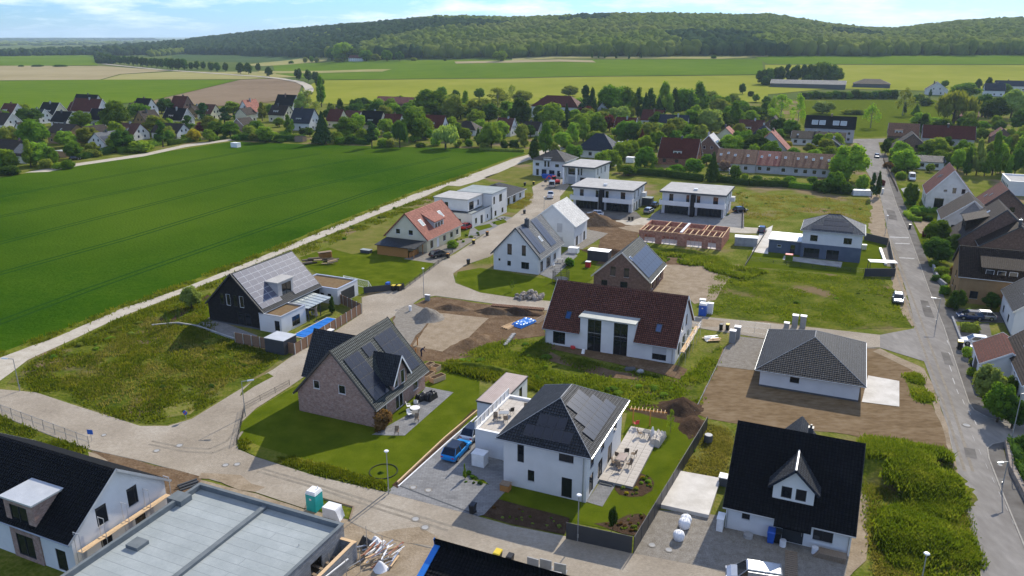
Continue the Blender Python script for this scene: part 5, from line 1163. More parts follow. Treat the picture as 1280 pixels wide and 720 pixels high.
# ------------------------------------------------------------------ village houses further off
VIL = [ # label, front-right base corner px, w, d, he, hr, kind, wall, roof
 ('dark roofed farmhouse gable cut by the left picture edge', 7, 166, 14, 10, 4, 9, 'x', 'plaster_old', 'tile_umber'),
 ('white gabled house with black roof, rear one of the left pair', 68, 151, 13, 10, 3.5, 9.5, 'x', 'plaster_cream', 'tile_black'),
 ('small white gabled house with navy roof in front of the left pair', 50, 155, 10, 8, 3.2, 7.5, 'x', 'plaster_white', 'tile_navy'),
 ('white gabled house with black roof left of the long red roof', 84, 159, 12, 9, 2.8, 7.5, 'x', 'plaster_white', 'tile_black'),
 ('long house with dull red roof and white gable in the left village', 123, 148, 22, 9, 4.0, 10.5, 'x', 'plaster_white', 'tile_red'),
 ('black roof just behind the long dull red roof', 118, 141, 19, 9, 4, 10.5, 'x', 'plaster_white', 'tile_black'),
 ('black roofed house right under the long red roof', 130, 158, 12, 9, 3.5, 8.5, 'x', 'plaster_white', 'tile_black'),
 ('ochre house with broad brown roof and wooden balcony', 87, 181, 13.5, 10, 5.0, 8.3, 'x', 'plaster_ochre', 'tile_umber'),
 ('low house with dark gable and brown roof behind the solar roof', 116, 179, 10, 11, 3.0, 7.0, 'y', 'plinth', 'tile_umber'),
 ('low pale blue house with dark gable and solar roof by the crop field', 132, 187, 10, 10, 2.8, 6.6, 'y', 'plaster_white', 'tile_grey'),
 ('wide brown roof with solar panels at the left field corner', 34, 205, 22, 12, 3.0, 7.5, 'x', 'plaster_cream', 'tile_umber'),
 ('white walled house half hidden behind the left village trees', 32, 176, 7, 9, 4.5, 8, 'y', 'plaster_white', 'tile_umber'),
 ('black roofed house with sunlit white gable at the field edge', 184, 145, 11, 9, 4.0, 9.8, 'x', 'plaster_white', 'tile_black'),
 ('little brown roofed house with white gable before the black roofed one', 170, 144, 7, 8, 3, 7, 'y', 'plaster_white', 'tile_umber'),
 ('house with ochre gable and dark brown roof beside the big tree', 184, 160, 9, 10, 3.2, 8.4, 'y', 'plaster_ochre', 'tile_umber'),
 ('low grey roofed house with white end wall beside the yellow bush', 222, 175, 16, 9, 3.0, 6.8, 'x', 'plaster_white', 'tile_umber'),
 ('house with plain maroon roof in front of the ploughed field', 230, 142, 11, 9, 4, 10, 'x', 'brick_brown', 'tile_red'),
 ('wide black roof under the maroon roof', 228, 157, 14, 9, 3, 8.5, 'x', 'plaster_white', 'tile_black'),
 ('small ochre gable beside the black roof', 246, 147, 7, 8, 3, 6.5, 'y', 'plaster_ochre', 'tile_umber'),
 ('house with sunlit pale pink roof and white gable', 313, 148, 9, 11, 3.6, 10, 'y', 'plaster_white', 'tile_salmon'),
 ('beige house in front of the pale pink roof', 309, 154, 8, 8, 4.6, 7.8, 'y', 'plaster_cream', 'tile_umber'),
 ('house with pinkish brick gable by the small white shed', 307, 167, 9, 9, 3, 7, 'y', 'brick_pink', 'tile_umber'),
 ('black roofed white house below the ploughed field', 366, 140, 14, 9, 3.8, 10, 'x', 'plaster_white', 'tile_black'),
 ('brown roofed beige house in front of the black roofed one', 356, 153, 11, 9, 4.0, 8.8, 'x', 'plaster_cream', 'tile_umber'),
 ('white house with broad navy roof beside the tall spruce', 387, 164, 12, 10, 4.0, 10.5, 'x', 'plaster_white', 'tile_navy'),
 ('cream gabled house with maroon roof right of the spruce', 424, 160, 8, 9, 3.6, 9, 'x', 'plaster_cream', 'tile_red'),
 ('black roofed house with bright white roof patch left of the great round tree', 474, 163, 12, 9, 3.0, 9, 'x', 'plaster_cream', 'tile_black'),
 ('long low terrace with dull pink roof before the pale field', 514, 135, 28, 8, 2.8, 6.5, 'x', 'brick_brown', 'tile_salmon'),
 ('red roofed house left of the great round tree', 497, 166, 9, 9, 3.2, 8.5, 'x', 'plaster_white', 'tile_red'),
 ('red roofed house with white gable right of the great round tree', 552, 170, 11, 8, 3.8, 9.2, 'x', 'plaster_white', 'tile_red'),
 ('grey roofed bungalow behind the silvery willow', 594, 170, 12, 9, 2.8, 6.5, 'hip', 'plaster_white', 'tile_umber'),
 ('white gabled house with plum roof by the crop field corner', 638, 171, 8, 9, 3.2, 8.2, 'x', 'plaster_white', 'tile_brown'),
 ('small grey roofed house between the conifers', 672, 171, 8, 8, 3, 6.5, 'x', 'plaster_old', 'tile_umber'),
 ('large manor like house with long red hipped roof', 722, 149, 29, 14, 6.5, 12.5, 'hip', 'plaster_white', 'tile_red'),
 ('tall narrow white house with red roof by the dark spruce', 759, 149, 6, 8, 6, 9.5, 'y', 'plaster_white', 'tile_red'),
 ('house with huge navy hipped roof behind the white cubes', 767, 199, 15.5, 12, 3.0, 9.0, 'hip', 'plaster_old', 'tile_navy'),
 ('maroon roofed house behind the golden willow', 792, 168, 10, 9, 3, 7.5, 'x', 'plaster_old', 'tile_red'),
 ('navy roofed house with pale dormer in the middle village', 857, 166, 14, 9, 3.4, 8, 'x', 'plaster_white', 'tile_navy'),
 ('big red roofed house behind the hedge of the twin houses', 869, 208, 14, 11, 2.9, 9.2, 'x', 'brick_red', 'tile_red'),
 ('low house with light grey roof next to the huge navy roof', 790, 194, 7, 9, 2.8, 4.6, 'x', 'plaster_white', 'sheet_light'),
 ('brick gabled house with whitish solar roof left of the rust roofed row', 901, 199, 10.5, 10, 3.4, 8.8, 'y', 'brick_brown', 'tile_white'),
 ('small beige gabled house behind the whitish solar roof', 917, 180, 8, 9, 3.4, 6.8, 'y', 'plaster_cream', 'tile_salmon'),
 ('plum roofed brick house in the middle village', 952, 175, 11, 9, 3.4, 8.4, 'x', 'brick_brown', 'tile_brown'),
 ('black roofed house with shiny white end at the paddock', 977, 167, 9, 9, 3.4, 7.8, 'y', 'brick_brown', 'tile_umber'),
 ('pale blue house with glassy hipped solar roof', 968, 184, 11.5, 11, 3.4, 8.6, 'hip', 'plaster_white', 'tile_navy'),
 ('big gabled house with brick top and grey boarded wall behind the row', 983, 197, 13.5, 11, 3.0, 9.6, 'y', 'plaster_mid', 'tile_salmon'),
 ('row of low houses with brown roof and white fire walls', 1055, 184, 22, 9, 3.0, 5.6, 'x', 'plaster_old', 'tile_umber'),
 ('small black roofed house beside the large round tree of the main street', 1052, 194, 8, 8, 3, 6, 'y', 'plinth', 'tile_black'),
 ('grey two storey block with black roof and four big roof windows', 1066, 179, 21, 12, 6.2, 11.0, 'x', 'plaster_mid', 'tile_black'),
 ('brick house with wide brown gable at the top of the main street', 1160, 200, 13, 12, 4.0, 9.5, 'y', 'brick_brown', 'tile_umber'),
 ('house with crossed brown roofs behind the brick gable', 1146, 181, 12, 10, 3.6, 8.5, 'x', 'brick_brown', 'tile_rust'),
 ('long pale house with dull red roof right of the brick gable', 1216, 188, 19.5, 11, 4.6, 9.2, 'x', 'plaster_mid', 'tile_red'),
 ('low white outbuilding with navy roof by the main street', 1179, 213, 14, 7, 2.8, 4.4, 'x', 'plaster_white', 'tile_navy'),
 ('little maroon roofed brick house at the right', 1264, 181, 8, 9, 3.2, 6.6, 'y', 'brick_brown', 'tile_red'),
 ('low rust roofed outbuilding behind the great willow', 1222, 152, 12, 9, 2.8, 5, 'x', 'brick_brown', 'tile_salmon'),
 ('small red roofed house behind the black roofed ones of the left village', 98, 146, 9, 8, 3.4, 8, 'x', 'plaster_white', 'tile_red'),
 ('low brown roofed house by the lane in the left village', 168, 176, 11, 9, 3, 7.2, 'x', 'plaster_old', 'tile_brown'),
 ('red brown roofed house between conifers left of the ploughed field', 264, 150, 10, 9, 3.4, 8.2, 'x', 'plaster_cream', 'tile_brown'),
 ('dull red roofed house at the back of the left village', 16, 150, 11, 9, 3.4, 8.6, 'x', 'plaster_white', 'tile_red'),
 ('brown roofed house right of the cream gabled one', 446, 158, 9, 9, 3.2, 7.6, 'x', 'plaster_old', 'tile_brown'),
 ('red roofed house in front of the tree belt', 826, 158, 11, 9, 3.2, 8, 'x', 'plaster_white', 'tile_red'),
 ('far dark gabled roof at the lime green field, left one', 1184, 120, 16, 12, 4, 10, 'y', 'plaster_old', 'tile_umber'),
 ('far white gabled house with navy roof at the lime green field', 1255, 121, 14, 10, 4.5, 9.5, 'x', 'plaster_white', 'tile_navy'),
 ('far navy roofed house at the right picture edge', 1288, 115, 26, 10, 4.5, 8.5, 'x', 'plaster_old', 'tile_navy'),
 ('long grey roofed barn beside the dark copse', 1056, 113.5, 62, 16, 4.0, 7.0, 'x', 'plinth', 'tile_grey'),
 ('open dark barn with low brown roof at the lime green field', 1112, 112, 30, 17, 3.5, 7.5, 'hip', 'plinth', 'tile_umber'),
 ('far farmhouse with red roof and white wall below the wooded hill', 454, 77, 26, 10, 5, 8.5, 'x', 'plaster_white', 'tile_red'),
 ('far white farm shed left of the wooded hill', 170, 62.5, 60, 24, 7, 10, 'x', 'plaster_white', 'sheet_light'),
 ('far white farm shed right of the first one', 186, 65, 26, 16, 7, 11, 'x', 'plaster_white', 'sheet_light'),
]
vh = []
for (lab, px, py, w, d, he, hr, kd, wl, rf) in VIL:
 A = at(px, py)
 o = A - UX * w
 nx = max(1, int(w // 3.6))
 wz = []
 for fl in range(1 if he < 4.3 else 2):
  for i in range(nx):
   u = (i + .5) * w / nx - .65; wz.append((u, .9 + fl * 2.6, 1.3, 1.3))
 wz = [q for q in wz if q[1] + q[3] < he]
 gw = [(d * .3 - .5, .9, 1.1, 1.3), (d * .7 - .5, .9, 1.1, 1.3)]
 if hr - he > 3.5: gw += [(d * .36 - .5, he + .3, 1.0, 1.2), (d * .64 - .5, he + .3, 1.0, 1.2)]
 W_ = {'F': wz, 'R': gw, 'L': gw[:2]} if kd != 'y' else {'R': [(q[0] * d / w, *q[1:]) for q in wz], 'F': [(q[0] * w / d, *q[1:]) for q in gw], 'L': [(q[0] * d / w, *q[1:]) for q in wz]}
 if kd == 'hip': W_['R'] = gw[:2]
 nmn = 'barn' if 'barn' in lab or 'shed' in lab else 'house'
 if nmn == 'barn': W_ = {}
 H_ = House(nmn, lab, (o.x, o.y), w, d, RT, he, hr, kd, wl, rf, oe=.45, og=.35, world=True, far=True, wins=W_, frame='frame_white' if random.random() < .6 else 'frame_dark', verge=random.choice(['white_paint', 'plinth', None]), base=A.z, cat=nmn)
 vh.append(H_)
 if nmn == 'house' and random.random() < .75: H_.chimney(w * random.uniform(.35, .65), d * random.uniform(.4, .6), hr + .9, .7, random.choice(['brick_brown', 'plinth', 'gutter']))
 if nmn == 'house' and kd == 'x' and random.random() < .5 and w > 9:
  u = random.uniform(2, w - 6)
  H_.dormer('F', u, 3.2, he + .4, min(hr - .9, he + 2.3), (hr - he) * .55, 'flat', None, 'plaster_old', rf, wins=((.4, he + .8, 1.0, 1.0), (1.8, he + .8, 1.0, 1.0)), inset=1.0, over=.25, slope=.5) if hr - he > 4 else H_.skylight('F', u, 2, .9, 1.3, 'glass_milky')
for i in range(4): vh[[k for k, v in enumerate(VIL) if v[0].startswith('grey two storey block')][0]].skylight('F', 3.0 + (i // 2) * 9 + (i % 2) * 3.2, 2.2, 2.6, 2.8, 'glass_milky', 'frame_white')
vh[[k for k, v in enumerate(VIL) if v[0].startswith('wide brown roof with solar')][0]].solar('F', 14, 1.2, 5, 3, 1.1, 1.7, m='solar_grey')
vh[[k for k, v in enumerate(VIL) if v[0].startswith('low pale blue')][0]].solar('R', 1, 1.0, 7, 2, 1.1, 1.6, m='solar_grey')
vh[[k for k, v in enumerate(VIL) if v[0].startswith('brick gabled house with whitish')][0]].solar('R', 1, 1.5, 6, 2, 1.1, 1.6, m='solar_cell')
vh[[k for k, v in enumerate(VIL) if v[0].startswith('pale blue house with glassy')][0]].solar('F', 3, .8, 7, 2, 1.1, 1.6, m='solar_cell')
# rust roofed row
row0 = at(893, 213)
desc = ['leftmost unit of the rust roofed row with two roof windows', 'second unit of the rust roofed row with a raised roof slope', 'bright orange roofed middle unit of the row', 'fourth unit of the rust roofed row, stepped back', 'wide rightmost unit of the rust roofed row beside the round tree']
x = 0
for i, (w, rf, back, dh) in enumerate(((9.5, 'tile_rust', 0, 0), (4.6, 'tile_rust', -.6, .15), (8.0, 'tile_salmon', .5, -.1), (4.2, 'tile_rust', .2, .1), (14.5, 'tile_rust', 0, 0))):
 o = row0 + UX * x + VX * back
 t_ = House('terraced_house', desc[i], (o.x, o.y), w - .05, 12.5, RT, 3.0 + dh, 7.0 + dh, 'x', 'plaster_mid', rf, oe=.4, og=.0, world=True, far=True, verge='frame_wood', frame='frame_white', group='rust roofed terraced row', wins={'F': [(u + .6, .9, 1.4, 1.4) for u in (np.arange(int(w // 3)) * 3.0).tolist()]})
 for k in range(int(w // 2.6)):
  t_.skylight('F', 1.0 + k * 2.5, 3.9 + (k % 2) * 1.0, .8, 1.1, 'glass_milky', 'frame_white')
 x += w
# ------------------------------------------------------------------ trees
def ico(sub=2):
 bm = bmesh.new(); bmesh.ops.create_icosphere(bm, subdivisions=sub, radius=1.0)
 V = np.array([v.co[:] for v in bm.verts]); F_ = np.array([[v.index for v in f.verts] for f in bm.faces]); bm.free(); return V, F_
ICO1, ICO2 = ico(1), ico(2)
def tri_mesh(name, V, F_, m, smooth=False):
 me = bpy.data.meshes.new(name)
 me.vertices.add(len(V)); me.vertices.foreach_set('co', V.reshape(-1).astype(np.float32))
 n = len(F_); me.loops.add(n * 3); me.loops.foreach_set('vertex_index', F_.reshape(-1).astype(np.int32))
 me.polygons.add(n); me.polygons.foreach_set('loop_start', np.arange(0, n * 3, 3, dtype=np.int32))
 if smooth: me.polygons.foreach_set('use_smooth', [True] * n)
 me.update(calc_edges=True); me.materials.append(m_(m)); return me
def leaves(C, Nn, size, rg, tall=1.0, droop=0.0):
 """quads at C roughly facing Nn"""
 k = len(C)
 n = Nn + rg.normal(0, .55, (k, 3)); n /= np.linalg.norm(n, axis=1)[:, None] + 1e-9
 a = np.cross(n, rg.normal(0, 1, (k, 3))); a /= np.linalg.norm(a, axis=1)[:, None] + 1e-9
 if droop:
  a = np.column_stack([a[:, 0] * .3, a[:, 1] * .3, -np.ones(k)]); a /= np.linalg.norm(a, axis=1)[:, None]
 b = np.cross(n, a); b /= np.linalg.norm(b, axis=1)[:, None] + 1e-9
 s = size * rg.uniform(.6, 1.3, k)[:, None]
 return np.stack([C - b * s * .55, C + a * s * tall, C + b * s * .55, C - a * s * tall * .8], 1)
def crown(kind, seed, m):
 """crown of a tree of height 10 and crown width 8; base of the trunk at the origin"""
 rg = np.random.default_rng(seed); quads = []; core = []
 def clump(c, r, n, size, up=.25, corek=.72, droop=0, tall=1.0, flat_=1.0):
  d = rg.normal(0, 1, (n, 3)); d[:, 2] += up; d /= np.linalg.norm(d, axis=1)[:, None]
  rr = r * rg.uniform(.72, 1.12, n)[:, None]
  C = np.array(c) + d * rr * np.array([1, 1, flat_])
  quads.append(leaves(C, d, size, rg, tall, droop))
  if corek: core.append((np.array(c), r * corek, flat_))
 if kind == 'round':
  for i in range(42):
   t = rg.uniform(0, 2 * np.pi); z = rg.uniform(-.95, 1); q = np.sqrt(max(0, 1 - z * z)); f = rg.uniform(.55, .88)
   clump((3.9 * q * f * np.cos(t), 3.9 * q * f * np.sin(t), 5.2 + 4.1 * z * f), rg.uniform(.95, 1.7), 85, .42)
  clump((0, 0, 6), 2.6, 30, .4)
 elif kind == 'tall':
  for i in range(30):
   z = rg.uniform(.12, 1); q = np.sin(min(1, (1.02 - z) * 1.5) * 1.45) * (.6 + .4 * min(1, z * 3)); t = rg.uniform(0, 2 * np.pi); f = rg.uniform(.3, .75)
   clump((3.6 * q * f * np.cos(t), 3.6 * q * f * np.sin(t), z * 8.9 + .6), rg.uniform(.8, 1.35), 80, .38, flat_=1.25)
 elif kind == 'sparse':
  for i in range(26):
   z = rg.uniform(.25, 1); q = np.sin((1.05 - z) * 2.6) ; t = rg.uniform(0, 2 * np.pi); f = rg.uniform(.5, 1)
   clump((3.9 * q * f * np.cos(t), 3.9 * q * f * np.sin(t), z * 9 + .4), rg.uniform(.6, 1.1), 55, .30, corek=0)
 elif kind == 'willow':
  for i in range(34):
   t = rg.uniform(0, 2 * np.pi); z = rg.uniform(-.1, 1); q = np.sqrt(max(0, 1 - z * z)); f = rg.uniform(.55, .85)
   clump((4 * q * f * np.cos(t), 4 * q * f * np.sin(t), 4.6 + 4.4 * z * f), rg.uniform(.9, 1.4), 60, .30, droop=1, tall=3.0, flat_=1.6, corek=.6)
 elif kind == 'cone':
  n = 2600; z = rg.uniform(0, 1, n) ** 1.25; tier = (z * 11) % 1
  rad = 3.9 * (1 - z) * (.72 + .38 * (1 - tier)) + .12; t = rg.uniform(0, 2 * np.pi, n)
  lump = 1 + .18 * np.sin(t * 5 + np.floor(z * 11) * 2.1)
  C = np.column_stack([rad * lump * np.cos(t), rad * lump * np.sin(t), .9 + z * 9.1 - .35 * (1 - tier)])
  d = np.column_stack([np.cos(t), np.sin(t), np.full(n, .5)])
  quads.append(leaves(C, d, .40, rg, 1.2))
  for k in range(10): core.append((np.array([0, 0, 1.2 + k * .85]), 3.3 * (1 - k / 10.3) * .72, .5))
 elif kind == 'pine':
  for i in range(20):
   t = rg.uniform(0, 2 * np.pi); z = rg.uniform(.2, 1); f = rg.uniform(.3, .9)
   clump((3.6 * (1.1 - z) * f * np.cos(t), 3.6 * (1.1 - z) * f * np.sin(t), z * 8.6 + .6), rg.uniform(.8, 1.4), 85, .36, flat_=.75)
 elif kind == 'bush':
  for i in range(14):
   t = rg.uniform(0, 2 * np.pi); f = rg.uniform(.2, .72); z = rg.uniform(.15, .75)
   clump((4 * f * np.cos(t) * (1.1 - z * .5), 4 * f * np.sin(t) * (1.1 - z * .5), z * 8.2), rg.uniform(1.6, 2.5), 110, .62)
 Q = np.concatenate(quads); nq = len(Q)
 V = [Q.reshape(-1, 3)]; f = np.arange(nq * 4).reshape(-1, 4); F_ = [np.concatenate([f[:, [0, 1, 2]], f[:, [0, 2, 3]]])]; off = nq * 4
 iv, if_ = ICO1 if kind == 'cone' else ICO2
 for c, r, fl in core:
  v = iv * (1 + rg.uniform(-.16, .16, len(iv)))[:, None] * r * np.array([1, 1, fl]) + c
  V.append(v); F_.append(if_ + off); off += len(v)
 V = np.concatenate(V); V[:, 2] = np.maximum(V[:, 2], .05)
 return tri_mesh('crown', V, np.concatenate(F_), m)
_cr = {}
def crown_for(kind, m, var):
 k = (kind, m, var)
 if k not in _cr: _cr[k] = crown(kind, hash(kind) % 997 * 0 + sum(map(ord, kind)) + var * 31, m)
 return _cr[k]
_tr = {}
def trunk_for(kind):
 if kind in _tr: return _tr[kind]
 b = MB(); rg = random.Random(5)
 if kind == 'sparse': r0, h0, m = .20, 8.6, 'bark_pale'
 elif kind in ('cone', 'pine'): r0, h0, m = .28, 9.3, 'bark'
 else: r0, h0, m = .34, 6.2, 'bark'
 b.cyl((0, 0, -.1), (.05, .03, h0 * .5), r0, r0 * .7, 8); b.cyl((.05, .03, h0 * .5), (.02, .1, h0), r0 * .7, r0 * .2, 8)
 if kind not in ('cone',):
  for i in range(6):
   t = i * 1.05 + rg.random(); z = h0 * rg.uniform(.32, .75); L = rg.uniform(1.8, 3.0)
   b.cyl((0, 0, z), (math.cos(t) * L, math.sin(t) * L, z + L * .9), r0 * .4, r0 * .12, 6)
 _tr[kind] = b.mesh('trunk', m, uv=False); return _tr[kind]
def tree(pos, h, w, kind, m, label, group, var=None, cat=None, name=None):
 var = random.randrange(3) if var is None else var
 nm = name or {'cone': 'spruce_tree', 'pine': 'pine_tree', 'willow': 'willow_tree', 'bush': 'shrub', 'tall': 'slender_tree', 'sparse': 'airy_tree'}.get(kind, 'round_tree')
 cat = cat or ('shrub' if kind == 'bush' else 'tree')
 sc = (w / 8 * random.uniform(.95, 1.05), w / 8 * random.uniform(.95, 1.05), h / 10)
 if kind == 'bush':
  o = link(nm, crown_for(kind, m, var), None, pos, random.uniform(0, 6.28)); o.scale = sc
  return tag(o, label, cat, group)
 r = thing(nm, label, cat, pos, random.uniform(0, 6.28), group); r.scale = sc
 link('crown', crown_for(kind, m, var), r); link('trunk', trunk_for(kind), r)
 return r
LM = {'m': 'leaf_mid', 'l': 'leaf_light', 'p': 'leaf_pale', 'd': 'leaf_dark', 'c': 'leaf_conifer', 'y': 'leaf_yellow', 'o': 'leaf_olive', 'u': 'leaf_purple', 'k': 'leaf_pink', 'r': 'leaf_rust'}
CW = {'m': 'green', 'l': 'light green', 'p': 'silvery', 'd': 'dark green', 'c': 'blackish', 'y': 'yellow', 'o': 'olive', 'u': 'dark purple', 'k': 'pink', 'r': 'rusty'}
KW = {'round': 'round tree', 'tall': 'slender tree', 'sparse': 'airy tree', 'willow': 'drooping willow', 'cone': 'pointed spruce', 'pine': 'ragged conifer', 'bush': 'shrub'}
def ptree(x, yt, yb, w, kind, c, place, group, name=None):
 p = at(x, yb); dist = math.hypot(p.y, CAM_H) * 1.0
 h = max(1.2, hat(p, yt)); wm = w * (p.y * _c + (CAM_H) * _s) / FPX
 return tree(p, h, wm, kind, LM[c], f'{CW[c]} {KW[kind]} {place}', group, name=name)
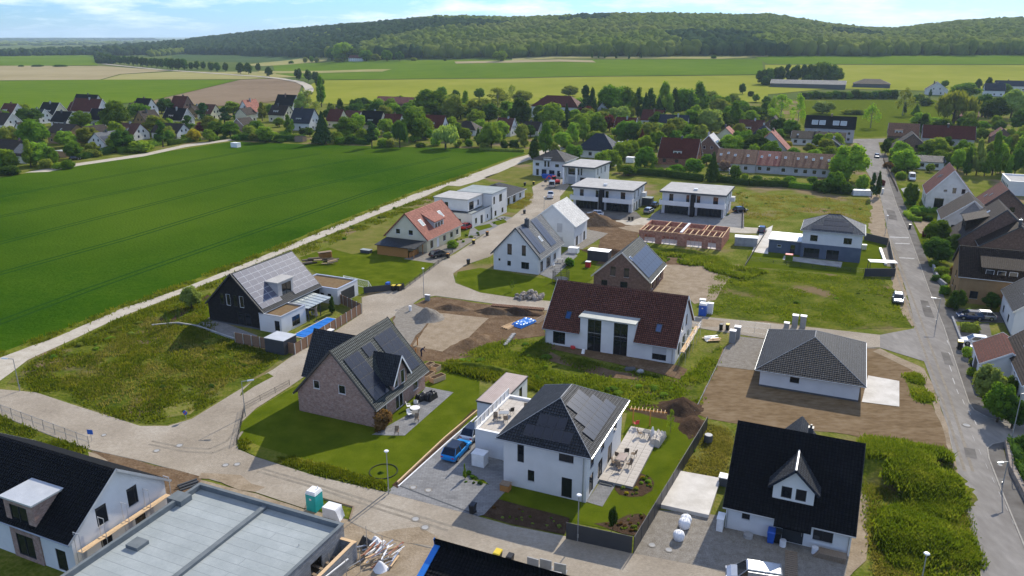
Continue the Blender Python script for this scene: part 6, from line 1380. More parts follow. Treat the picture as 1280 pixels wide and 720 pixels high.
TREES = {
 ('in the left village', 'trees of the left village'):
 '44 148 187 36 round m;146 125 164 32 round m;11 157 182 28 round o;39 177 209 22 tall l;65 183 207 18 round m;86 195 211 15 bush m;12 205 219 26 bush d;95 177 191 14 round m;110 143 158 9 round l;114 183 196 24 bush o;149 170 184 18 round d;137 180 191 18 bush m;151 162 173 9 tall m;20 138 148 10 bush o;36 137 148 13 bush d;136 157 167 13 bush m;28 155 168 10 round o;58 196 211 18 bush o;74 200 211 14 bush l;24 168 180 9 tall l;70 188 200 12 bush d;3 192 212 18 round m;100 190 199 14 bush m;122 150 160 10 bush m',
 ('left of the ploughed field', 'trees below the ploughed field'):
 '204 150 184 27 pine d;176 170 190 28 bush l;256 127 157 28 pine c;281 133 155 24 pine c;236 143 164 22 pine d;254 152 167 18 round u;242.5 161 177 16 round y;272 151 172 22 round m;288 151 172 22 round m;262 161 177 15 round l;224 151 164 15 round o;202 127 142 14 round d;194 140 153 11 round m;153 168 188 15 round m;246 131 141 12 round o;297 140 152 12 round l;166 176 190 14 bush m;212 162 178 12 round m;232 165 175 10 bush m;188 160 171 10 bush l;160 155 168 12 round m;268 163 176 12 bush m;298 158 172 10 bush l;296 166 175 14 bush m',
 ('below the ploughed field', 'trees right of the ploughed field'):
 '386 113 144 34 sparse p;378 118 145 26 tall p;402 97 134 17 tall m;426 125 149 17 tall d;446 122 144 17 round d;404 140 180 25 cone c;361 145 171 15 tall m;332 157 178 24 round l;321 150 166 17 round m;311 155 168 15 round m;380 158 168 13 bush d;356 161 172 15 bush m;328 129 151 15 tall o;454 160 178 18 round l;344 160 176 14 bush l;372 164 176 12 bush o;436 158 172 18 bush l;436 132 146 14 round m;414 128 142 10 round o;340 130 146 14 round m;366 150 164 8 tall l;440 166 180 16 bush d;426 168 180 14 bush m;395 168 179 12 bush d;350 172 178 16 bush d;318 162 176 16 bush o',
 ('near the great round tree', 'trees around the great round tree'):
 '465 151 185 25 pine c;500 151 185 20 willow d;517 136 177 40 round m;541 111 149 46 round m;567 118 152 30 round o;557 156 186 34 willow p;563 145 167 20 round l;582 159 176 17 round l;598 162 183 9 tall d;481 132 150 22 round o;494 129 146 17 round m;462 130 144 18 round m;517 124 138 15 round l;582 115 142 18 tall l;599 110 124 14 round m;601 122 150 34 round o;478 170 184 16 bush l;544 166 182 14 bush l;573 172 184 12 bush o;586 170 183 12 bush m;472 142 152 12 round d;530 148 160 12 round l;509 128 140 12 round m;454 136 148 12 round l;590 128 144 14 round l;570 112 126 12 round m;552 108 124 14 round m;488 172 184 12 bush o;526 176 184 12 bush d',
 ('near the red roofed manor', 'trees round the manor'):
 '611 128 154 21 round d;633 130 152 11 tall d;651 122 162 30 round d;622 110 137 40 sparse o;652 113 128 28 round o;689 128 162 32 round l;708 130 160 15 cone c;731 104 150 24 pine c;740 112 150 14 tall d;711 107 122 22 round o;614 152 185 28 round l;630 171 185 13 bush d;642 172 185 13 bush d;656 163 184 17 tall o;682 155 194 25 tall m;669 172 200 22 tall d;715 155 182 24 tall l;729 149 177 26 tall l;747 143 170 22 round m;717 180 200 22 round m;754 188 212 22 round l;732 132 152 22 round u;694 178 196 12 round o;663 156 172 14 round d;640 106 124 12 sparse o;700 160 178 14 round l;740 166 186 16 round m;604 166 184 18 round l;626 160 178 12 round m;700 190 204 10 bush l;645 128 150 14 tall m;675 138 160 16 round d;760 168 186 14 round l;606 176 186 14 bush o',
 ('in the belt behind the village', 'tree belt behind the middle village'):
 '768 105 148 46 round m;797 112 147 22 tall d;812 113 148 24 tall d;830 105 147 28 tall l;823 122 148 18 cone c;855 109 145 30 round m;873 105 138 28 tall m;887 113 130 22 round o;784 108 148 22 round m;842 112 146 18 tall d;862 122 146 20 tall d;806 116 148 14 cone c;900 123 145 26 round o;918 128 158 22 tall m;905 120 142 18 round m;756 120 148 16 round d;895 118 138 16 round l;925 126 142 24 round m;912 138 152 18 round m;880 120 140 14 tall m;846 118 144 12 tall l;938 112 122 8 bush d;928 104 118 9 round d;945 117 128 10 round l;958 120 132 12 round m;966 120 150 14 sparse l',
 ('in the middle village gardens', 'garden trees of the middle village'):
 '775 132 155 27 round p;762 143 164 17 round u;825 144 158 28 bush m;842 142 154 17 round l;865 137 163 28 round m;888 135 166 32 round p;812 152 181 27 round o;824 153 174 17 round p;802 162 185 13 cone u;780 163 176 17 bush m;847 160 174 19 round d;863 155 176 21 round m;763 186 210 23 round l;806 183 209 25 round m;775 200 216 13 tall l;785 206 220 20 round m;815 202 216 11 cone m;846 205 218 22 round m;867 197 218 23 round m;890 190 227 20 cone d;883 192 206 15 round m;918 205 227 15 round m;923 163 180 17 round m;985 176 186 9 round y;1027 184 197 17 round m;987 217 230 17 bush m;1014 218 230 14 bush m;905 200 214 13 round k;947 217 229 14 bush d;944 129 150 32 bush d;975 118 154 36 sparse l;996 118 163 22 sparse l;1028 126 142 25 round p;960 126 148 20 round d;855 170 178 12 bush o;838 208 219 14 bush l;798 196 210 10 bush m;930 215 226 10 bush l;900 214 226 12 bush o;970 218 230 12 bush o;826 206 218 12 bush m;790 180 190 12 bush m;958 164 176 10 round l;936 160 172 12 bush m;1000 166 174 16 bush m;912 170 180 9 bush l;945 192 202 8 bush l',
 ('at the upper main street', 'trees at the upper main street'):
 '1059 180 226 46 round l;1042 214 240 26 round m;1028 218 240 26 bush d;1076 218 240 16 round l;1089 214 248 12 pine c;1096 216 246 10 tall d;1054 222 242 24 bush d;1106 174 194 13 round d;1137 228 256 19 round m;1140 200 214 17 round m;1162 204 215 11 round l;1126 196 208 14 bush o;1116 190 202 12 bush m;1176 175 195 19 round m;1110 200 210 12 bush r;1120 206 216 12 bush m;1150 190 206 12 round d;1125 212 224 14 bush l;1102 222 232 9 bush u',
 ('in the upper right village', 'trees of the upper right village'):
 '1191 113 155 50 willow o;1204 103 124 34 round m;1227 117 146 28 round d;1241 121 152 34 round d;1263 110 148 28 round p;1276 137 165 26 round d;1128 110 144 24 sparse o;1130.5 128 143 7 tall d;1145 130 144 12 cone m;1088 130 160 24 sparse l;1162 112 123 6 tall d;1156 118 132 19 bush d;1066 133 143 28 bush o;1153 144 168 21 tall d;1220 177 219 22 tall p;1240 168 219 24 tall m;1208 186 219 16 tall d;1250 182 217 22 tall l;1268 184 219 18 round d;1276 168 204 18 round l;1225 151 164 22 round m;1247 150 164 18 round m;1220 160 174 16 round l;1222 98 112 8 round d;1234 98 118 16 tall c;1150 116 128 9 round o;1144 118 128 8 round m;1270 118 140 20 round l;1256 104 120 14 round m;1196 186 214 18 round l;1185 190 212 14 round m;1230 196 220 18 round m;1260 160 180 14 round l;1168 146 160 12 round m;1212 132 152 14 round m;1180 100 110 10 round m;1260 196 222 14 tall m;1286 170 210 24 round d',
 ('in the right front gardens', 'shrubs and trees of the right front gardens'):
 '1171 274 304 34 round m;1170 296 328 36 round d;1190 292 318 20 round d;1195 362 388 21 round d;1175 331 344 20 bush l;1182 340 352 16 bush l;1238 366 388 21 round d;1232 456 502 36 round p;1246 478 528 36 round m;1264 496 536 32 round d;1256 470 502 22 round m;1180 352 368 12 bush m;1210 382 394 12 bush l;1150 262 274 16 bush d;1143 256 266 12 bush l;1218 406 414 14 bush l;1206 400 410 12 bush m;1138 246 256 14 bush m;1186 372 384 10 bush o;1278 545 566 26 round d;1275 570 590 16 bush m;1218 442 456 12 bush o;1226 450 464 12 bush m;1170 342 352 12 bush d;1160 268 276 12 bush d;1214 455 470 12 bush l;1204 320 336 14 round d;1192 330 344 12 bush r;1166 322 334 12 bush m;1156 284 296 8 bush u',
 ('in the copse behind the barn', 'trees of the copse by the barn'):
 '952 86 106 14 round d;962 84 106 16 round m;972 82 106 16 round d;983 80 106 17 pine c;993 81 106 16 round d;1003 79 106 18 pine c;1014 80 106 18 round d;1024 76 105 20 round m;1034 78 105 20 round d;1046 84 104 16 round m;957 90 107 12 bush d;1008 90 107 14 bush d;1040 92 105 14 bush d',
 ('in the paddock hedge', 'hedge shrubs by the barn'):
 ';'.join(f'{1004 + i * 8} {112 - (i % 3) * 1.4 if i not in (12,13) else 109} {125 - (i > 10) * .6} 13 bush {"dmd"[i % 3]}' for i in range(15)),
 ('in the far fields', 'single trees of the far fields'):
 '626 63 77 17 round l;740 66 74 4 tall d;748 67 74 3 tall d;756 66 74 4 tall d;770 66 74 4 tall d;786 66 74 4 tall d;801 66 73.5 5 tall d;892 67.5 74 8 bush d;518 71 76.5 9 bush o;556 73 76 5 bush d;470 67 77 12 round o;364 74 80 6 bush m;382 71 79 6 round o;390 70 79 6 round m;396 71 79 6 round o;428 52 77 26 round l;415 60 76 18 round d;444 60 76 24 round d;458 62 77 16 round m;484 62 77 14 round m;500 64 77 12 round d;424 70 78 12 bush o;26 80.6 83.6 7 bush d;47 79.8 83.6 13 bush d;75 80 83.6 16 bush d',
}
AVE = [(311, 93, 12), (301, 92.5, 12), (282, 90, 9.5), (272, 90, 10), (264, 89, 9.5), (254.5, 86.5, 8), (246.5, 87, 9), (239.5, 87, 8), (231, 87.5, 12), (223, 87.5, 12), (216, 87.5, 12), (209.5, 86, 11), (202.5, 85, 10), (196, 84.5, 10), (190, 84.2, 9.5), (183.5, 83.8, 9.5), (178.5, 83.3, 10), (172.5, 82.5, 10), (167, 82, 10), (161, 81.3, 9), (156, 80.5, 9), (150, 80.5, 9), (145, 80, 9), (140, 79.5, 9), (135, 78.8, 9), (130, 77.5, 9), (126, 76.5, 9), (336.5, 96.5, 11), (373.5, 100, 12), (385.5, 102.5, 12.5), (395, 104, 12), (323, 90, 9), (400, 112, 14)]
for (place, grp), s in TREES.items():
 for it in s.split(';'):
  a = it.split(); ptree(float(a[0]), float(a[1]), float(a[2]), float(a[3]), a[4], a[5], place, grp)
for x, yb, w in AVE: ptree(x, yb - w * 1.25, yb + .3, w * .82, 'round', 'd', 'in the far road avenue', 'avenue trees along the far road', 'avenue_tree')
# belts made of dense single trees at field edges that read as one mass further off
def hedge(pts, h, w, m, label, cat='hedge', name='hedge', leaf=.22):
 P = wpoly(pts); rg = np.random.default_rng(int(P[0].x * 10) % 9999 + 1)
 Q = []; b = MB()
 for a, c in zip(P, P[1:]):
  L = (c - a).length; d = (c - a) / L; n = Vector((-d.y, d.x, 0)); k = int(L * (h * 2 + w) * 9)
  s = rg.uniform(0, L, k); t = rg.uniform(0, 2 * h + w, k)
  off = np.where(t < h, -w / 2, np.where(t < h + w, t - h - w / 2, w / 2)); zz = np.where(t < h, t, np.where(t < h + w, h, 2 * h + w - t))
  nn = np.where((t < h)[:, None], -np.array(n)[None, :], np.where((t < h + w)[:, None], np.array([0, 0, 1.0])[None, :], np.array(n)[None, :]))
  wob = 1 + .14 * np.sin(s * 1.1 + a.x) + .08 * np.sin(s * 3.1)
  C = np.array(a)[None, :] + s[:, None] * np.array(d)[None, :] + (off * wob + rg.normal(0, .06, k))[:, None] * np.array(n)[None, :]
  C[:, 2] = zz * wob + rg.normal(0, .06, k)
  Q.append(leaves(C, nn, leaf, rg))
  e = .85
  b.hexa([a - n * w / 2 * e, c - n * w / 2 * e, c + n * w / 2 * e, a + n * w / 2 * e], [a - n * w / 2 * e + Vector((0, 0, h * .88)), c - n * w / 2 * e + Vector((0, 0, h * .88)), c + n * w / 2 * e + Vector((0, 0, h * .88)), a + n * w / 2 * e + Vector((0, 0, h * .88))])
 Q = np.concatenate(Q); nq = len(Q); f = np.arange(nq * 4).reshape(-1, 4)
 V = np.concatenate([Q.reshape(-1, 3), np.array(b.v)]); F_ = [f[:, [0, 1, 2]], f[:, [0, 2, 3]]]
 bf = np.array([q for q in b.f if len(q) == 4]) + nq * 4; F_ += [bf[:, [0, 1, 2]], bf[:, [0, 2, 3]]]
 return tag(link(name, tri_mesh(name, V, np.concatenate(F_), m)), label, cat)
for pts, h, w, m, lab in (
 (((150, 192), (202, 181)), 2.6, 2.2, 'leaf_mid', 'clipped hedge between the lane and the left village gardens'),
 (((211, 182), (250, 176)), 2.4, 2, 'leaf_mid', 'hedge below the bright yellow tree'),
 (((300, 175), (340, 176.5), (382, 176)), 3.0, 2.6, 'leaf_dark', 'dark hedge at the crop field edge right of the lane'),
 (((420, 179), (462, 181)), 2.6, 2.4, 'leaf_dark', 'dark hedge at the field edge between the two spruces'),
 (((104, 199), (162, 186)), 2.4, 2.2, 'leaf_dark', 'long hedge beside the lane below the solar roof'),
 (((780, 217), (830, 221), (878, 227)), 2.6, 2.0, 'leaf_dark', 'straight dark hedge behind the left twin house'),
 (((898, 227), (936, 232), (985, 234)), 2.2, 2.2, 'leaf_dark', 'dark garden hedge under the rust roofed row'),
 (((985, 234), (1045, 241)), 1.8, 1.8, 'leaf_mid', 'garden hedge left of the large light green tree'),
 (((1141, 262), (1158, 266), (1172, 266)), 1.3, 1.4, 'leaf_mid', 'low clipped hedge in front of the tall white gable'),
 (((1132, 268), (1140, 276), (1152, 277)), 1.2, 1.4, 'leaf_light', 'low clipped hedge corner by the main street'),
 (((1201, 414), (1222, 416)), 1.6, 1.2, 'leaf_olive', 'yellowish hedge beside the silver car'),
 (((1264, 560), (1275, 592), (1300, 640)), 1.5, .9, 'leaf_dark', 'dark hedge on the low wall at the right edge'),
 (((268, 176), (282, 173.6)), 1.6, 1.4, 'leaf_dark', 'short hedge by the small white shed'),
 (((600, 188), (655, 190)), 1.2, 1.5, 'leaf_olive', 'rough hedge along the upper end of the crop field'),
 (((905, 350), (905, 350.5)), .5, .5, 'leaf_mid', None)):
 if lab: hedge(pts, h, w, m, lab)
# random garden planting between the far houses
HR = [(h.A.x, h.A.y, h.w, h.d) for h in vh]
def free(x, y):
 for ax, ay, w, d in HR:
  u = (x - ax) * UX.x + (y - ay) * UX.y; v = (x - ax) * VX.x + (y - ay) * VX.y
  if -2.0 < u < w + 2.0 and -2.0 < v < d + 2.0: return False
 return True
ZN = [([(0, 185), (0, 150), (60, 142), (150, 142), (300, 138), (300, 168), (180, 186), (100, 200), (60, 206), (0, 214)], 64, 'in the left village gardens', 'garden shrubs of the left village'),
      ([(305, 172), (305, 140), (470, 140), (600, 140), (660, 140), (660, 182), (470, 180)], 80, 'in the gardens behind the crop field', 'garden shrubs behind the crop field'),
      ([(665, 190), (665, 140), (760, 150), (960, 150), (1050, 180), (1040, 205), (900, 200), (880, 212), (770, 205), (740, 180)], 130, 'between the middle village houses', 'garden shrubs of the middle village'),
      ([(660, 158), (662, 134), (760, 124), (960, 128), (960, 150), (880, 158), (760, 160)], 60, 'in the belt behind the middle village', 'small trees of the village belt'),
      ([(440, 150), (440, 132), (650, 124), (656, 150), (560, 152)], 46, 'behind the great round tree', 'small trees behind the great round tree'),
      ([(1105, 186), (1130, 160), (1290, 150), (1290, 215), (1180, 220), (1120, 216)], 50, 'in the gardens of the upper right village', 'garden shrubs of the upper right village')]
rr = random.Random(11)
for poly, n, place, grp in ZN:
 k = 0
 while k < n:
  x = rr.uniform(min(p[0] for p in poly), max(p[0] for p in poly)); y = rr.uniform(min(p[1] for p in poly), max(p[1] for p in poly))
  if not inside(poly, x, y): continue
  p = at(x, y)
  k += 1
  if not free(p.x, p.y): continue
  c = rr.choice('mlldolm'); h = rr.uniform(2.0, 9.5); kd = 'bush' if h < 3.6 else 'round'
  tree(p, h, h * rr.uniform(.85, 1.35), kd, LM[c], f'small {CW[c]} {KW[kd]} {place}', grp, name='garden_shrub' if kd == 'bush' else 'garden_tree')
# ------------------------------------------------------------------ the wooded hill and far woods
def mass(name, pts, m, seed, label=None):
 """pts: array x y z height width -> one mesh of many crowns"""
 rg = np.random.default_rng(seed); iv, if_ = ICO2; n = len(pts); P = np.array(pts)
 jit = rg.uniform(.68, 1.2, (n, len(iv)))
 V = iv[None, :, :] * jit[:, :, None]
 V = V * np.stack([P[:, 4] / 2, P[:, 4] / 2, P[:, 3] * .52], 1)[:, None, :]
 V[:, :, 2] += (P[:, 3] * .48)[:, None]
 V += P[:, None, :3]
 F_ = (if_[None, :, :] + (np.arange(n) * len(iv))[:, None, None]).reshape(-1, 3)
 return tag(link(name, tri_mesh(name, V.reshape(-1, 3), F_, m, True)), label, None, None, 'stuff')
rg = np.random.default_rng(3); light, darkp = [], []
y = 1030.0
while y < 3100:
 stp = 11.5 + (y - 1000) * .0028
 xr = 1.0 * y * .72
 x = -xr
 while x < xr:
  xx = x + rg.uniform(-4, 4); yy = y + rg.uniform(-4, 4); x += stp
  c = 640 + 1020 * xx / yy
  if c < 232 or c > 1370: continue
  Db = lerp_tab(BASED, c)
  Db += 25 * noise.noise(Vector((xx * .01, yy * .002, 3)))
  if yy < Db or yy > Db + 1180: continue
  z = Tz(xx, yy)
  h = rg.uniform(12, 19) * (1.2 if yy < Db + 30 else 1); w = rg.uniform(12, 24)
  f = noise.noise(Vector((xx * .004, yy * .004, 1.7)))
  dk = (c < 640 and f > -.25 + (c - 400) * .0012) or (c < 760 and f > .1) or f > .42  # left hill: cloud shadow put into the colour as darker crowns
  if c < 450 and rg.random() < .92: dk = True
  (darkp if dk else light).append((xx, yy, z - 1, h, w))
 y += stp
mass('woodland', light, 'wood_canopy', 1); mass('shade_toned_woodland', darkp, 'wood_canopy_dark', 2)
far_l, far_d = [], []
def scat(n, poly, hh, ww, out):
 k = 0
 while k < n:
  x = rg.uniform(min(p[0] for p in poly), max(p[0] for p in poly)); yq = rg.uniform(min(p[1] for p in poly), max(p[1] for p in poly))
  if inside(poly, x, yq):
   p = at(x, yq); out.append((p.x, p.y, p.z - 1, rg.uniform(*hh), rg.uniform(*ww))); k += 1
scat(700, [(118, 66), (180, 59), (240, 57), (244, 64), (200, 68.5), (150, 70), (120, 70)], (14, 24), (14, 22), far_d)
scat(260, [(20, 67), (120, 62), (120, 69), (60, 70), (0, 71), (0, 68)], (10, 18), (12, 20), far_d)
scat(160, [(182, 68), (240, 62), (240, 67), (190, 71)], (10, 16), (12, 18), far_l)
scat(150, [(116, 66), (136, 64), (142, 80), (124, 79)], (10, 14), (10, 14), far_d)
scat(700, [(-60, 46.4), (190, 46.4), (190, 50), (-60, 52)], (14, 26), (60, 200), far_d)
scat(260, [(-60, 49), (190, 49), (170, 56), (-60, 58)], (10, 16), (26, 80), far_l)
mass('far_woodland', far_l, 'wood_canopy', 4); mass('far_dark_woodland', far_d, 'wood_canopy_dark', 5)
# ------------------------------------------------------------------ small things of the place
def gz(p, z=0): return (p.x, p.y, z)
def lamp(bx, by, ty, label, head='post', rot=0.0, grp='street lamps'):
 p = at(bx, by); h = max(3.6, min(7.5, hat(p, ty)))
 r = thing('street_lamp', label, 'street lamp', p, R(rot), grp)
 MB().cyl((0, 0, 0), (0, 0, h - .2), .06, .045, 8).build('pole', 'lamp_grey', r)
 MB().box(-.07, -.12, .5, .07, -.05, .9).build('hatch', 'steel', r)
 if head == 'post': MB().cyl((0, 0, h - .2), (0, 0, h - .08), .16, .24, 12).cyl((0, 0, h - .08), (0, 0, h), .26, .2, 12).build('lamp_head', 'white_paint', r)
 else:
  MB().bar((0, 0, h - .22), (1.1, 0, h - .1), .07, .07).build('arm', 'lamp_grey', r)
  MB().hexa([(.7, -.13, h - .2), (1.5, -.13, h - .12), (1.5, .13, h - .12), (.7, .13, h - .2)], [(.7, -.1, h - .08), (1.5, -.1, h - .02), (1.5, .1, h - .02), (.7, .1, h - .08)]).build('lamp_head', 'alu', r)
 return r
lamp(486, 618, 563, 'grey street lamp at the corner of the lawn and the villa driveway')
lamp(722, 677, 618, 'grey street lamp with round white head in front of the dark garden fence')
lamp(25, 489, 447, 'thin grey street lamp with a short arm at the edge of the west meadow', 'arm', 180)
lamp(307, 521, 475, 'street lamp with side arm where the street bends past the brick house', 'arm', 10)
lamp(1148, 746, 691, 'street lamp with white head on the overgrown plot at the lower edge')
lamp(1252, 612, 582, 'slim dark lamp on the pavement island of the side road', 'arm', 200)
lamp(1262, 560, 490, 'tall street lamp in front of the white house at the right edge', 'arm', 0)
lamp(1170, 406, 372, 'leaning street lamp on the pavement opposite the parked silver car', 'arm', 170)
lamp(530, 372, 335, 'thin lamp at the corner of the building plot by the street bend')
lamp(1106, 294, 269, 'short lamp on the sandy verge beside the house with the blue grey ground floor')
lamp(700, 240, 215, 'lamp by the parked machines at the head of the estate street')
lamp(680, 266, 246, 'lamp beside the white pick-up at the street end')
lamp(1236, 212, 192, 'white headed lamp behind the low building with the red flank')
# traffic signs
def sign(px, by, ty, label, face='blue_plastic', shape='round', w=.6):
 p = at(px, by); h = max(1.2, hat(p, ty)); r = thing('road_sign', label, 'road sign', p, R(-10))
 MB().cyl((0, 0, 0), (0, 0, h), .03, n=6).build('post', 'steel', r)
 if shape == 'round': MB().cyl((0, -.04, h - w / 2), (0, -.06, h - w / 2), w / 2, n=18).build('sign_plate', face, r)
 else: MB().box(-w / 2, -.06, h - w * .8, w / 2, -.04, h).build('sign_plate', face, r)
 return r
s_ = sign(233, 526, 513, 'low round blue no stopping sign at the tip of the west meadow')
MB().bar((-.2, -.075, 0), (.2, -.075, .4), .02, .07).build('sign_bar', 'red_plastic', s_).location = (0, 0, hat(at(233, 526), 513) - .5)
sign(115, 552, 537, 'blue and white street sign at the end of the mesh fence', 'blue_plastic', 'rect', .75)
# manholes
mh = MB().cyl((0, 0, 0), (0, 0, .012), .42, n=20)  .mesh('rim', 'gravel'); mi = MB().cyl((0, 0, .012), (0, 0, .016), .29, n=20).mesh('cover', 'concrete_grey')
DESC = ['by the mesh fence end', 'left of the street fork pair', 'upper one of the left street fork pair', 'left one of the pair below the lawn tip', 'right one of the pair below the lawn tip', 'upper one of the pair in the villa driveway mouth', 'right one of the pair in the villa driveway', 'upper one of the pair in the street below the driveway', 'lower one of the pair in the street below the driveway', 'left one in the gravel yard by the big bags', 'right one in the gravel yard by the big bags', 'in the main street near the silver car', 'large ring in the main street at the side road', 'small one in the pavement near the island']
for i, (x, y, s) in enumerate(((130, 544.5, .8), (196, 564, 1), (224.5, 557.5, 1.1), (282, 582, 1), (296.5, 581, 1), (516.5, 610, 1), (535.5, 613.5, 1), (519.5, 649.5, 1.1), (531.5, 660, 1.1), (815, 682, 1), (836, 688, 1), (1160, 383.5, 1), (1208, 532, 1.4), (1250, 582, .7))):
 r = thing('manhole_cover', 'round pale manhole cover ' + DESC[i], 'manhole cover', at(x, y) + Vector((0, 0, .085)), 0, 'manhole covers'); r.scale = (s, s, 1)
 link('rim', mh, r); link('cover', mi, r)
# lamp's cast shadow painted as a dark strip across the street; driveway drain line
for a, b in (((482, 617), (437, 652)),):
 tag(strip(MB(), wpoly((a, b)), .14, .074, .092).build('drain_and_shadow_line', 'plinth'), kind='structure')
tag(strip(MB(), wpoly(((497, 607), (597, 645))), .16, .074, .094).build('drain_and_shadow_line', 'plinth'), kind='structure')
# fences ------------------------------------------------------------
def fence(pts, h, label, name='fence', pm='fence_dark', postm='fence_dark', step=2.0, solid=True, gap=.0, pw=.08, base=0.0, slat=False):
 P = wpoly(pts); root = thing(name, label, 'fence', P[0], 0); O = P[0]
 for a, b in zip(P, P[1:]):
  L = (b - a).length; n = max(1, round(L / step)); d = (b - a) / L; rz = math.atan2(d.y, d.x)
  pmesh = MB(); s = L / n
  if solid: pmesh.box(pw / 2 + gap, -.02, .05, s - pw / 2 - gap, .02, h - .03)
  else:
   for z in (.06, h * .5, h - .06): pmesh.box(pw / 2, -.012, z - .015, s - pw / 2, .012, z + .015)
   for i in range(1, int(s / .14)): pmesh.box(i * .14 - .006, -.006, .06, i * .14 + .006, .006, h - .05)
  pmesh = pmesh.mesh('panel', pm)
  po = MB().box(-pw / 2, -pw / 2, 0, pw / 2, pw / 2, h).mesh('post', postm)
  for i in range(n):
   q = a + d * (s * i) - O; link('panel', pmesh, root, q, rz); link('post', po, root, q, rz)
 link('post', po, root, P[-1] - O, rz)
 return root
fence([(708, 674), (789, 692)], 1.9, 'tall anthracite panel fence along the street in front of the villa garden')
fence([(792, 692), (883, 538)], 1.9, 'anthracite panel fence running back between villa garden and gravel yard', pm='steel_dark')
fence([(3, 519), (112, 560)], 1.55, 'wire mesh fence with grey posts along the lower left street edge', solid=False, step=2.3, pm='steel', postm='steel', pw=.06)
fence([(294.5, 429), (369.2, 443.5)], 1.85, 'brown board fence on the street side of the black brick house', pm='fence_panel_brown', postm='alu', step=1.55, pw=.12)
fence([(369.2, 443.5), (452, 392)], 1.85, 'brown board fence with white posts beside the covered pool', pm='fence_panel_brown', postm='alu', step=1.6, pw=.12, gap=.04)
fence([(452, 392), (424, 379)], 1.85, 'short brown board fence behind the pool by the garage', pm='fence_panel_brown', postm='alu', step=1.6, pw=.12)
fence([(296, 556), (306, 512), (362, 482)], .9, 'low wire fence round the brick house lawn by the street bend', solid=False, step=2.5, pm='steel_dark', postm='steel_dark', pw=.05)
fence([(455, 367), (505, 362)], 1.3, 'dark screen fence behind the bins of the paved parking place', step=2.0)
fence([(506, 362), (548, 330), (566, 316)], .9, 'low dark mesh fence between the lawn and the estate street', solid=False, step=2.5, pm='steel_dark', postm='steel_dark')
fence([(1080, 300), (1109, 307)], 1.8, 'black screen fence right of the house with blue grey ground floor')
fence([(1110, 307), (1118, 346)], 1.8, 'black screen fence along the main street side of the fenced lawn')
fence([(1118, 346), (1080, 346)], 1.8, 'black screen fence at the lower right corner of the fenced lawn')
fence([(1079, 341), (1000, 334), (934, 325)], .9, 'low black mesh fence in front of the blue grey ground floor', solid=False, step=2.5, pm='steel_dark', postm='steel_dark')
fence([(931, 334), (958, 290)], .7, 'short dark fence on the left side of the fenced lawn', step=2.5)
fence([(928, 285), (929, 256)], .9, 'pale board fence at the right of the terracotta double house', pm='wood_old', postm='wood_old')
fence([(924, 414), (962, 419)], 1.9, 'grey metal site fence beside the bungalow', solid=False, step=2.6, pm='steel', postm='steel', pw=.05)
fence([(1104, 200), (1122, 240)], .9, 'brown garden fence along the upper main street', pm='wood_old', postm='wood_old')
fence([(907, 436), (868, 516)], .35, 'low grey concrete edging between the rough plot and the tilled soil', pm='concrete_grey', postm='concrete_grey', step=2)
# low walls at gardens
def wall_thing(pts, w, h, m, label, name='garden_wall'):
 return tag(strip(MB(), wpoly(pts), w, 0, h).build(name, m), label, 'wall')
wall_thing([(1164, 330), (1172, 352), (1182, 360)], .4, .9, 'block_grey', 'dark stone garden wall by the pavement near the ochre house')
wall_thing([(1190, 398), (1206, 440)], .3, .45, 'block_grey', 'low garden wall beside the parked cars')
wall_thing([(1258, 556), (1264, 590), (1300, 660)], .5, .8, 'stone', 'low dark stone wall round the corner garden at the right edge')
wall_thing([(247, 409), (222, 405), (190, 408)], .25, .35, 'concrete_grey', 'low concrete edging along the west garden of the black brick house')
wall_thing([(296, 426), (247, 409)], .25, .35, 'concrete_grey', 'low concrete edging below the terrace of the black brick house')
wall_thing([(497, 605), (556, 549), (600, 512), (607, 505)], .16, .3, 'wood_new', 'pale edging along the lawn beside the villa driveway')
wall_thing([(498, 609), (560, 553), (598, 520)], .14, .16, 'white_paint', 'white stone edging of the villa driveway')
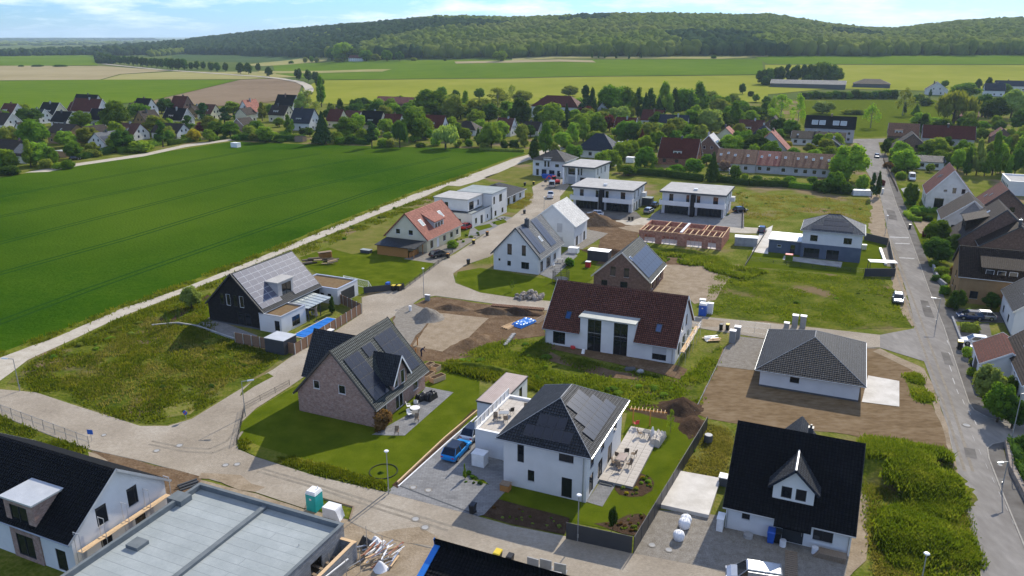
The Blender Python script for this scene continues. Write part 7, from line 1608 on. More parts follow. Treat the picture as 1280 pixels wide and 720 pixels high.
# vehicles ------------------------------------------------------------
def wheel(parent, x, y, r=.33, w=.22):
 s = 1 if y > 0 else -1
 t = MB().cyl((0, -w / 2 * s, 0), (0, w / 2 * s, 0), r, n=16).build('wheel', 'rubber', parent, loc=(x, y, r))
 MB().cyl((0, w / 2 * s, 0), (0, (w / 2 + .012) * s, 0), r * .62, n=12).build('rim', 'rim', t)
def car(px, py, heading, label, paint='car_white', kind='hatch', grp=None, L=4.3, Wd=1.8, Hh=1.5, dark_roof=False):
 p = at(px, py) + Vector((0, 0, .075)); root = thing({'van': 'van', 'pickup': 'pickup_truck'}.get(kind, 'car'), label, {'van': 'van', 'pickup': 'pickup truck'}.get(kind, 'car'), p, R(heading), grp)
 hw = Wd / 2
 def ring(x, zb, zt, k=1.0):
  a = hw * k
  return [(x, -a * .92, zb), (x, a * .92, zb), (x, a, zb + .18), (x, a, zt - .16), (x, a * .93, zt - .04), (x, a * .8, zt), (x, -a * .8, zt), (x, -a * .93, zt - .04), (x, -a, zt - .16), (x, -a, zb + .18)]
 l = L / 2; bz = .92 if Hh < 1.7 else 1.05
 if kind == 'van': l0 = [(-l, .42, 1.05, .94), (-l + .08, .3, 1.1, .98), (-l + .5, .26, 1.12, 1), (l - 1.0, .26, 1.12, 1), (l - .45, .26, 1.02, .98), (l - .1, .3, .85, .92), (l, .42, .68, .82)]
 else: l0 = [(-l, .45, .82, .86), (-l + .07, .32, bz - .02, .93), (-l + .45, .24, bz + .02, 1), (-.2, .22, bz, 1), (l - 1.25, .24, bz - .02, 1), (l - .6, .24, bz - .10, .97), (l - .15, .3, bz - .2, .9), (l, .42, bz - .32, .78)]
 MB().loft([ring(x, a, b, k) for x, a, b, k in l0]).build('body', paint, root, smooth=False)
 if kind == 'van': cabs = [(-l + .06, -l + .14, .97), (l - 1.75, l - .75, .97)]; x0, x1, x2, x3 = -l + .08, -l + .2, l - 1.75, l - .85
 elif kind == 'pickup': x0, x1, x2, x3 = -.2, -.05, .85, 1.5
 elif kind == 'sedan': x0, x1, x2, x3 = -l + .75, -l + 1.5, .45, 1.25
 else: x0, x1, x2, x3 = -l + .18, -l + .75, .4, 1.2
 zb = bz - .06
 def cr(x, z, k): a = hw * k; return [(x, -a, z), (x, a, z)]
 g = MB(); lo = [(x0, -hw * .93, zb), (x3, -hw * .88, zb), (x3, hw * .88, zb), (x0, hw * .93, zb)]
 hi = [(x1, -hw * .74, Hh - .04), (x2, -hw * .74, Hh - .04), (x2, hw * .74, Hh - .04), (x1, hw * .74, Hh - .04)]
 g.hexa(lo, hi).build('cabin_glass', 'glass', root)
 r = MB().hexa([(x1 - .04, -hw * .76, Hh - .05), (x2 + .06, -hw * .75, Hh - .05), (x2 + .06, hw * .75, Hh - .05), (x1 - .04, hw * .76, Hh - .05)], [(x1 + .1, -hw * .66, Hh + .01), (x2 - .1, -hw * .66, Hh + .01), (x2 - .1, hw * .66, Hh + .01), (x1 + .1, hw * .66, Hh + .01)])
 r.build('roof', 'glass' if dark_roof else paint, root)
 pm = MB()
 for s in (-1, 1):
  for a, b in (((x0, zb), (x1, Hh - .04)), ((x3, zb), (x2, Hh - .04)), (((x0 + x3) / 2 - .1, zb), ((x1 + x2) / 2 - .1, Hh - .04))):
   pm.bar((a[0], s * hw * .935, a[1]), (b[0], s * hw * .76, b[1]), .05, .08)
 pm.build('pillar', paint, root)
 if kind == 'van': MB().box(-l + .2, -hw * .94, 1.05, l - 1.8, hw * .94, Hh - .12).build('cargo_side', paint, root)
 if kind == 'pickup': MB().box(-l + .1, -hw * .85, bz + .03, -.3, hw * .85, bz + .06).build('load_bed', 'steel', root)
 for x in (-l + .8, l - .85):
  for y in (-hw + .09, hw - .09): wheel(root, x, y)
 for s in (-1, 1):
  MB().box(l - .16, s * hw * .68 - .17, bz - .38, l - .02, s * hw * .68 + .17, bz - .24).build('headlight', 'lens', root)
  MB().box(-l - .005, s * hw * .72 - .14, bz - .26, -l + .12, s * hw * .72 + .14, bz - .10).build('tail_light', 'red_lens', root)
  MB().box(x3 - .5, s * (hw + .02) - .07, bz - .02, x3 - .32, s * (hw + .02) + .09, bz + .12).build('mirror', paint, root)
 return root
UPV = 66.5
car(571, 568, UPV, 'bright blue coupe SUV with dark glass roof parked in the villa driveway', 'car_blue', 'hatch', L=4.65, Wd=1.9, Hh=1.6, dark_roof=True)
car(592, 545, UPV, 'white car with dark roof in front of the villa garage', 'car_white', 'hatch', L=4.3, Hh=1.55, dark_roof=True)
car(941, 730, 166, 'silver blue van at the lower picture edge on the gravel yard', 'car_silver', 'van', L=4.8, Wd=1.95, Hh=1.9)
car(1122, 377, 247, 'silver car parked alone on the grass beside the main street', 'car_silver', L=4.2)
car(1219, 431, 160, 'white car on the small drive by the red roofed garage wing', 'car_white', L=4.2)
car(1212, 399, 166, 'pale blue car parked across from the yellow lidded bin', 'car_navy', L=4.1, grp='cars in the upper drive')
car(1226, 399, 166, 'silver car half behind the clipped bush', 'car_silver', L=4.3, grp='cars in the upper drive')
car(1139.5, 225, 248, 'white delivery van in the drive below the navy roofed outbuilding', 'car_white', 'van', L=5.4, Wd=2.0, Hh=2.3)
car(1096, 197, 247, 'dark grey car driving at the top of the main street', 'car_navy', L=4.3)
car(1188 - 44, 181, 20, 'white car in the yard of the crossed brown roofs', 'car_white', L=4.2)
car(549, 321, 40, 'black estate car in the yard of the yellow house', 'car_black', L=4.6)
car(583, 286, 60, 'red car between the yellow house and the white cubic house', 'car_red', L=4.0)
car(744, 270, 172, 'white estate car beside the soil heap', 'car_white', L=4.5)
car(811, 266, 60, 'silver car in the passage between the twin houses', 'car_silver', L=4.4)
car(688, 247, 84, 'white pick-up with load bed at the head of the estate street', 'car_white', 'pickup', L=5.3, Hh=1.8)
car(690, 234, 84, 'grey van behind the white pick-up', 'car_silver', 'van', L=5.2, Wd=2.0, Hh=2.2)
car(952, 290, 70, 'dark grey car on the concrete drive of the blue grey garage', 'car_navy', L=4.5)
car(724, 238, 170, 'white car under the cube house overhang', 'car_white', L=4.3)
car(925, 262 + 3, 20, 'black car in the yard right of the terracotta double house', 'car_black', L=4.2)
car(818, 259, 64, 'dark car nose between the double houses', 'car_black', L=4.2)
car(82 + 12, 204 - 4, 20, 'dark car by the garden hedge at the village lane', 'car_black', L=4.2)
# tractor/excavator
def excavator(px, py, rot, label, paint='red_plastic'):
 r = thing('excavator', label, 'excavator', at(px, py), R(rot))
 for s in (-1, 1): MB().box(-1.3, s * .85 - .25, 0, 1.3, s * .85 + .25, .65).build('track', 'rubber', r)
 MB().box(-1.3, -.9, .7, .9, .9, 1.35).build('body', paint, r)
 MB().box(-.2, -.85, 1.353, .9, .05, 2.5).build('cab', 'glass', r); MB().box(-.3, -.9, 2.503, .95, .1, 2.6).build('cab_roof', paint, r)
 MB().bar((.8, .4, 1.2), (2.4, .4, 3.0), .25, .3).bar((2.4, .4, 3.0), (3.6, .4, 1.6), .2, .25).build('arm', paint, r)
 MB().hexa([(3.3, 0, .9), (4.0, 0, .9), (4.0, .8, .9), (3.3, .8, .9)], [(3.4, 0, 1.6), (3.8, 0, 1.7), (3.8, .8, 1.7), (3.4, .8, 1.6)]).build('bucket', 'steel_dark', r)
excavator(694, 230, 200, 'small red excavator in front of the house with entrance bay')
excavator(710, 228, 30, 'second red digger under the cube house overhang')
b_ = thing('skip_container', 'blue container in front of the house with the entrance bay', 'container', at(685, 223), R(-27)); MB().hexa([(-1.6, -.8, 0), (1.6, -.8, 0), (1.6, .8, 0), (-1.6, .8, 0)], [(-2.1, -.95, 1.3), (2.1, -.95, 1.3), (2.1, .95, 1.3), (-2.1, .95, 1.3)]).build('body', 'blue_plastic', b_); MB().box(-2.1, -.97, 1.303, 2.1, .97, 1.36).build('lid', 'blue_plastic', b_)
# bins -------------------------------------------------------------
def cloth(name, px, py, w, d, h, rot, m, label, cat, seed):
 nu, nv = 18, 12; V, F_ = [], []
 for j in range(nv + 1):
  for i in range(nu + 1):
   u, v = i / nu * 2 - 1, j / nv * 2 - 1; e = min(1, (1 - max(abs(u), abs(v))) * 5)
   V.append((u * w / 2 + .1 * noise.noise(Vector((v * 4, seed, 0))), v * d / 2, e * h * (.85 + .3 * noise.noise(Vector((u * 3, v * 3, seed))) + .12 * noise.noise(Vector((u * 9, v * 9, seed)))) + .02))
 for j in range(nv):
  for i in range(nu): a = j * (nu + 1) + i; F_.append((a, a + 1, a + nu + 2, a + nu + 1))
 me = bpy.data.meshes.new(name); me.from_pydata(V, [], F_); me.materials.append(m_(m)); me.update()
 return tag(link(name, me, None, at(px, py) + Vector((0, 0, .08)), R(rot)), label, cat)
def bin_(px, py, label, body='black_plastic', lid='black_plastic', s=1.0, rot=-24, grp='wheelie bins'):
 r = thing('wheelie_bin', label, 'bin', at(px, py) + Vector((0, 0, .07)), R(rot), grp); r.scale = (s, s, s)
 MB().hexa([(-.22, -.26, .05), (.22, -.26, .05), (.22, .24, .05), (-.22, .24, .05)], [(-.29, -.34, .98), (.29, -.34, .98), (.29, .34, .98), (-.29, .34, .98)]).build('body', body, r)
 MB().hexa([(-.30, -.37, .985), (.30, -.37, .985), (.30, .37, .985), (-.30, .37, .985)], [(-.26, -.3, 1.06), (.26, -.3, 1.06), (.26, .37, 1.09), (-.26, .37, 1.09)]).build('lid', lid, r)
 for x in (-.25, .25): MB().cyl((x - .03, .25, .1), (x + .03, .25, .1), .1, n=10).build('wheel', 'rubber', r)
 MB().bar((-.25, .42, 1.0), (.25, .42, 1.0), .03, .03).build('handle', body, r)
bin_(622, 704, 'black wheelie bin with yellow lid above the blue edged roof', lid='yellow_plastic', s=1.15)
bin_(637.5, 707, 'brown black wheelie bin next to the stack of concrete angles')
bin_(591, 642, 'black wheelie bin on the villa driveway by the dark flower bed')
bin_(901, 413, 'black wheelie bin left of the one with a yellow lid by the site cabins')
bin_(909, 413, 'black wheelie bin with yellow lid by the site cabins', lid='yellow_plastic')
bin_(1199, 437, 'black bin with yellow lid on the pavement of the main street', lid='yellow_plastic', s=1.3)
bin_(1214, 441, 'white lidded bin at the front garden corner', body='grey_plastic', lid='white_paint')
bin_(1137, 286, 'black wheelie bin standing on the main street pavement')
bin_(485, 361, 'blue barrel like bin by the dark screen fence', body='blue_plastic', lid='blue_plastic', s=1.15)
bin_(492, 364, 'black bin with yellow lid on the paved parking place', lid='yellow_plastic', s=1.1)
bin_(499, 364, 'second yellow lidded bin at the parking place', lid='yellow_plastic', s=1.1)
bin_(585.5, 330.5, 'small black bin at the corner of the blue lit house')
bin_(592, 305.5, 'black bin with yellow lid in front of the yellow house', lid='yellow_plastic', grp='bins at the yellow house')
bin_(609, 295, 'brown lidded bin at the kerb of the yellow house', lid='wood_orange')
bin_(560, 323, 'bin with orange lid beside the black estate car', lid='wood_orange')
bin_(655.5, 267.5, 'small black bin at the green island')
bin_(786.5, 276, 'black bin, left of two on the lane of the twin houses'); bin_(790.5, 276, 'black bin, right of two on the lane of the twin houses')
bin_(656, 232.5, 'dark bin on the lawn before the house with entrance bay'); bin_(667, 231, 'black bin with yellow lid by the street end', lid='yellow_plastic')
bin_(963, 678, 'blue wheelie bin in front of the black roofed house', body='blue_plastic', lid='blue_plastic', s=1.25)
bin_(971, 678, 'grey black bin beside the blue one at the black roofed house', s=1.2)
# site toilet, packs, cabins ------------------------------------------
def toilet(px, py, label, body):
 r = thing('portable_toilet', label, 'portable toilet', at(px, py), R(RT))
 MB().box(-.6, -.6, .05, .6, .6, 2.05).build('cabin', body, r)
 MB().box(-.62, -.62, 0, .62, .62, .05).build('base', 'grey_plastic', r)
 MB().hexa([(-.63, -.63, 1.95), (.63, -.63, 1.95), (.63, .63, 1.95), (-.63, .63, 1.95)], [(-.5, -.5, 2.3), (.5, -.5, 2.3), (.5, .5, 2.3), (-.5, .5, 2.3)]).build('roof', 'white_paint', r)
 MB().box(-.42, -.63, .12, .42, -.603, 1.88).build('door', body, r); MB().cyl((.3, .3, 2.2), (.3, .3, 2.55), .06).build('vent_pipe', 'white_paint', r)
 MB().box(-.12, -.655, 1.35, .12, -.633, 1.55).build('sign_plate', 'white_paint', r)
toilet(394, 636, 'turquoise portable toilet with white roof beside the grey flat roof', 'teal_plastic')
toilet(878, 394, 'blue portable toilet with white roof at the corner of the red brown double house', 'blue_plastic')
pk = thing('wrapped_pallet', 'white foil wrapped pallet next to the turquoise toilet', 'pallet', at(417, 646), R(RT))
MB().box(-.9, -.6, 0, .7, .6, .14).build('pallet', 'wood_old', pk); MB().box(-.88, -.58, .143, .68, .58, 1.25).build('pack', 'white_fabric', pk)
bm_ = MB();
for i in range(5): bm_.hexa([(.69 + i * .02, -.58 + i * .2, .0), (1.2 - i * .06, -.55 + i * .2, .0), (1.1, -.35 + i * .2, .0), (.69, -.38 + i * .2, .0)], [(.69, -.58 + i * .2, 1.2), (.75, -.55 + i * .2, 1.1), (.75, -.35 + i * .2, 1.15), (.69, -.38 + i * .2, 1.2)])
bm_.build('loose_foil', 'white_fabric', pk)
tag(strip(MB(), wpoly(((382, 637), (389, 620), (442, 635), (437, 651))), .1, .05, .22).build('bed_edging', 'wood_old'), 'timber edging of the small bed with toilet and wrapped pallet', 'edging')
sheet('small_bed', [(383, 636), (389, 621), (441, 636), (436, 650)], 7, 'wild_grass')
def cabinet(px, py, w, d, h, m, label, name='cabinet', cat='cabinet', rot=RT, top='white_paint'):
 r = thing(name, label, cat, at(px, py), R(rot))
 MB().box(-w / 2, -d / 2, 0, w / 2, d / 2, h).build('body', m, r)
 MB().box(-w / 2 - .05, -d / 2 - .05, h + .002, w / 2 + .05, d / 2 + .05, h + .09).build('lid', top, r)
 MB().box(-w / 2 + .08, -d / 2 - .02, .12, w / 2 - .08, -d / 2 - .003, h - .1).build('door', m, r)
 return r
cabinet(993, 409, .9, .9, 2.1, 'grey_plastic', 'left one of two tall grey cabinets with white tops behind the bungalow')
cabinet(1003, 410, .9, .9, 2.1, 'grey_plastic', 'right one of two tall grey cabinets with white tops behind the bungalow')
cabinet(983, 410, .8, .8, .9, 'grey_plastic', 'low grey cabinet left of the two tall ones behind the bungalow')
cabinet(915, 428, .9, .9, 2.0, 'grey_plastic', 'front grey cabinet with shiny top at the gravel pad corner')
cabinet(921, 423, .9, .9, 2.0, 'grey_plastic', 'rear grey cabinet with white top at the gravel pad corner')
cabinet(887, 392, 1.0, .8, 1.9, 'white_paint', 'white cabinet with pointed top beside the blue toilet')
cabinet(878, 381, 1.0, .8, 1.0, 'white_paint', 'small white crate behind the blue toilet')
cabinet(600, 581, 1.5, 1.2, 1.55, 'white_paint', 'white heat pump box against the villa garage', 'heat_pump', 'heat pump')
cabinet(900, 661, .6, 1.2, 1.4, 'white_paint', 'white heat pump at the left end of the black roofed house', 'heat_pump', 'heat pump')
cabinet(534.5, 376, .9, .4, 1.1, 'grey_plastic', 'pale grey street cabinet beside the thin lamp', 'street_cabinet')
cabinet(513, 389, .4, .3, .9, 'white_paint', 'slim white post cabinet at the building plot', 'street_cabinet')
cabinet(1103, 242, .5, .5, 1.5, 'white_paint', 'white street cabinet at the dark cypress by the main street', 'street_cabinet')
cabinet(932, 306.5, 5.0, 2.4, 2.0, 'concrete_grey', 'pale grey site container between the red block shell and the fenced lawn', 'site_container', 'container', rot=-16)
cabinet(295, 184, 3.5, 2.4, 1.9, 'white_paint', 'small white shed at the crop field edge', 'shed', 'shed')
cabinet(1077, 244, 5.5, 2.4, 1.6, 'white_paint', 'low pale garden shed behind the cypress trees', 'shed', 'shed', rot=-8)
cabinet(788, 190 + 13, 3, 2.6, 2.0, 'white_paint', 'small white shed between shrubs behind the cube house', 'shed', 'shed')
cabinet(765, 207, 3, 3, 2.2, 'white_paint', 'white hut beside the fresh green tree behind the cube house', 'shed', 'shed')
cabinet(916.5, 217, 2.6, 2.2, 1.8, 'white_paint', 'tiny pale blue hut in front of the rust roofed row', 'shed', 'shed')
cabinet(749, 325, 4.6, 2.4, 2.2, 'fence_dark', 'black garden shed with grey blue roof on the bright lawn', 'shed', 'shed', top='sheet_light')
cabinet(806, 252 + 4, 4.4, 2.6, 2.2, 'fence_dark', 'dark shed between the twin double houses', 'shed', 'shed', top='membrane')
cabinet(352, 438, 3.6, 3.0, 2.3, 'fence_dark', 'dark grey shed with pale flat roof at the corner of the brown board fence', 'shed', 'shed', top='sheet_light').scale = (1, 1, 1)
cabinet(80, 196, 6, 3, 2.4, 'wood_old', 'grey board shed among the left village gardens', 'shed', 'shed', top='membrane')
cabinet(376, 177, 4.5, 3, 2.4, 'wood_old', 'brown garden hut beside the spruce at the crop field', 'shed', 'shed', top='tile_umber')
# big bags, slabs, heaps ------------------------------------------------
def bigbag(px, py, s, label):
 r = thing('big_bag', label, 'big bag', at(px, py) + Vector((0, 0, .06)), R(20)); r.scale = (s, s, s)
 MB().loft([[(math.cos(t) * q, math.sin(t) * q, z) for t in np.linspace(0, 2 * math.pi, 12, endpoint=False)] for z, q in ((0, .45), (.15, .56), (.6, .6), (.85, .5), (.92, .3))]).build('bag', 'white_fabric', r, smooth=True)
 for i in range(4):
  t = i * 1.57 + .6; MB().bar((math.cos(t) * .4, math.sin(t) * .4, .8), (math.cos(t) * .25, math.sin(t) * .25, 1.15), .05, .02).build('strap', 'white_fabric', r)
bigbag(855, 660, 1.0, 'full white big bag, upper one on the gravel yard'); bigbag(848, 675, .95, 'open white big bag, lower one on the gravel yard'); bigbag(857, 655, .95, 'white big bag leaning behind the upper one on the gravel yard')
def blob(name, px, py, rx, ry, h, m, label, cat, rot=0, seed=1, sub=10, rough=.25, kind=None):
 p = at(px, py); nu, nv = 40, sub; V = [(0, 0, h)]; F_ = []
 for j in range(1, nv + 1):
  q = j / nv
  for i in range(nu):
   t = 2 * math.pi * i / nu; k = 1 + rough * noise.noise(Vector((math.cos(t) * 1.5, math.sin(t) * 1.5, seed * 3.1)))
   x, y = rx * q * k * math.cos(t), ry * q * k * math.sin(t)
   z = h * (math.cos(q * math.pi) * .5 + .5) * (1 + .35 * noise.noise(Vector((x * .6, y * .6, seed)))) + .10 * h * noise.noise(Vector((x * 2.2, y * 2.2, seed)))
   V.append((x, y, max(-.02, z) if j < nv else -.02))
 for i in range(nu): F_.append((0, 1 + i, 1 + (i + 1) % nu))
 for j in range(1, nv):
  for i in range(nu):
   a = 1 + (j - 1) * nu; b = a + nu; k = (i + 1) % nu; F_.append((a + i, b + i, b + k, a + k))
 me = bpy.data.meshes.new(name); me.from_pydata(V, [], F_); me.materials.append(m_(m)); me.polygons.foreach_set('use_smooth', [True] * len(F_)); me.update()
 return tag(link(name, me, None, p, R(rot)), label, cat, None, kind)
blob('sand_heap', 536, 398, 3.4, 2.6, 1.9, 'gravel', 'dark grey cone of gravel on the building plot', 'heap', 0, 2)
blob('soil_heap', 740, 279, 9.0, 5.5, 2.6, 'soil', 'large brown soil heap behind the white metal roofed house', 'heap', -20, 3)
blob('soil_heap', 852, 511, 3.2, 3.0, 1.4, 'soil_dark', 'dark clod of earth near the top end of the panel fence', 'heap', 0, 4)
blob('soil_heap', 866, 532, 2.0, 3.2, .9, 'soil_dark', 'small dark earth ridge beside the panel fence end', 'heap', -20, 5)
blob('soil_heap', 762, 316, 8, 3.0, 1.0, 'soil_dark', 'low dark earth bank below the red block shell', 'heap', -20, 6)
blob('soil_heap', 566, 374 + 12, 4.5, 1.6, .9, 'soil', 'ragged earth edge at the top of the building plot', 'heap', -10, 7)
blob('soil_heap', 617, 391, 4.5, 1.3, 1.0, 'soil', 'dug earth step right of the gravel bed', 'heap', -14, 8)
blob('soil_heap', 590, 430, 7, 2.6, 1.0, 'soil', 'brown earth bank between gravel bed and green slope', 'heap', 50, 9)
blob('soil_heap', 648, 392, 5.5, 1.4, 1.1, 'soil_dark', 'dark earth pile behind the blue tarpaulin', 'heap', -15, 10)
blob('soil_heap', 608, 702, 3.5, 1.4, .6, 'sand', 'sandy rim above the blue edged roof', 'heap', -20, 11)
blob('mound', 1118, 592, 9.0, 5.0, 1.7, 'wild_grass', 'large weed covered mound behind the black roofed house', 'mound', -30, 12)
blob('mound', 1158, 600, 4.6, 4.2, 1.1, 'wild_grass', 'weed covered bank falling towards the main street', 'mound', -10, 13)
blob('mound', 1137, 672, 4.2, 3.4, 1.2, 'wild_grass', 'rounded weed mound on the overgrown plot', 'mound', 0, 14)
blob('mound', 852, 317, 11, 2.2, 1.2, 'wild_grass', 'weedy bank in front of the red block shell', 'mound', -20, 15)
blob('mound', 600, 462, 10, 1.6, .9, 'wild_grass', 'overgrown ridge behind the brick house lawn', 'mound', -18, 16)
# stones ------------------------------------------------------------
def rock_mesh(seed):
 rg = np.random.default_rng(seed); iv, if_ = ICO1
 return tri_mesh('stone', iv * (1 + rg.uniform(-.28, .28, len(iv)))[:, None] * np.array([.5, .4, .32]), if_, 'stone')
RK = [rock_mesh(i) for i in range(4)]
rp = thing('stone_pile', 'pile of pale field stones beside the street corner lawn', 'stone pile', at(662, 372), 0)
rs = random.Random(4)
for i in range(64):
 t = rs.uniform(0, 6.28); q = rs.uniform(0, 1) ** .6
 o = link('stone', RK[i % 4], rp, (2.9 * q * math.cos(t), 1.9 * q * math.sin(t), .2 + (1 - q) * rs.uniform(.2, 1.1)), (rs.uniform(0, 3), rs.uniform(0, 3), rs.uniform(0, 3))); s = rs.uniform(.7, 1.35); o.scale = (s, s, s)
wp = thing('wood_pile', 'heap of logs and firewood at the upper end of the solar house garden', 'wood pile', at(401, 330), 0)
for i in range(16):
 a = rs.uniform(-.3, .3) + .5; x, y = rs.uniform(-3, 3), rs.uniform(-1.2, 1.2); z = rs.uniform(.2, 1.0)
 MB().cyl((x - math.cos(a) * 1.2, y - math.sin(a) * 1.2, z), (x + math.cos(a) * 1.2, y + math.sin(a) * 1.2, z), rs.uniform(.12, .24), n=8).build('log', rs.choice(['wood_old', 'wood_new', 'bark']), wp)
wq = thing('firewood_stack', 'stack of split reddish firewood under a pale cover by the lawn of the yellow house', 'firewood stack', at(407, 322), R(30))
for i in range(40): MB().cyl((-1.3 + (i % 10) * .28, -.5, .15 + (i // 10) * .28), (-1.3 + (i % 10) * .28, .5, .15 + (i // 10) * .28), .13, n=6).build('log', 'wood_orange', wq)
MB().box(-1.6, -.6, 1.3, 1.4, .6, 1.36).build('cover', 'wood_old', wq)
# concrete angle elements
for i, (x, y, lab) in enumerate(((666, 711, 'rear left'), (682, 713, 'rear middle'), (700, 718, 'rear right'), (662, 720, 'front left'), (677, 728, 'front middle'), (694, 728, 'front right'))):
 p = at(x, y); r = thing('concrete_angle', f'grey L shaped concrete element, {lab} of the six above the blue edged roof', 'concrete element', p, R(RT + 3 * (i % 3)), 'concrete angle elements')
 MB().box(-.55, -.06, 0, .55, .06, 1.15).build('upright', 'concrete_grey', r); MB().box(-.55, .063, 0, .55, .65, .12).build('foot', 'concrete_grey', r)
# debris pile
dp = thing('scrap_pile', 'jumbled pile of metal bars, planks and rubble beside the grey block walls', 'scrap pile', at(472, 694), 0)
for i in range(46):
 a = rs.gauss(.9, .35); L = rs.uniform(.7, 2.2); x, y, z = rs.uniform(-1.9, 1.9), rs.uniform(-1.7, 1.4), rs.uniform(.08, .7)
 MB().bar((x - math.cos(a) * L / 2, y - math.sin(a) * L / 2, z), (x + math.cos(a) * L / 2, y + math.sin(a) * L / 2, z + rs.uniform(-.1, .2)), rs.uniform(.05, .22), .05).build('bar', rs.choice(['steel', 'wood_old', 'alu', 'wood_new', 'white_paint', 'steel', 'brick_red']), dp)
for i, (x, y, m) in enumerate(((456, 680, 'black_plastic'), (470, 680, 'white_fabric'), (476, 712, 'white_fabric'), (462, 684, 'steel_dark'))):
 blob('sack', x, y, .8, .7, .9, m, ['black foil heap next to the scrap', 'white sack behind the scrap', 'white bundle in front of the scrap', 'dark bucket like bundle by the scrap'][i], 'sack', 0, 20 + i, 6)
# grey block walls of the annex under construction
aw = thing('block_wall', 'unfinished grey block walls of an annexe with scaffold poles next to the flat roof', 'wall', tuple(lw(flatb, 17.6, 0)), R(RT))
rows = []
def bw(x0, y0, x1, y1, h):
 b = MB(); b.box(x0, y0, 0, x1, y1, h); b.build('wall_segment', 'block_grey', aw); MB().box(x0 - .02, y0 - .02, h + .002, x1 + .02, y1 + .02, h + .06).build('wall_plate', 'wood_new', aw)
q0 = lw(flatb, 17.6, 0)
def loc_of(px, py, z=0):
 p = at(px, py, z); v = Vector((p.x - q0.x, p.y - q0.y, 0)); return v.dot(UX), v.dot(VX)
a0 = loc_of(407, 669, 2.0); a1 = loc_of(443, 680, 2.0)
bw(a0[0], a0[1], a1[0], a1[1] * 0 + a0[1] + .3, 2.0)
bw(a1[0] - .3, a0[1] - 7.5, a1[0], a0[1] - .003, 2.1)
for (x, y) in ((a0[0] + 1.0, a0[1] - .6), (a0[0] + 2.6, a0[1] - 3.0), (a0[0] + 1.4, a0[1] - 5.5), (a1[0] + 1.2, a0[1] - 1.0), (a1[0] + 1.3, a0[1] - 3.2), (a1[0] + .2, a0[1] + 1.6), (a1[0] + 2.4, a0[1] + .9), (a0[0] - .6, a0[1] - 3.0)):
 MB().cyl((x, y, 0), (x, y, 2.9), .03, n=6).build('scaffold_pole', 'steel', aw)
for k in range(6): MB().bar((a0[0] - .8, a0[1] - 1 - k * .9, 1.0 + .02 * k), (a0[0] + 1.9, a0[1] - 1.3 - k * .9, 1.0 + .02 * k), .28, .05).build('plank', 'wood_old', aw)
MB().bar((a1[0] + .1, a0[1] - 6.5, 2.0), (a1[0] + .3, a0[1] - 1.5, 1.5), .1, .1).build('board', 'white_paint', aw)
# scaffold on the bottom-left gable and the double house
def scaffold(H_, face, label, nb, h, off=.9, wdt=.75, L=2.5, lev=(2.0,), start=0, rails=True):
 O, U, ln, rz = FACE[face](H_.w, H_.d); U = Vector((*U, 0)); Nn = Vector((U.y, -U.x, 0)); r = thing('scaffold', label, 'scaffold', H_.A, H_.rot)
 for i in range(nb + 1):
  for k in (off - wdt, off):
   b = Vector((*O, 0)) + U * (start + i * L) + Nn * k
   MB().cyl(b, b + Vector((0, 0, h)), .03, n=6).build('pole', 'alu', r)
  for z in list(lev) + [h - .05]:
   a = Vector((*O, z)) + U * (start + i * L); MB().bar(a + Nn * (off - wdt), a + Nn * off, .05, .05).build('cross_bar', 'alu', r)
 for i in range(nb):
  for z in lev:
   a = Vector((*O, z + .05)) + U * (start + i * L + .05); c = a + U * (L - .1)
   for k in (.18, .5): MB().bar(a + Nn * (off - wdt + k), c + Nn * (off - wdt + k), .30, .05).build('plank', 'wood_new', r)
   if rails:
    for dz in (.5, 1.0): MB().bar(a + Nn * off + Vector((0, 0, dz)), c + Nn * off + Vector((0, 0, dz)), .04, .04).build('rail', 'alu', r)
 return r
scaffold(bl, 'R', 'aluminium scaffold standing on the gable of the bottom left house', 4, 4.7, .9, .7, 2.5, (2.6,), .2, rails=False)
scaffold(semi, 'R', 'scaffold with pale planks along the right gable of the red brown double house', 4, 3.6, 1.5, .9, 2.9, (2.0,), .2)
# villa garden ------------------------------------------------------------
ter = thing('terrace', 'raised terrace of large pale slabs on the right of the villa', 'terrace', tuple(lw(villa, 9.32, 0)), R(RT))
def vl(px, py, z=.35):
 p = at(px, py, z); v = Vector((p.x, p.y, 0)) - lw(villa, 9.32, 0); return v.dot(UX), v.dot(VX)
c0 = vl(784, 607); c1 = vl(833, 541)
tx1, ty0, ty1 = (c0[0] + c1[0]) / 2, c0[1], c1[1]
MB().box(.0, ty0 + .02, .0, tx1 - .02, ty1 - .02, .28).build('base', 'concrete_grey', ter)
sl = MB().box(.01, .01, .283, .79, .79, .34).mesh('slab', 'terrace_slab')
nx_, ny_ = int(tx1 / .8), int((ty1 - ty0) / .8)
for i in range(nx_):
 for j in range(ny_):
  o = link('slab', sl, ter, (i * tx1 / nx_, ty0 + j * (ty1 - ty0) / ny_, rs.uniform(0, .006))); o.scale = (tx1 / nx_ / .8, (ty1 - ty0) / ny_ / .8, 1)
MB().box(.2, ty0 - .45, 0, 1.6, ty0 - .003, .17).build('step', 'plinth', ter)
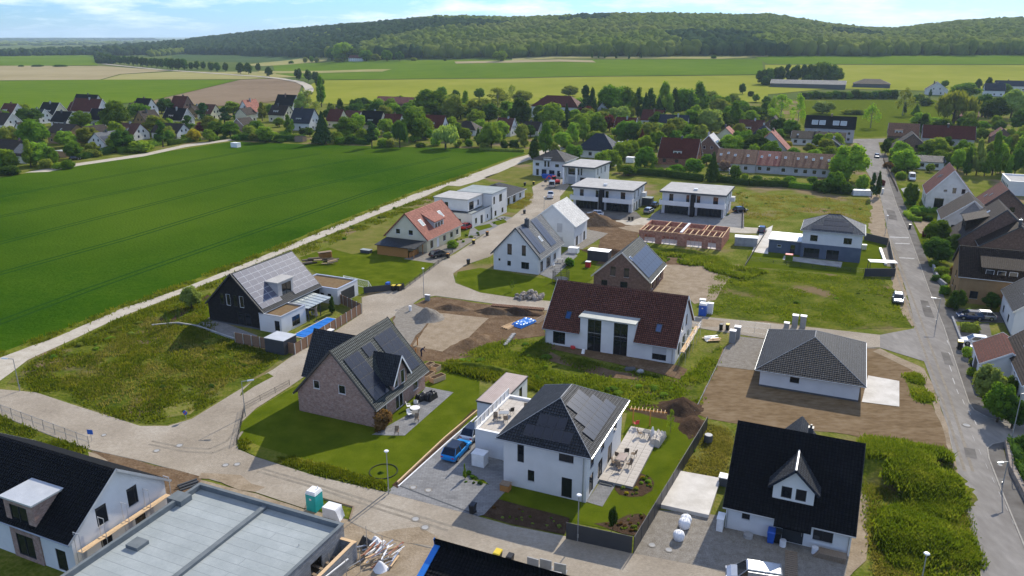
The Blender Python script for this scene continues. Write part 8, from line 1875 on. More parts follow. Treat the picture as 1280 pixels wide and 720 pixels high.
def chair(px, py, rot, label, m='wood_old', z=.36, grp='garden chairs', pos=None):
 r = thing('garden_chair', label, 'chair', pos or (at(px, py, z)), R(rot), grp)
 MB().box(-.25, -.24, .40, .25, .24, .45).build('seat', m, r); MB().hexa([(-.25, .22, .45), (.25, .22, .45), (.25, .26, .45), (-.25, .26, .45)], [(-.25, .34, 1.0), (.25, .34, 1.0), (.25, .38, 1.0), (-.25, .38, 1.0)]).build('backrest', m, r)
 for x in (-.22, .22):
  for y in (-.2, .22): MB().cyl((x, y, 0), (x, y, .4), .02, n=5).build('leg', 'steel_dark', r)
  MB().bar((x * 1.15, -.22, .64), (x * 1.15, .26, .66), .05, .03).build('armrest', m, r)
def table(px, py, rot, w, d, label, m, z=.36, round_=False, pos=None):
 r = thing('garden_table', label, 'table', pos or at(px, py, z), R(rot))
 (MB().cyl((0, 0, .72), (0, 0, .76), w / 2, n=20) if round_ else MB().box(-w / 2, -d / 2, .72, w / 2, d / 2, .76)).build('tabletop', m, r)
 for x in (-1, 1):
  for y in (-1, 1): MB().cyl((x * w * .36, y * d * .36, 0), (x * w * .36, y * d * .36, .72), .03, n=6).build('leg', 'steel_dark', r)
table(777, 578, UPV, 1.7, 1.0, 'reddish brown garden table in the middle of the villa terrace', 'sheet_brown')
for i, (x, y, a, lb) in enumerate(((768, 582, 70, 'at the left end of the brown terrace table'), (772, 573, 150, 'with a cushion at the upper left of the terrace table'), (783, 568, 180, 'black, at the far side of the terrace table'), (792, 571, 230, 'at the upper right of the terrace table'), (786, 584, 290, 'at the right end of the terrace table'), (774, 589, 20, 'in front of the terrace table'))):
 chair(x, y, a, 'garden chair ' + lb, 'black_plastic' if i == 2 else 'wood_old')
table(808, 546, 0, .9, .9, 'small round dark grill table at the upper end of the terrace', 'steel_dark', round_=True)
chair(800, 545, 100, 'folding chair by the round grill table'); chair(795, 533, 200, 'red cushioned chair at the top corner of the terrace', 'red_plastic')
cloth('covered_furniture', 822, 552, 3.2, 1.3, .9, 62, 'terrace_slab', 'beige covered lounge set at the outer edge of the terrace', 'furniture cover', 31)
blob('parasol_cover', 815, 548, .5, .5, 1.6, 'white_fabric', 'bundled white parasol cloth on the terrace', 'parasol', 0, 32, 6)
pg = thing('pergola', 'small light wooden pergola frame behind the villa terrace', 'pergola', at(791, 530), R(RT + 8))
w_ = (at(812, 533) - at(791, 530)).length
for x in (0, w_): MB().box(x - .07, -.07, 0, x + .07, .07, 2.0).build('post', 'wood_orange', pg)
MB().bar((-.4, 0, 2.08), (w_ * 1.95, 0, 2.08), .1, .15).build('beam', 'wood_orange', pg)
for i in range(10): MB().bar((-.3 + i * w_ * .22, -.45, 2.2), (-.3 + i * w_ * .22, .45, 2.2), .07, .09).build('rafter', 'wood_new', pg)
def small_plants(name, pts, n, hmin, hmax, ms, label, grp, seed, kind='bush'):
 P = pts; rg_ = random.Random(seed); k = 0
 while k < n:
  x = rg_.uniform(min(p[0] for p in P), max(p[0] for p in P)); y = rg_.uniform(min(p[1] for p in P), max(p[1] for p in P))
  if not inside(P, x, y): continue
  k += 1; p = at(x, y); h = rg_.uniform(hmin, hmax); o = link(name, crown_for(kind, rg_.choice(ms), k % 3), None, p, rg_.uniform(0, 6)); q = rg_.uniform(.8, 2.2) if 'weed' in name else 1; o.scale = (h / 8 * q, h / 8 * q * rg_.uniform(.6, 1), h / 10 * .8); tag(o, label, 'plant', grp)
small_plants('garden_plant', [(772, 602), (784, 595), (800, 593), (812, 597), (815, 612), (800, 619), (782, 619)], 26, .3, .6, ['leaf_light', 'leaf_olive', 'leaf_yellow', 'leaf_mid'], 'small plant in the oval bed beside the villa path', 'plants of the oval bed', 1)
small_plants('garden_plant', [(748, 656), (770, 653), (786, 645), (804, 644), (796, 664), (784, 666)], 24, .25, .5, ['leaf_light', 'leaf_olive', 'leaf_rust'], 'small plant in the curved bed behind the dark fence', 'plants of the curved bed', 2)
small_plants('garden_plant', [(618, 628), (706, 652), (702, 664), (640, 652), (604, 642)], 14, .25, .5, ['leaf_mid', 'leaf_rust', 'leaf_pale'], 'low plant in the shaded front bed of the villa', 'plants of the shaded front bed', 3)
small_plants('garden_plant', [(574, 598), (584, 592), (606, 596), (600, 606), (584, 606)], 12, .35, .7, ['leaf_dark', 'leaf_mid'], 'dark low plant in the bed island of the villa driveway', 'plants of the driveway bed', 4)
small_plants('garden_plant', [(868, 545), (884, 530), (880, 548), (862, 572)], 10, .3, .7, ['leaf_purple', 'leaf_olive', 'leaf_mid'], 'flowering plant along the inner side of the panel fence', 'plants along the panel fence', 5)
small_plants('garden_plant', [(560, 300), (596, 290), (606, 296), (572, 314)], 12, .4, 1.0, ['leaf_light', 'leaf_mid', 'leaf_olive'], 'front garden plant of the yellow house', 'plants of the yellow house', 6)
small_plants('garden_plant', [(612, 274), (640, 272), (632, 281), (612, 284)], 8, .3, .7, ['leaf_dark', 'leaf_mid'], 'small plant in front of the white cubic house', 'plants of the cubic house', 7)
small_plants('weed_clump', [(200, 500), (222, 420), (330, 440), (300, 480), (236, 518)], 16, .3, .7, ['leaf_mid', 'leaf_olive', 'leaf_dark'], 'weed clump in the west meadow', 'weed clumps of the west meadow', 8)
small_plants('weed_clump', [(560, 455), (640, 430), (680, 432), (800, 480), (850, 480), (840, 505), (700, 482), (600, 468)], 34, .35, .9, ['leaf_light', 'leaf_mid', 'leaf_olive'], 'leafy weed clump on the rough ground behind the villa', 'weed clumps behind the villa', 9)
small_plants('weed_clump', [(800, 312), (900, 322), (915, 335), (860, 332), (800, 325)], 16, .5, 1.0, ['leaf_mid', 'leaf_light'], 'leafy weed clump in front of the red block shell', 'weed clumps at the block shell', 10)
small_plants('weed_clump', [(900, 350), (1100, 355), (1125, 400), (1000, 402), (890, 390)], 18, .3, .7, ['leaf_olive', 'leaf_mid', 'leaf_light'], 'weed clump in the meadow above the bungalow', 'weed clumps above the bungalow', 11)
small_plants('weed_clump', [(920, 240), (1080, 250), (1080, 275), (1010, 262), (930, 280)], 16, .3, .8, ['leaf_olive', 'leaf_mid', 'leaf_light'], 'weed clump on the waste ground behind the hipped house', 'weed clumps behind the hipped house', 12)
small_plants('weed_clump', [(1090, 560), (1190, 600), (1205, 640), (1190, 700), (1110, 700), (1095, 640)], 9, .5, .9, ['leaf_mid', 'leaf_dark', 'leaf_light'], 'tall weed clump on the overgrown plot right of the black roof', 'weed clumps of the overgrown plot', 13)
small_plants('weed_clump', [(400, 300), (520, 248), (530, 252), (430, 300)], 18, .4, .9, ['leaf_mid', 'leaf_olive', 'leaf_light'], 'weed clump between the gravel track and the gardens', 'weed clumps along the track', 14)
small_plants('weed_clump', [(60, 448), (230, 372), (240, 380), (90, 456)], 24, .3, .8, ['leaf_mid', 'leaf_olive', 'leaf_light'], 'weed clump at the lower side of the gravel track', 'weed clumps below the track', 15)
for (x, yt, yb, w, k, c, lb) in ((766, 632, 662, 12, 'round', 'd', 'in the curved bed by the dark fence'), (838, 512, 541, 12, 'sparse', 'l', 'on the lawn behind the villa terrace'), (581, 581, 599, 6, 'tall', 'l', 'in the villa driveway bed'), (240, 357, 386, 24, 'round', 'p', 'beside the gravel track left of the black brick house'),
 (210, 388, 412, 8, 'sparse', 'd', 'thin young one at the west garden bed'), (225, 384, 405, 7, 'sparse', 'd', 'second thin young one at the west garden bed'), (480, 508, 536, 26, 'bush', 'r', 'at the corner of the brick house terrace'), (712, 318, 332, 14, 'bush', 'm', 'in the terrace bed of the blue lit house'), (640, 350, 364, 6, 'sparse', 'm', 'on the lawn before the stone pile'),
 (416, 372, 392, 12, 'tall', 'd', 'inside the brown fence by the garage'), (1207, 430, 446, 12, 'bush', 'l', 'yellow green one beside the front garden path'), (566, 296, 310, 14, 'bush', 'l', 'bright one in front of the yellow house')):
 tree(at(x, yb), max(.9, hat(at(x, yb), yt)), w * (at(x, yb).y * _c + CAM_H * _s) / FPX, k, LM[c], f'{CW[c]} {KW[k]} {lb}', None)
# rotary washing line ring on the lawn
mr = MB(); nseg = 28
for i in range(nseg):
 t0_, t1_ = 2 * math.pi * i / nseg, 2 * math.pi * (i + 1) / nseg
 mr.bar((1.55 * math.cos(t0_), 1.55 * math.sin(t0_), .06), (1.55 * math.cos(t1_), 1.55 * math.sin(t1_), .06), .07, .06)
tag(mr.build('lawn_ring', 'black_plastic', None, loc=at(479.5, 590) + Vector((0, 0, .05))), 'thin dark ring lying on the lawn near the street lamp', 'ring')
blob('plant_tuft', 476, 592, .5, .35, .3, 'leaf_dark', 'dark tuft inside the ring on the lawn', 'plant', 0, 41, 5)
# brick house terrace
table(519, 516, 0, 1.3, 1.3, 'round white garden table on the brick house terrace', 'white_paint', .09, True)
chair(511, 511, 100, 'white garden chair left of the round white table', 'white_paint', .09); chair(520, 507, 180, 'white garden chair behind the round white table', 'white_paint', .09); chair(512, 521, 40, 'white garden chair in front of the round white table', 'white_paint', .09)
cloth('covered_furniture', 527, 500, 1.5, 1.2, .9, 40, 'black_plastic', 'black covered garden furniture, left one by the brick house', 'furniture cover', 42); cloth('covered_furniture', 538, 499, 1.9, 1.3, 1.0, 60, 'black_plastic', 'black covered garden furniture, right one by the brick house', 'furniture cover', 43)
chair(521, 527, 0, 'small brown stool on the terrace edge', 'wood_old', .09); chair(496, 543, 0, 'brown flower pot stand at the lower terrace tip', 'wood_old', .09)
def planter(px, py, w, d, h, rot, label):
 r = thing('raised_bed', label, 'raised bed', at(px, py), R(rot), 'wooden raised beds')
 for i in range(3):
  z = i * h / 3
  for q in ((-w / 2, -d / 2, w / 2, -d / 2 + .04), (-w / 2, d / 2 - .04, w / 2, d / 2), (-w / 2, -d / 2 + .042, -w / 2 + .04, d / 2 - .042), (w / 2 - .04, -d / 2 + .042, w / 2, d / 2 - .042)):
   MB().box(q[0], q[1], z + .01, q[2], q[3], z + h / 3 - .01).build('plank', 'wood_new', r)
 MB().box(-w / 2 + .05, -d / 2 + .05, 0, w / 2 - .05, d / 2 - .05, h - .12).build('soil', 'soil_dark', r)
planter(535, 473, 2.2, 1.0, .8, 60, 'long light wood raised bed nearest the brick house gable'); planter(547, 476, 2.2, 1.0, .8, 45, 'light wood raised bed furthest right beside the lawn'); planter(545, 464, 1.2, 1.0, .9, 60, 'tall light wood raised bed behind the other two'); planter(537, 461, 1.4, .9, .9, 60, 'light wood raised bed at the back left')
# worker on the building plot
def person(px, py, rot, label):
 r = thing('person', label, 'person', at(px, py), R(rot)); r.scale = (1.0, 1.0, 1.0)
 V = [(0, 0, .92), (.0, .02, 1.06), (.12, .0, 1.2), (.30, 0, 1.34), (.42, 0, 1.38), (.50, 0, 1.40), (.02, .11, .88), (.06, .13, .48), (-.02, .13, .08), (.12, .13, .04), (.02, -.11, .88), (.10, -.13, .48), (.04, -.13, .08), (.18, -.13, .04),
         (.30, .19, 1.30), (.42, .24, 1.04), (.56, .18, .84), (.62, .16, .78), (.30, -.19, 1.30), (.44, -.24, 1.05), (.60, -.16, .88), (.66, -.13, .82)]
 E_ = [(0, 1), (1, 2), (2, 3), (3, 4), (4, 5), (0, 6), (6, 7), (7, 8), (8, 9), (0, 10), (10, 11), (11, 12), (12, 13), (3, 14), (14, 15), (15, 16), (16, 17), (3, 18), (18, 19), (19, 20), (20, 21)]
 RR = [.15, .14, .15, .13, .06, .06, .10, .075, .05, .05, .10, .075, .05, .05, .07, .05, .038, .04, .07, .05, .038, .04]
 me = bpy.data.meshes.new('body'); me.from_pydata(V, E_, []); me.materials.append(m_('cloth_navy'))
 o = link('body', me, r); sk = o.modifiers.new('skin', 'SKIN');
 for i, v in enumerate(me.skin_vertices[0].data): v.radius = (RR[i], RR[i]); v.use_root = i == 0
 o.modifiers.new('sub', 'SUBSURF').levels = 1
 iv, if_ = ICO2
 link('head', tri_mesh('head', iv * np.array([.11, .09, .13]), if_, 'skin', True), r, (.58, 0, 1.44)); link('hair', tri_mesh('hair', iv * np.array([.115, .098, .09]), if_, 'bark', True), r, (.565, 0, 1.50))
 for s, p_ in ((1, (.64, .155, .76)), (-1, (.68, -.125, .80))):
  h = MB().box(-.04, -.045, -.05, .04, .045, .03)
  for k in range(4): h.bar((-.03 + k * .02, 0, -.05), (-.03 + k * .024, .01, -.11 - .008 * (1.5 - abs(k - 1.5))), .016, .018)
  h.bar((.035, .03 * s, -.01), (.06, .055 * s, -.06), .018, .018); h.build('hand', 'skin', r, loc=p_)
person(526.5, 446, 20, 'person in dark navy work clothes bending forward at the edge of the building plot')
for i, (x, y) in enumerate(((514, 442), (520, 445), (522, 432))):
 tag(MB().box(-.08, -.08, 0, .08, .08, 1.3).build('stake', 'wood_orange', None, loc=at(x, y)), ['left', 'middle', 'right'][i] + ' wooden stake beside the bending person', 'stake', 'wooden stakes')
# pool and pergola of the solar house
po = thing('pool', 'long pool under a bright blue cover beside the brown board fence', 'pool', tuple(lw(sol, 15.9, -.1)), R(RT))
def sl_(px, py, z=0): p = at(px, py, z); v = Vector((p.x, p.y, 0)) - lw(sol, 15.9, -.1); return v.dot(UX), v.dot(VX)
pa, pb2 = sl_(369, 420), sl_(417, 400)
px0, px1, py0, py1 = pa[0] - .2, pa[0] + 2.7, pa[1] - .2, pb2[1] + .2
MB().box(px0 - .3, py0 - .3, 0, px1 + .3, py1 + .3, .12).build('surround', 'terrace_slab', po)
MB().box(px0, py0, .123, px1, py1, .2).build('cover', 'pool_blue', po)
for k in range(6): MB().bar((px0, py0 + (k + .5) * (py1 - py0) / 6, .22), (px1, py0 + (k + .5) * (py1 - py0) / 6, .22), .06, .03).build('cover_strip', 'pool_blue', po)
pr = thing('terrace_roof', 'glass terrace roof on slim posts between the black house and its extension', 'terrace roof', tuple(lw(sol, 11.6, 6.2)), R(RT))
for i in range(6):
 MB().hexa([(.0, .03 + i * 1.1, 2.75), (4.2, .03 + i * 1.1, 2.4), (4.2, 1.07 + i * 1.1, 2.4), (0, 1.07 + i * 1.1, 2.75)], [(.0, .03 + i * 1.1, 2.78), (4.2, .03 + i * 1.1, 2.43), (4.2, 1.07 + i * 1.1, 2.43), (0, 1.07 + i * 1.1, 2.78)]).build('pane', 'glass_milky', pr)
 MB().bar((0, i * 1.1, 2.8), (4.2, i * 1.1, 2.45), .07, .1).build('rafter', 'alu', pr)
for y in (.1, 3.3, 6.5): MB().box(4.05, y - .06, 0, 4.17, y + .06, 2.4).build('post', 'fence_dark', pr)
table(388, 392, 60, 1.8, .9, 'dark garden table under the glass terrace roof', 'steel_dark', 0)
for i, (x, y) in enumerate(((383, 396), (392, 396), (384, 388), (394, 389))): chair(x, y, i * 90, ['front left', 'front right', 'rear left', 'rear right'][i] + ' chair at the table under the glass roof', 'grey_plastic', 0)
ps = thing('parasol', 'closed beige parasol standing by the pool', 'parasol', at(396, 402), 0); MB().cyl((0, 0, 0), (0, 0, 2.6), .03).build('pole', 'steel_dark', ps); MB().cyl((0, 0, 1.1), (0, 0, 2.5), .32, .12, 8).build('canopy', 'wood_old', ps); MB().cyl((0, 0, 0), (0, 0, .08), .35, n=12).build('base', 'plinth', ps)
cabinet(411, 413 + 5, 1.6, .9, .8, 'grey_plastic', 'grey chest outside the brown fence near the pool', 'storage_box', 'storage box'); cabinet(399, 412 + 9, 1.6, .8, .8, 'tile_salmon', 'coral coloured chest outside the brown fence near the pool', 'storage_box', 'storage box', top='tile_salmon')
# goal on the lawn
gl = thing('football_goal', 'white framed football goal with net on the lawn behind the garage', 'goal', at(430, 357), 0)
ga, gb_ = at(430, 357), at(461, 364); dx = gb_ - ga; Lg = dx.length; gl.rotation_euler = (0, 0, math.atan2(dx.y, dx.x))
for a, b in (((0, 0, 0), (0, 0, 2)), ((Lg, 0, 0), (Lg, 0, 2)), ((0, 0, 2), (Lg, 0, 2)), ((0, 0, 2), (0, 1.2, 0)), ((Lg, 0, 2), (Lg, 1.2, 0)), ((0, 1.2, .05), (Lg, 1.2, .05))): MB().cyl(a, b, .06, n=6).build('bar', 'white_paint', gl)
nb = MB()
for i in range(1, 16): nb.bar((Lg * i / 16, 0, 2), (Lg * i / 16, 1.2, .05), .015, .015)
for i in range(1, 7): nb.bar((0, 1.2 * i / 7, 2 - 1.95 * i / 7), (Lg, 1.2 * i / 7, 2 - 1.95 * i / 7), .015, .015)
tag(nb.build('net', 'white_fabric', gl), kind='stuff')
# carport of the yellow house
cp = thing('carport', 'wooden carport with dark lean-to roof against the yellow gable', 'carport', at(472, 318), R(RT))
q1 = at(511, 323); q1 = (q1 - at(472, 318)).length
for i in range(int(q1 / .3)): MB().box(i * .3, 0, 0, i * .3 + .28, .05, 2.1).build('board', 'wood_orange', cp)
for i in range(12): MB().box(q1 - .02, .1 + i * .3, 0, q1 + .03, .38 + i * .3, 1.2).build('board', 'wood_orange', cp)
for x, y in ((0, 0), (0, 3.9), (q1, 3.9), (q1 + 1.2, 0), (q1 + 1.2, 3.9)): MB().box(x - .07, y - .07 + .1, 0, x + .07, y + .07 + .1, 2.35).build('post', 'wood_orange', cp)
MB().hexa([(-.4, -.4, 2.2), (q1 + 1.8, -.4, 2.2), (q1 + 1.8, 4.6, 2.75), (-.4, 4.6, 2.75)], [(-.4, -.4, 2.35), (q1 + 1.8, -.4, 2.35), (q1 + 1.8, 4.6, 2.9), (-.4, 4.6, 2.9)]).build('roof', 'tile_anthracite', cp)
cabinet(458, 311 + 5, 2.4, 1.2, .7, 'fence_dark', 'dark trailer like box left of the carport', 'storage_box', 'storage box', top='membrane')
# trampoline
tp = thing('trampoline', 'round trampoline with dark safety net by the brown brick house', 'trampoline', at(701, 353), 0)
MB().cyl((0, 0, .75), (0, 0, .8), 1.5, n=20).build('mat', 'black_plastic', tp)
for i in range(8):
 t = i * math.pi / 4; MB().cyl((1.6 * math.cos(t), 1.6 * math.sin(t), 0), (1.6 * math.cos(t), 1.6 * math.sin(t), 2.5), .04, n=6).build('pole', 'steel_dark', tp)
nb = MB()
for i in range(40):
 t = i * math.pi / 20; nb.bar((1.6 * math.cos(t), 1.6 * math.sin(t), .8), (1.6 * math.cos(t), 1.6 * math.sin(t), 2.4), .03, .012)
for z in (1.2, 1.6, 2.0, 2.4):
 for i in range(20):
  t, u = i * math.pi / 10, (i + 1) * math.pi / 10; nb.bar((1.6 * math.cos(t), 1.6 * math.sin(t), z), (1.6 * math.cos(u), 1.6 * math.sin(u), z), .02, .03)
tag(nb.build('net', 'fence_dark', tp), kind='stuff')
table(700, 328, 0, 1.4, .8, 'grey table on the terrace of the blue lit house', 'grey_plastic', .09); chair(692, 334, 0, 'white lounger chair on the terrace of the blue lit house', 'white_paint', .09); chair(706, 333, 90, 'dark chair on the terrace of the blue lit house', 'black_plastic', .09)
cabinet(735, 334, 1.0, .8, 1.2, 'red_plastic', 'red play box on the bright lawn', 'play_house', 'play house', top='white_paint'); cabinet(717, 316, 2.2, 1.4, 1.2, 'white_fabric', 'white tank on the terrace behind the blue lit house', 'tank', 'tank')
cabinet(986, 326, 1.5, 1.2, 1.4, 'leaf_light', 'toy house with red roof and green walls in front of the grey garage', 'play_house', 'play house', top='red_plastic')
g_ = thing('garden_canopy', 'white flat canopy on posts in the lower corner of the fenced lawn', 'canopy', at(1086, 340), R(-10));
for x in (.1, 5.0):
 for y in (.1, 1.8): MB().box(x - .05, y - .05, 0, x + .05, y + .05, 2.1).build('post', 'steel_dark', g_)
MB().box(0, -.1, 2.1, 5.2, 2.0, 2.2).build('roof', 'white_paint', g_)
cabinet(1080, 312, .9, .7, 1.1, 'alu', 'silver garden grill on the fenced lawn', 'grill', 'grill')
wall_thing([(1100, 312), (1107, 332)], .5, .5, 'white_paint', 'pale bed edging on the fenced lawn')
sheet('bed_right', [(1102, 311), (1110, 309), (1115, 334), (1108, 333)], 6, 'gravel')
# tarps, planks and blocks by the double house
cloth('tarpaulin', 655, 405, 4.4, 2.4, .5, 50, 'pool_blue', 'crumpled bright blue tarpaulin over a timber stack left of the double house', 'tarpaulin', 51)
pl_ = thing('plank_stack', 'loose pale planks beside the blue tarpaulin', 'plank stack', at(638, 408), R(50))
for i in range(9): MB().bar((-1.6 + .1 * rs.random(), i * .16 - .7, .1 + .08 * (i % 3)), (1.5 + .3 * rs.random(), i * .16 - .7 + rs.uniform(-.2, .2), .1 + .08 * (i % 3)), .14, .05).build('plank', 'wood_new', pl_)
pl2 = thing('plank_stack', 'pale planks leaning against the left end of the double house', 'plank stack', at(674, 400), R(60))
for i in range(7): MB().bar((-2, i * .2 - .7, .1 + .05 * (i % 3)), (2, i * .2 - .7, .1 + .05 * (i % 3)), .16, .05).build('plank', 'wood_old', pl2)
bs = thing('block_row', 'row of grey concrete blocks on the green slope below the planks', 'block row', at(632, 432), 0)
bp = at(642, 421) - at(632, 434)
for i in range(8): MB().box(-.35, -.2, 0, .35, .2, .3).build('block', 'concrete_grey', bs, loc=bp * (i / 7.0), rot=.6)
rb = thing('steel_beam_stack', 'rust brown steel beams lying beside the lane', 'steel beams', at(648, 386), R(-14))
for i in range(4): MB().bar((-5, i * .3, .15), (4.5, i * .3, .15), .2, .22).build('beam', 'tile_rust', rb)
for i, (x, y, w, d, m, lb) in enumerate(((788, 463, 1.6, .9, 'plinth', 'dark building waste under the right ground floor window of the double house'), (800, 466, 1.0, .8, 'steel', 'metal trough near the right ground floor window of the double house'), (729, 441, 1.4, .5, 'white_paint', 'white board lying before the double house'), (716, 436, .7, .6, 'red_plastic', 'red tub before the left wall of the double house'))):
 cloth('building_waste', x, y, w, d, .4, i * 40, m, lb, 'waste', 60 + i)
sheet('soil_strip', [(676, 434), (740, 448), (850, 474), (858, 462), (846, 457), (690, 426)], 6.1, 'soil', amp=.3)
wb = thing('rubble_heap', 'white boards and plastic waste by the corner of the double house', 'rubble heap', at(890, 425), 0)
for i in range(16): a = rs.uniform(0, 3); MB().bar((rs.uniform(-1.5, 0), rs.uniform(-1, 1), .1 + i * .02), (rs.uniform(0, 1.5), rs.uniform(-1, 1), .15 + i * .02), .35, .05).build('board', rs.choice(['white_paint', 'wood_new', 'white_fabric']), wb)
# objects by the black roofed house
pc = thing('concrete_pad', 'large pale raised concrete slab beside the panel fence', 'concrete slab', at(823.7, 634), R(RT))
z_ = .45
pp = [at(846, 587.5, z_), at(901, 597.5, z_), at(886, 643.7, z_), at(823.7, 630, z_)]
pc.location = (0, 0, 0); pc.rotation_euler = (0, 0, 0)
MB().hexa([(p.x, p.y, 0) for p in reversed(pp)][::-1] and [(p.x, p.y, .02) for p in (pp[3], pp[2], pp[1], pp[0])], [(p.x, p.y, z_) for p in (pp[3], pp[2], pp[1], pp[0])]).build('slab', 'concrete', pc)
tag(sheet('concrete_pad', [(1085, 470), (1124, 477), (1124, 509), (1077, 503)], 8, 'concrete', kind=None), 'bright concrete pad on the right side of the bungalow', 'concrete slab')
bb = thing('water_barrel', 'dark round water barrel on the dry lawn behind the concrete slab', 'barrel', at(885, 553), 0); MB().cyl((0, 0, 0), (0, 0, 1.0), .5, .5, 16).build('body', 'plinth', bb); MB().cyl((0, 0, 1.002), (0, 0, 1.04), .44, n=16).build('lid', 'grey_plastic', bb)
cabinet(907, 606, 1.4, 1.0, 1.0, 'plinth', 'dark machine under the left roof edge of the black roofed house', 'machine', 'machine')
for i, (x, y, m, lb) in enumerate(((935, 672, 'concrete_grey', 'round concrete ring in front of the black roofed house'), (978, 683, 'white_fabric', 'small white bucket beside the grey bin'), (1018, 692, 'white_fabric', 'white box under the front window of the black roofed house'))):
 tag(MB().cyl((0, 0, 0), (0, 0, .35 + .3 * (i > 0)), .45 if i == 0 else .3, n=14).build('bucket' if i else 'concrete_ring', m, None, loc=at(x, y) + Vector((0, 0, .06))), lb, 'bucket' if i else 'concrete ring')
pw_ = thing('duckboard', 'narrow wooden duckboard leading to the door of the black roofed house', 'boardwalk', at(989, 690), R(RT - 66.5 + 90 - 6))
pw_.rotation_euler = (0, 0, math.atan2(*(reversed(((at(989, 740) - at(989, 690)).to_tuple())[:2]))))
for i in range(22): MB().box(i * .3, -.55, .07, i * .3 + .2, .55, .12).build('board', 'wood_old', pw_)
pt = thing('pallet_stack', 'low stack of pallets and boards against the right front wall of the black roofed house', 'pallet stack', at(1038, 698), R(RT))
for i in range(5): MB().box(-1.5 + .1 * i, -.5, .06 + i * .12, 1.3, .5, .1 + i * .12 + .04).build('board', 'wood_old', pt)
cabinet(632, 613, 1.0, .8, .8, 'wood_orange', 'brown wooden crate at the left front corner of the villa', 'crate', 'crate', top='wood_old')
# railing and furniture of the villa roof terrace
rl = thing('roof_railing', 'white solid balustrade around the roof terrace of the villa garage', 'balustrade', tuple(lw(villa, -5.5, 4.3)), R(RT))
MB().box(-.03, 0, 3.33, .05, 9.6, 4.25).build('panel', 'white_paint', rl)
for i in range(9): MB().box(.06, .1 + i * 1.15, 3.33, .12, .2 + i * 1.15, 4.3).build('post', 'alu', rl)
rl.location = tuple(lw(villa, -5.5, 4.3))
for i, (x, y, a) in enumerate(((1.2, 3.0, 0), (2.4, 3.2, 180), (1.3, 4.6, 90), (3.6, 6.6, 0), (2.2, 5.4, 200))): chair(0, 0, a, ['slatted chair nearest the front on the roof terrace', 'second slatted chair on the roof terrace', 'chair at the terrace balustrade', 'deck chair at the back of the roof terrace', 'dark high backed chair in the middle of the roof terrace'][i], 'wood_old' if i != 4 else 'black_plastic', pos=tuple(lw(gar, x, y, 3.12)))
table(0, 0, 0, 1.2, .8, 'grey table on the roof terrace of the villa garage', 'grey_plastic', pos=tuple(lw(gar, 1.8, 4.0, 3.12)))
# pipes by the bottom-left house, downpipes
pi = thing('pipe_bundle', 'bundle of dark drain pipes on the sand beside the white gable', 'pipe bundle', at(236, 608), R(40))
for i in range(5): MB().cyl((-1.0, i * .24 - .4, .14 + .2 * (i % 2)), (1.0, i * .24 - .4, .14 + .2 * (i % 2)), .12, n=8).build('pipe', 'plinth', pi)
# grass as geometry ------------------------------------------------------
tufts('meadow_grass', [(12, 480), (40, 452), (152, 400), (232, 369), (262, 373), (255, 395), (300, 431), (350, 446), (296, 485), (236, 520), (176, 530), (92, 504)], 5200, (.15, .45), 'grass_blade', 8, seed=2)
tufts('meadow_dry_grass', [(40, 470), (152, 410), (232, 380), (300, 440), (330, 450), (236, 515), (130, 510)], 1500, (.2, .45), 'grass_dry', 7, seed=3)
tufts('rough_grass', [(556, 454), (600, 434), (640, 425), (682, 427), (700, 445), (850, 478), (900, 434), (880, 500), (862, 512), (790, 512), (700, 484), (600, 468)], 3200, (.15, .5), 'weed_green', 8, seed=4)
tufts('mound_grass', [(1072, 580), (1085, 548), (1180, 567), (1203, 632), (1190, 650), (1120, 640)], 6000, (.25, .9), 'weed_green', 9, .35, .8, seed=5, zf=lambda x, y: max(0, 1.5 - ((x - at(1118, 592).x) ** 2 / 60 + (y - at(1118, 592).y) ** 2 / 26)))
tufts('mound_grass', [(1098, 665), (1110, 640), (1170, 640), (1210, 670), (1218, 705), (1150, 715), (1115, 705)], 3600, (.2, .75), 'weed_green', 9, .35, .8, seed=6, zf=lambda x, y: max(0, 1.0 - ((x - at(1137, 672).x) ** 2 / 18 + (y - at(1137, 672).y) ** 2 / 14)))
tufts('plot_grass', [(1085, 600), (1203, 640), (1222, 712), (1100, 740), (1088, 660)], 2600, (.15, .4), 'grass_dry', 7, seed=7)
tufts('meadow_grass', [(893, 346), (935, 336), (1100, 349), (1118, 362), (1132, 400), (1050, 410), (960, 400), (880, 392)], 2600, (.15, .4), 'weed_green', 7, seed=8)
tufts('meadow_grass', [(918, 240), (1085, 250), (1088, 280), (1010, 266), (935, 282)], 1500, (.15, .45), 'grass_dry', 7, seed=9)
tufts('verge_grass', [(300, 548), (330, 561), (400, 581), (482, 604), (484, 614), (395, 592), (320, 568), (300, 560)], 1500, (.2, .45), 'grass_blade', 9, .2, seed=10)
tufts('track_grass', [(40, 452), (152, 398), (232, 367), (320, 331), (420, 291), (525, 249), (560, 236), (566, 240), (470, 282), (330, 340), (240, 380), (150, 412)], 3800, (.2, .6), 'grass_blade', 8, seed=11)
tufts('crop_edge_grass', [(0, 441), (150, 383), (320, 319), (520, 239), (600, 212), (602, 215), (520, 243), (320, 325), (150, 389), (0, 449)], 5200, (.2, .7), 'grass_blade', 7, seed=12)
tufts('south_meadow_grass', [(-20, 516), (60, 546), (108, 564), (60, 590), (-40, 590)], 1500, (.2, .5), 'grass_blade', 8, seed=13)
tufts('bank_grass', [(800, 314), (900, 324), (918, 334), (960, 340), (930, 350), (860, 332), (800, 325)], 1600, (.3, .9), 'weed_green', 8, seed=14)
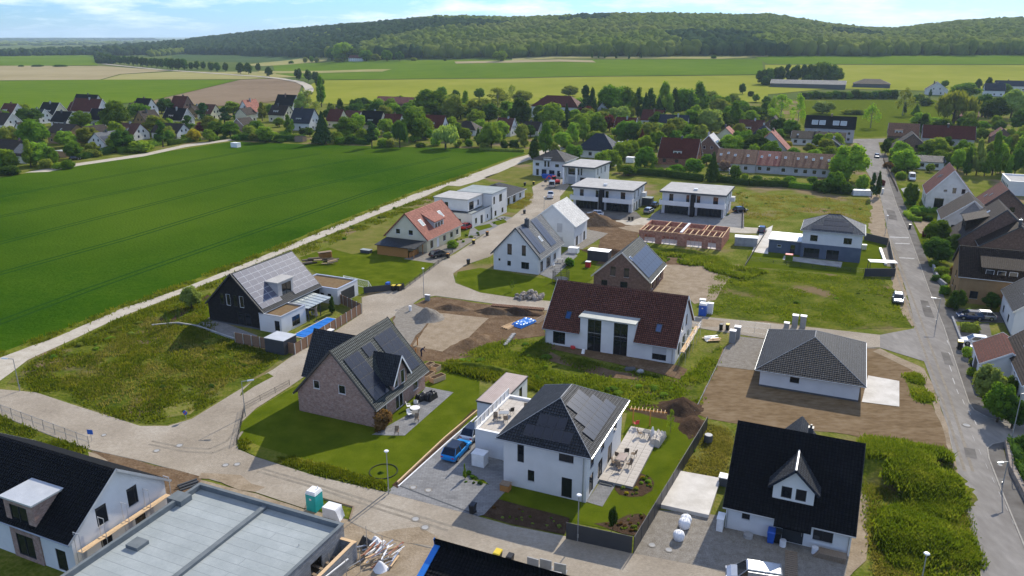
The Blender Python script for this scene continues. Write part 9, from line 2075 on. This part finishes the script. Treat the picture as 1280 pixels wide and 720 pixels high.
tufts('green_patch_grass', [(1133, 470), (1146, 468), (1166, 500), (1150, 504)], 500, (.2, .5), 'weed_green', 8, seed=15)
tufts('dry_lawn_grass', [(852, 588), (884, 530), (916, 540), (903, 598)], 1300, (.1, .35), 'grass_dry', 7, seed=16)
tufts('island_grass', [(632, 260), (648, 242), (664, 242), (666, 250), (654, 262)], 700, (.2, .5), 'grass_dry', 7, seed=17)
tufts('plot_weeds', [(1070, 566), (1083, 546), (1180, 566), (1204, 632), (1222, 712), (1120, 740), (1088, 660)], 4200, (.15, .4), 'weed_green', 8, seed=18)
tufts('lawn_edge_weeds', [(560, 452), (600, 460), (640, 470), (700, 486), (690, 492), (600, 474), (556, 462)], 1200, (.3, .8), 'grass_blade', 9, seed=19)
# ------------------------------------------------------------------ air
hm = bpy.data.materials.new('haze_air'); hm.use_nodes = True
ht = hm.node_tree
for n in list(ht.nodes): ht.nodes.remove(n)
pv = N(ht, 'ShaderNodeVolumePrincipled'); ho = N(ht, 'ShaderNodeOutputMaterial')
pv.inputs['Color'].default_value = (.62, .80, 1.0, 1); pv.inputs['Density'].default_value = HAZE
pv.inputs['Anisotropy'].default_value = 0.25
ht.links.new(pv.outputs[0], ho.inputs['Volume'])
tag(MB().box(-27000, -300, -3, 27000, 26500, 190).build('haze', hm), kind='stuff')
# say which one: things alike in look are told apart by their order from left to right
ORD = ['leftmost', 'second from left', 'third from left', 'fourth from left', 'fifth from left', 'sixth from left', 'seventh from left', 'eighth from left', 'ninth from left', 'tenth from left', 'eleventh from left', 'twelfth from left']
same_lab = {}
for o in list(COL.objects):
 if o.parent is None and o.get('category') and o.get('label'): same_lab.setdefault(o['label'], []).append(o)
for lab, L_ in same_lab.items():
 if 2 <= len(L_) <= 12:
  L_.sort(key=lambda o: o.location.x / max(1, o.location.y))
  for i, o in enumerate(L_): o['label'] = lab + ', ' + ('rightmost' if i == len(L_) - 1 else ORD[i])
import os
if os.environ.get('LABDBG'):
 for o in COL.objects:
  if len(o.get('label', '').split()) > 16: print('LONG', o.name, o['label'])
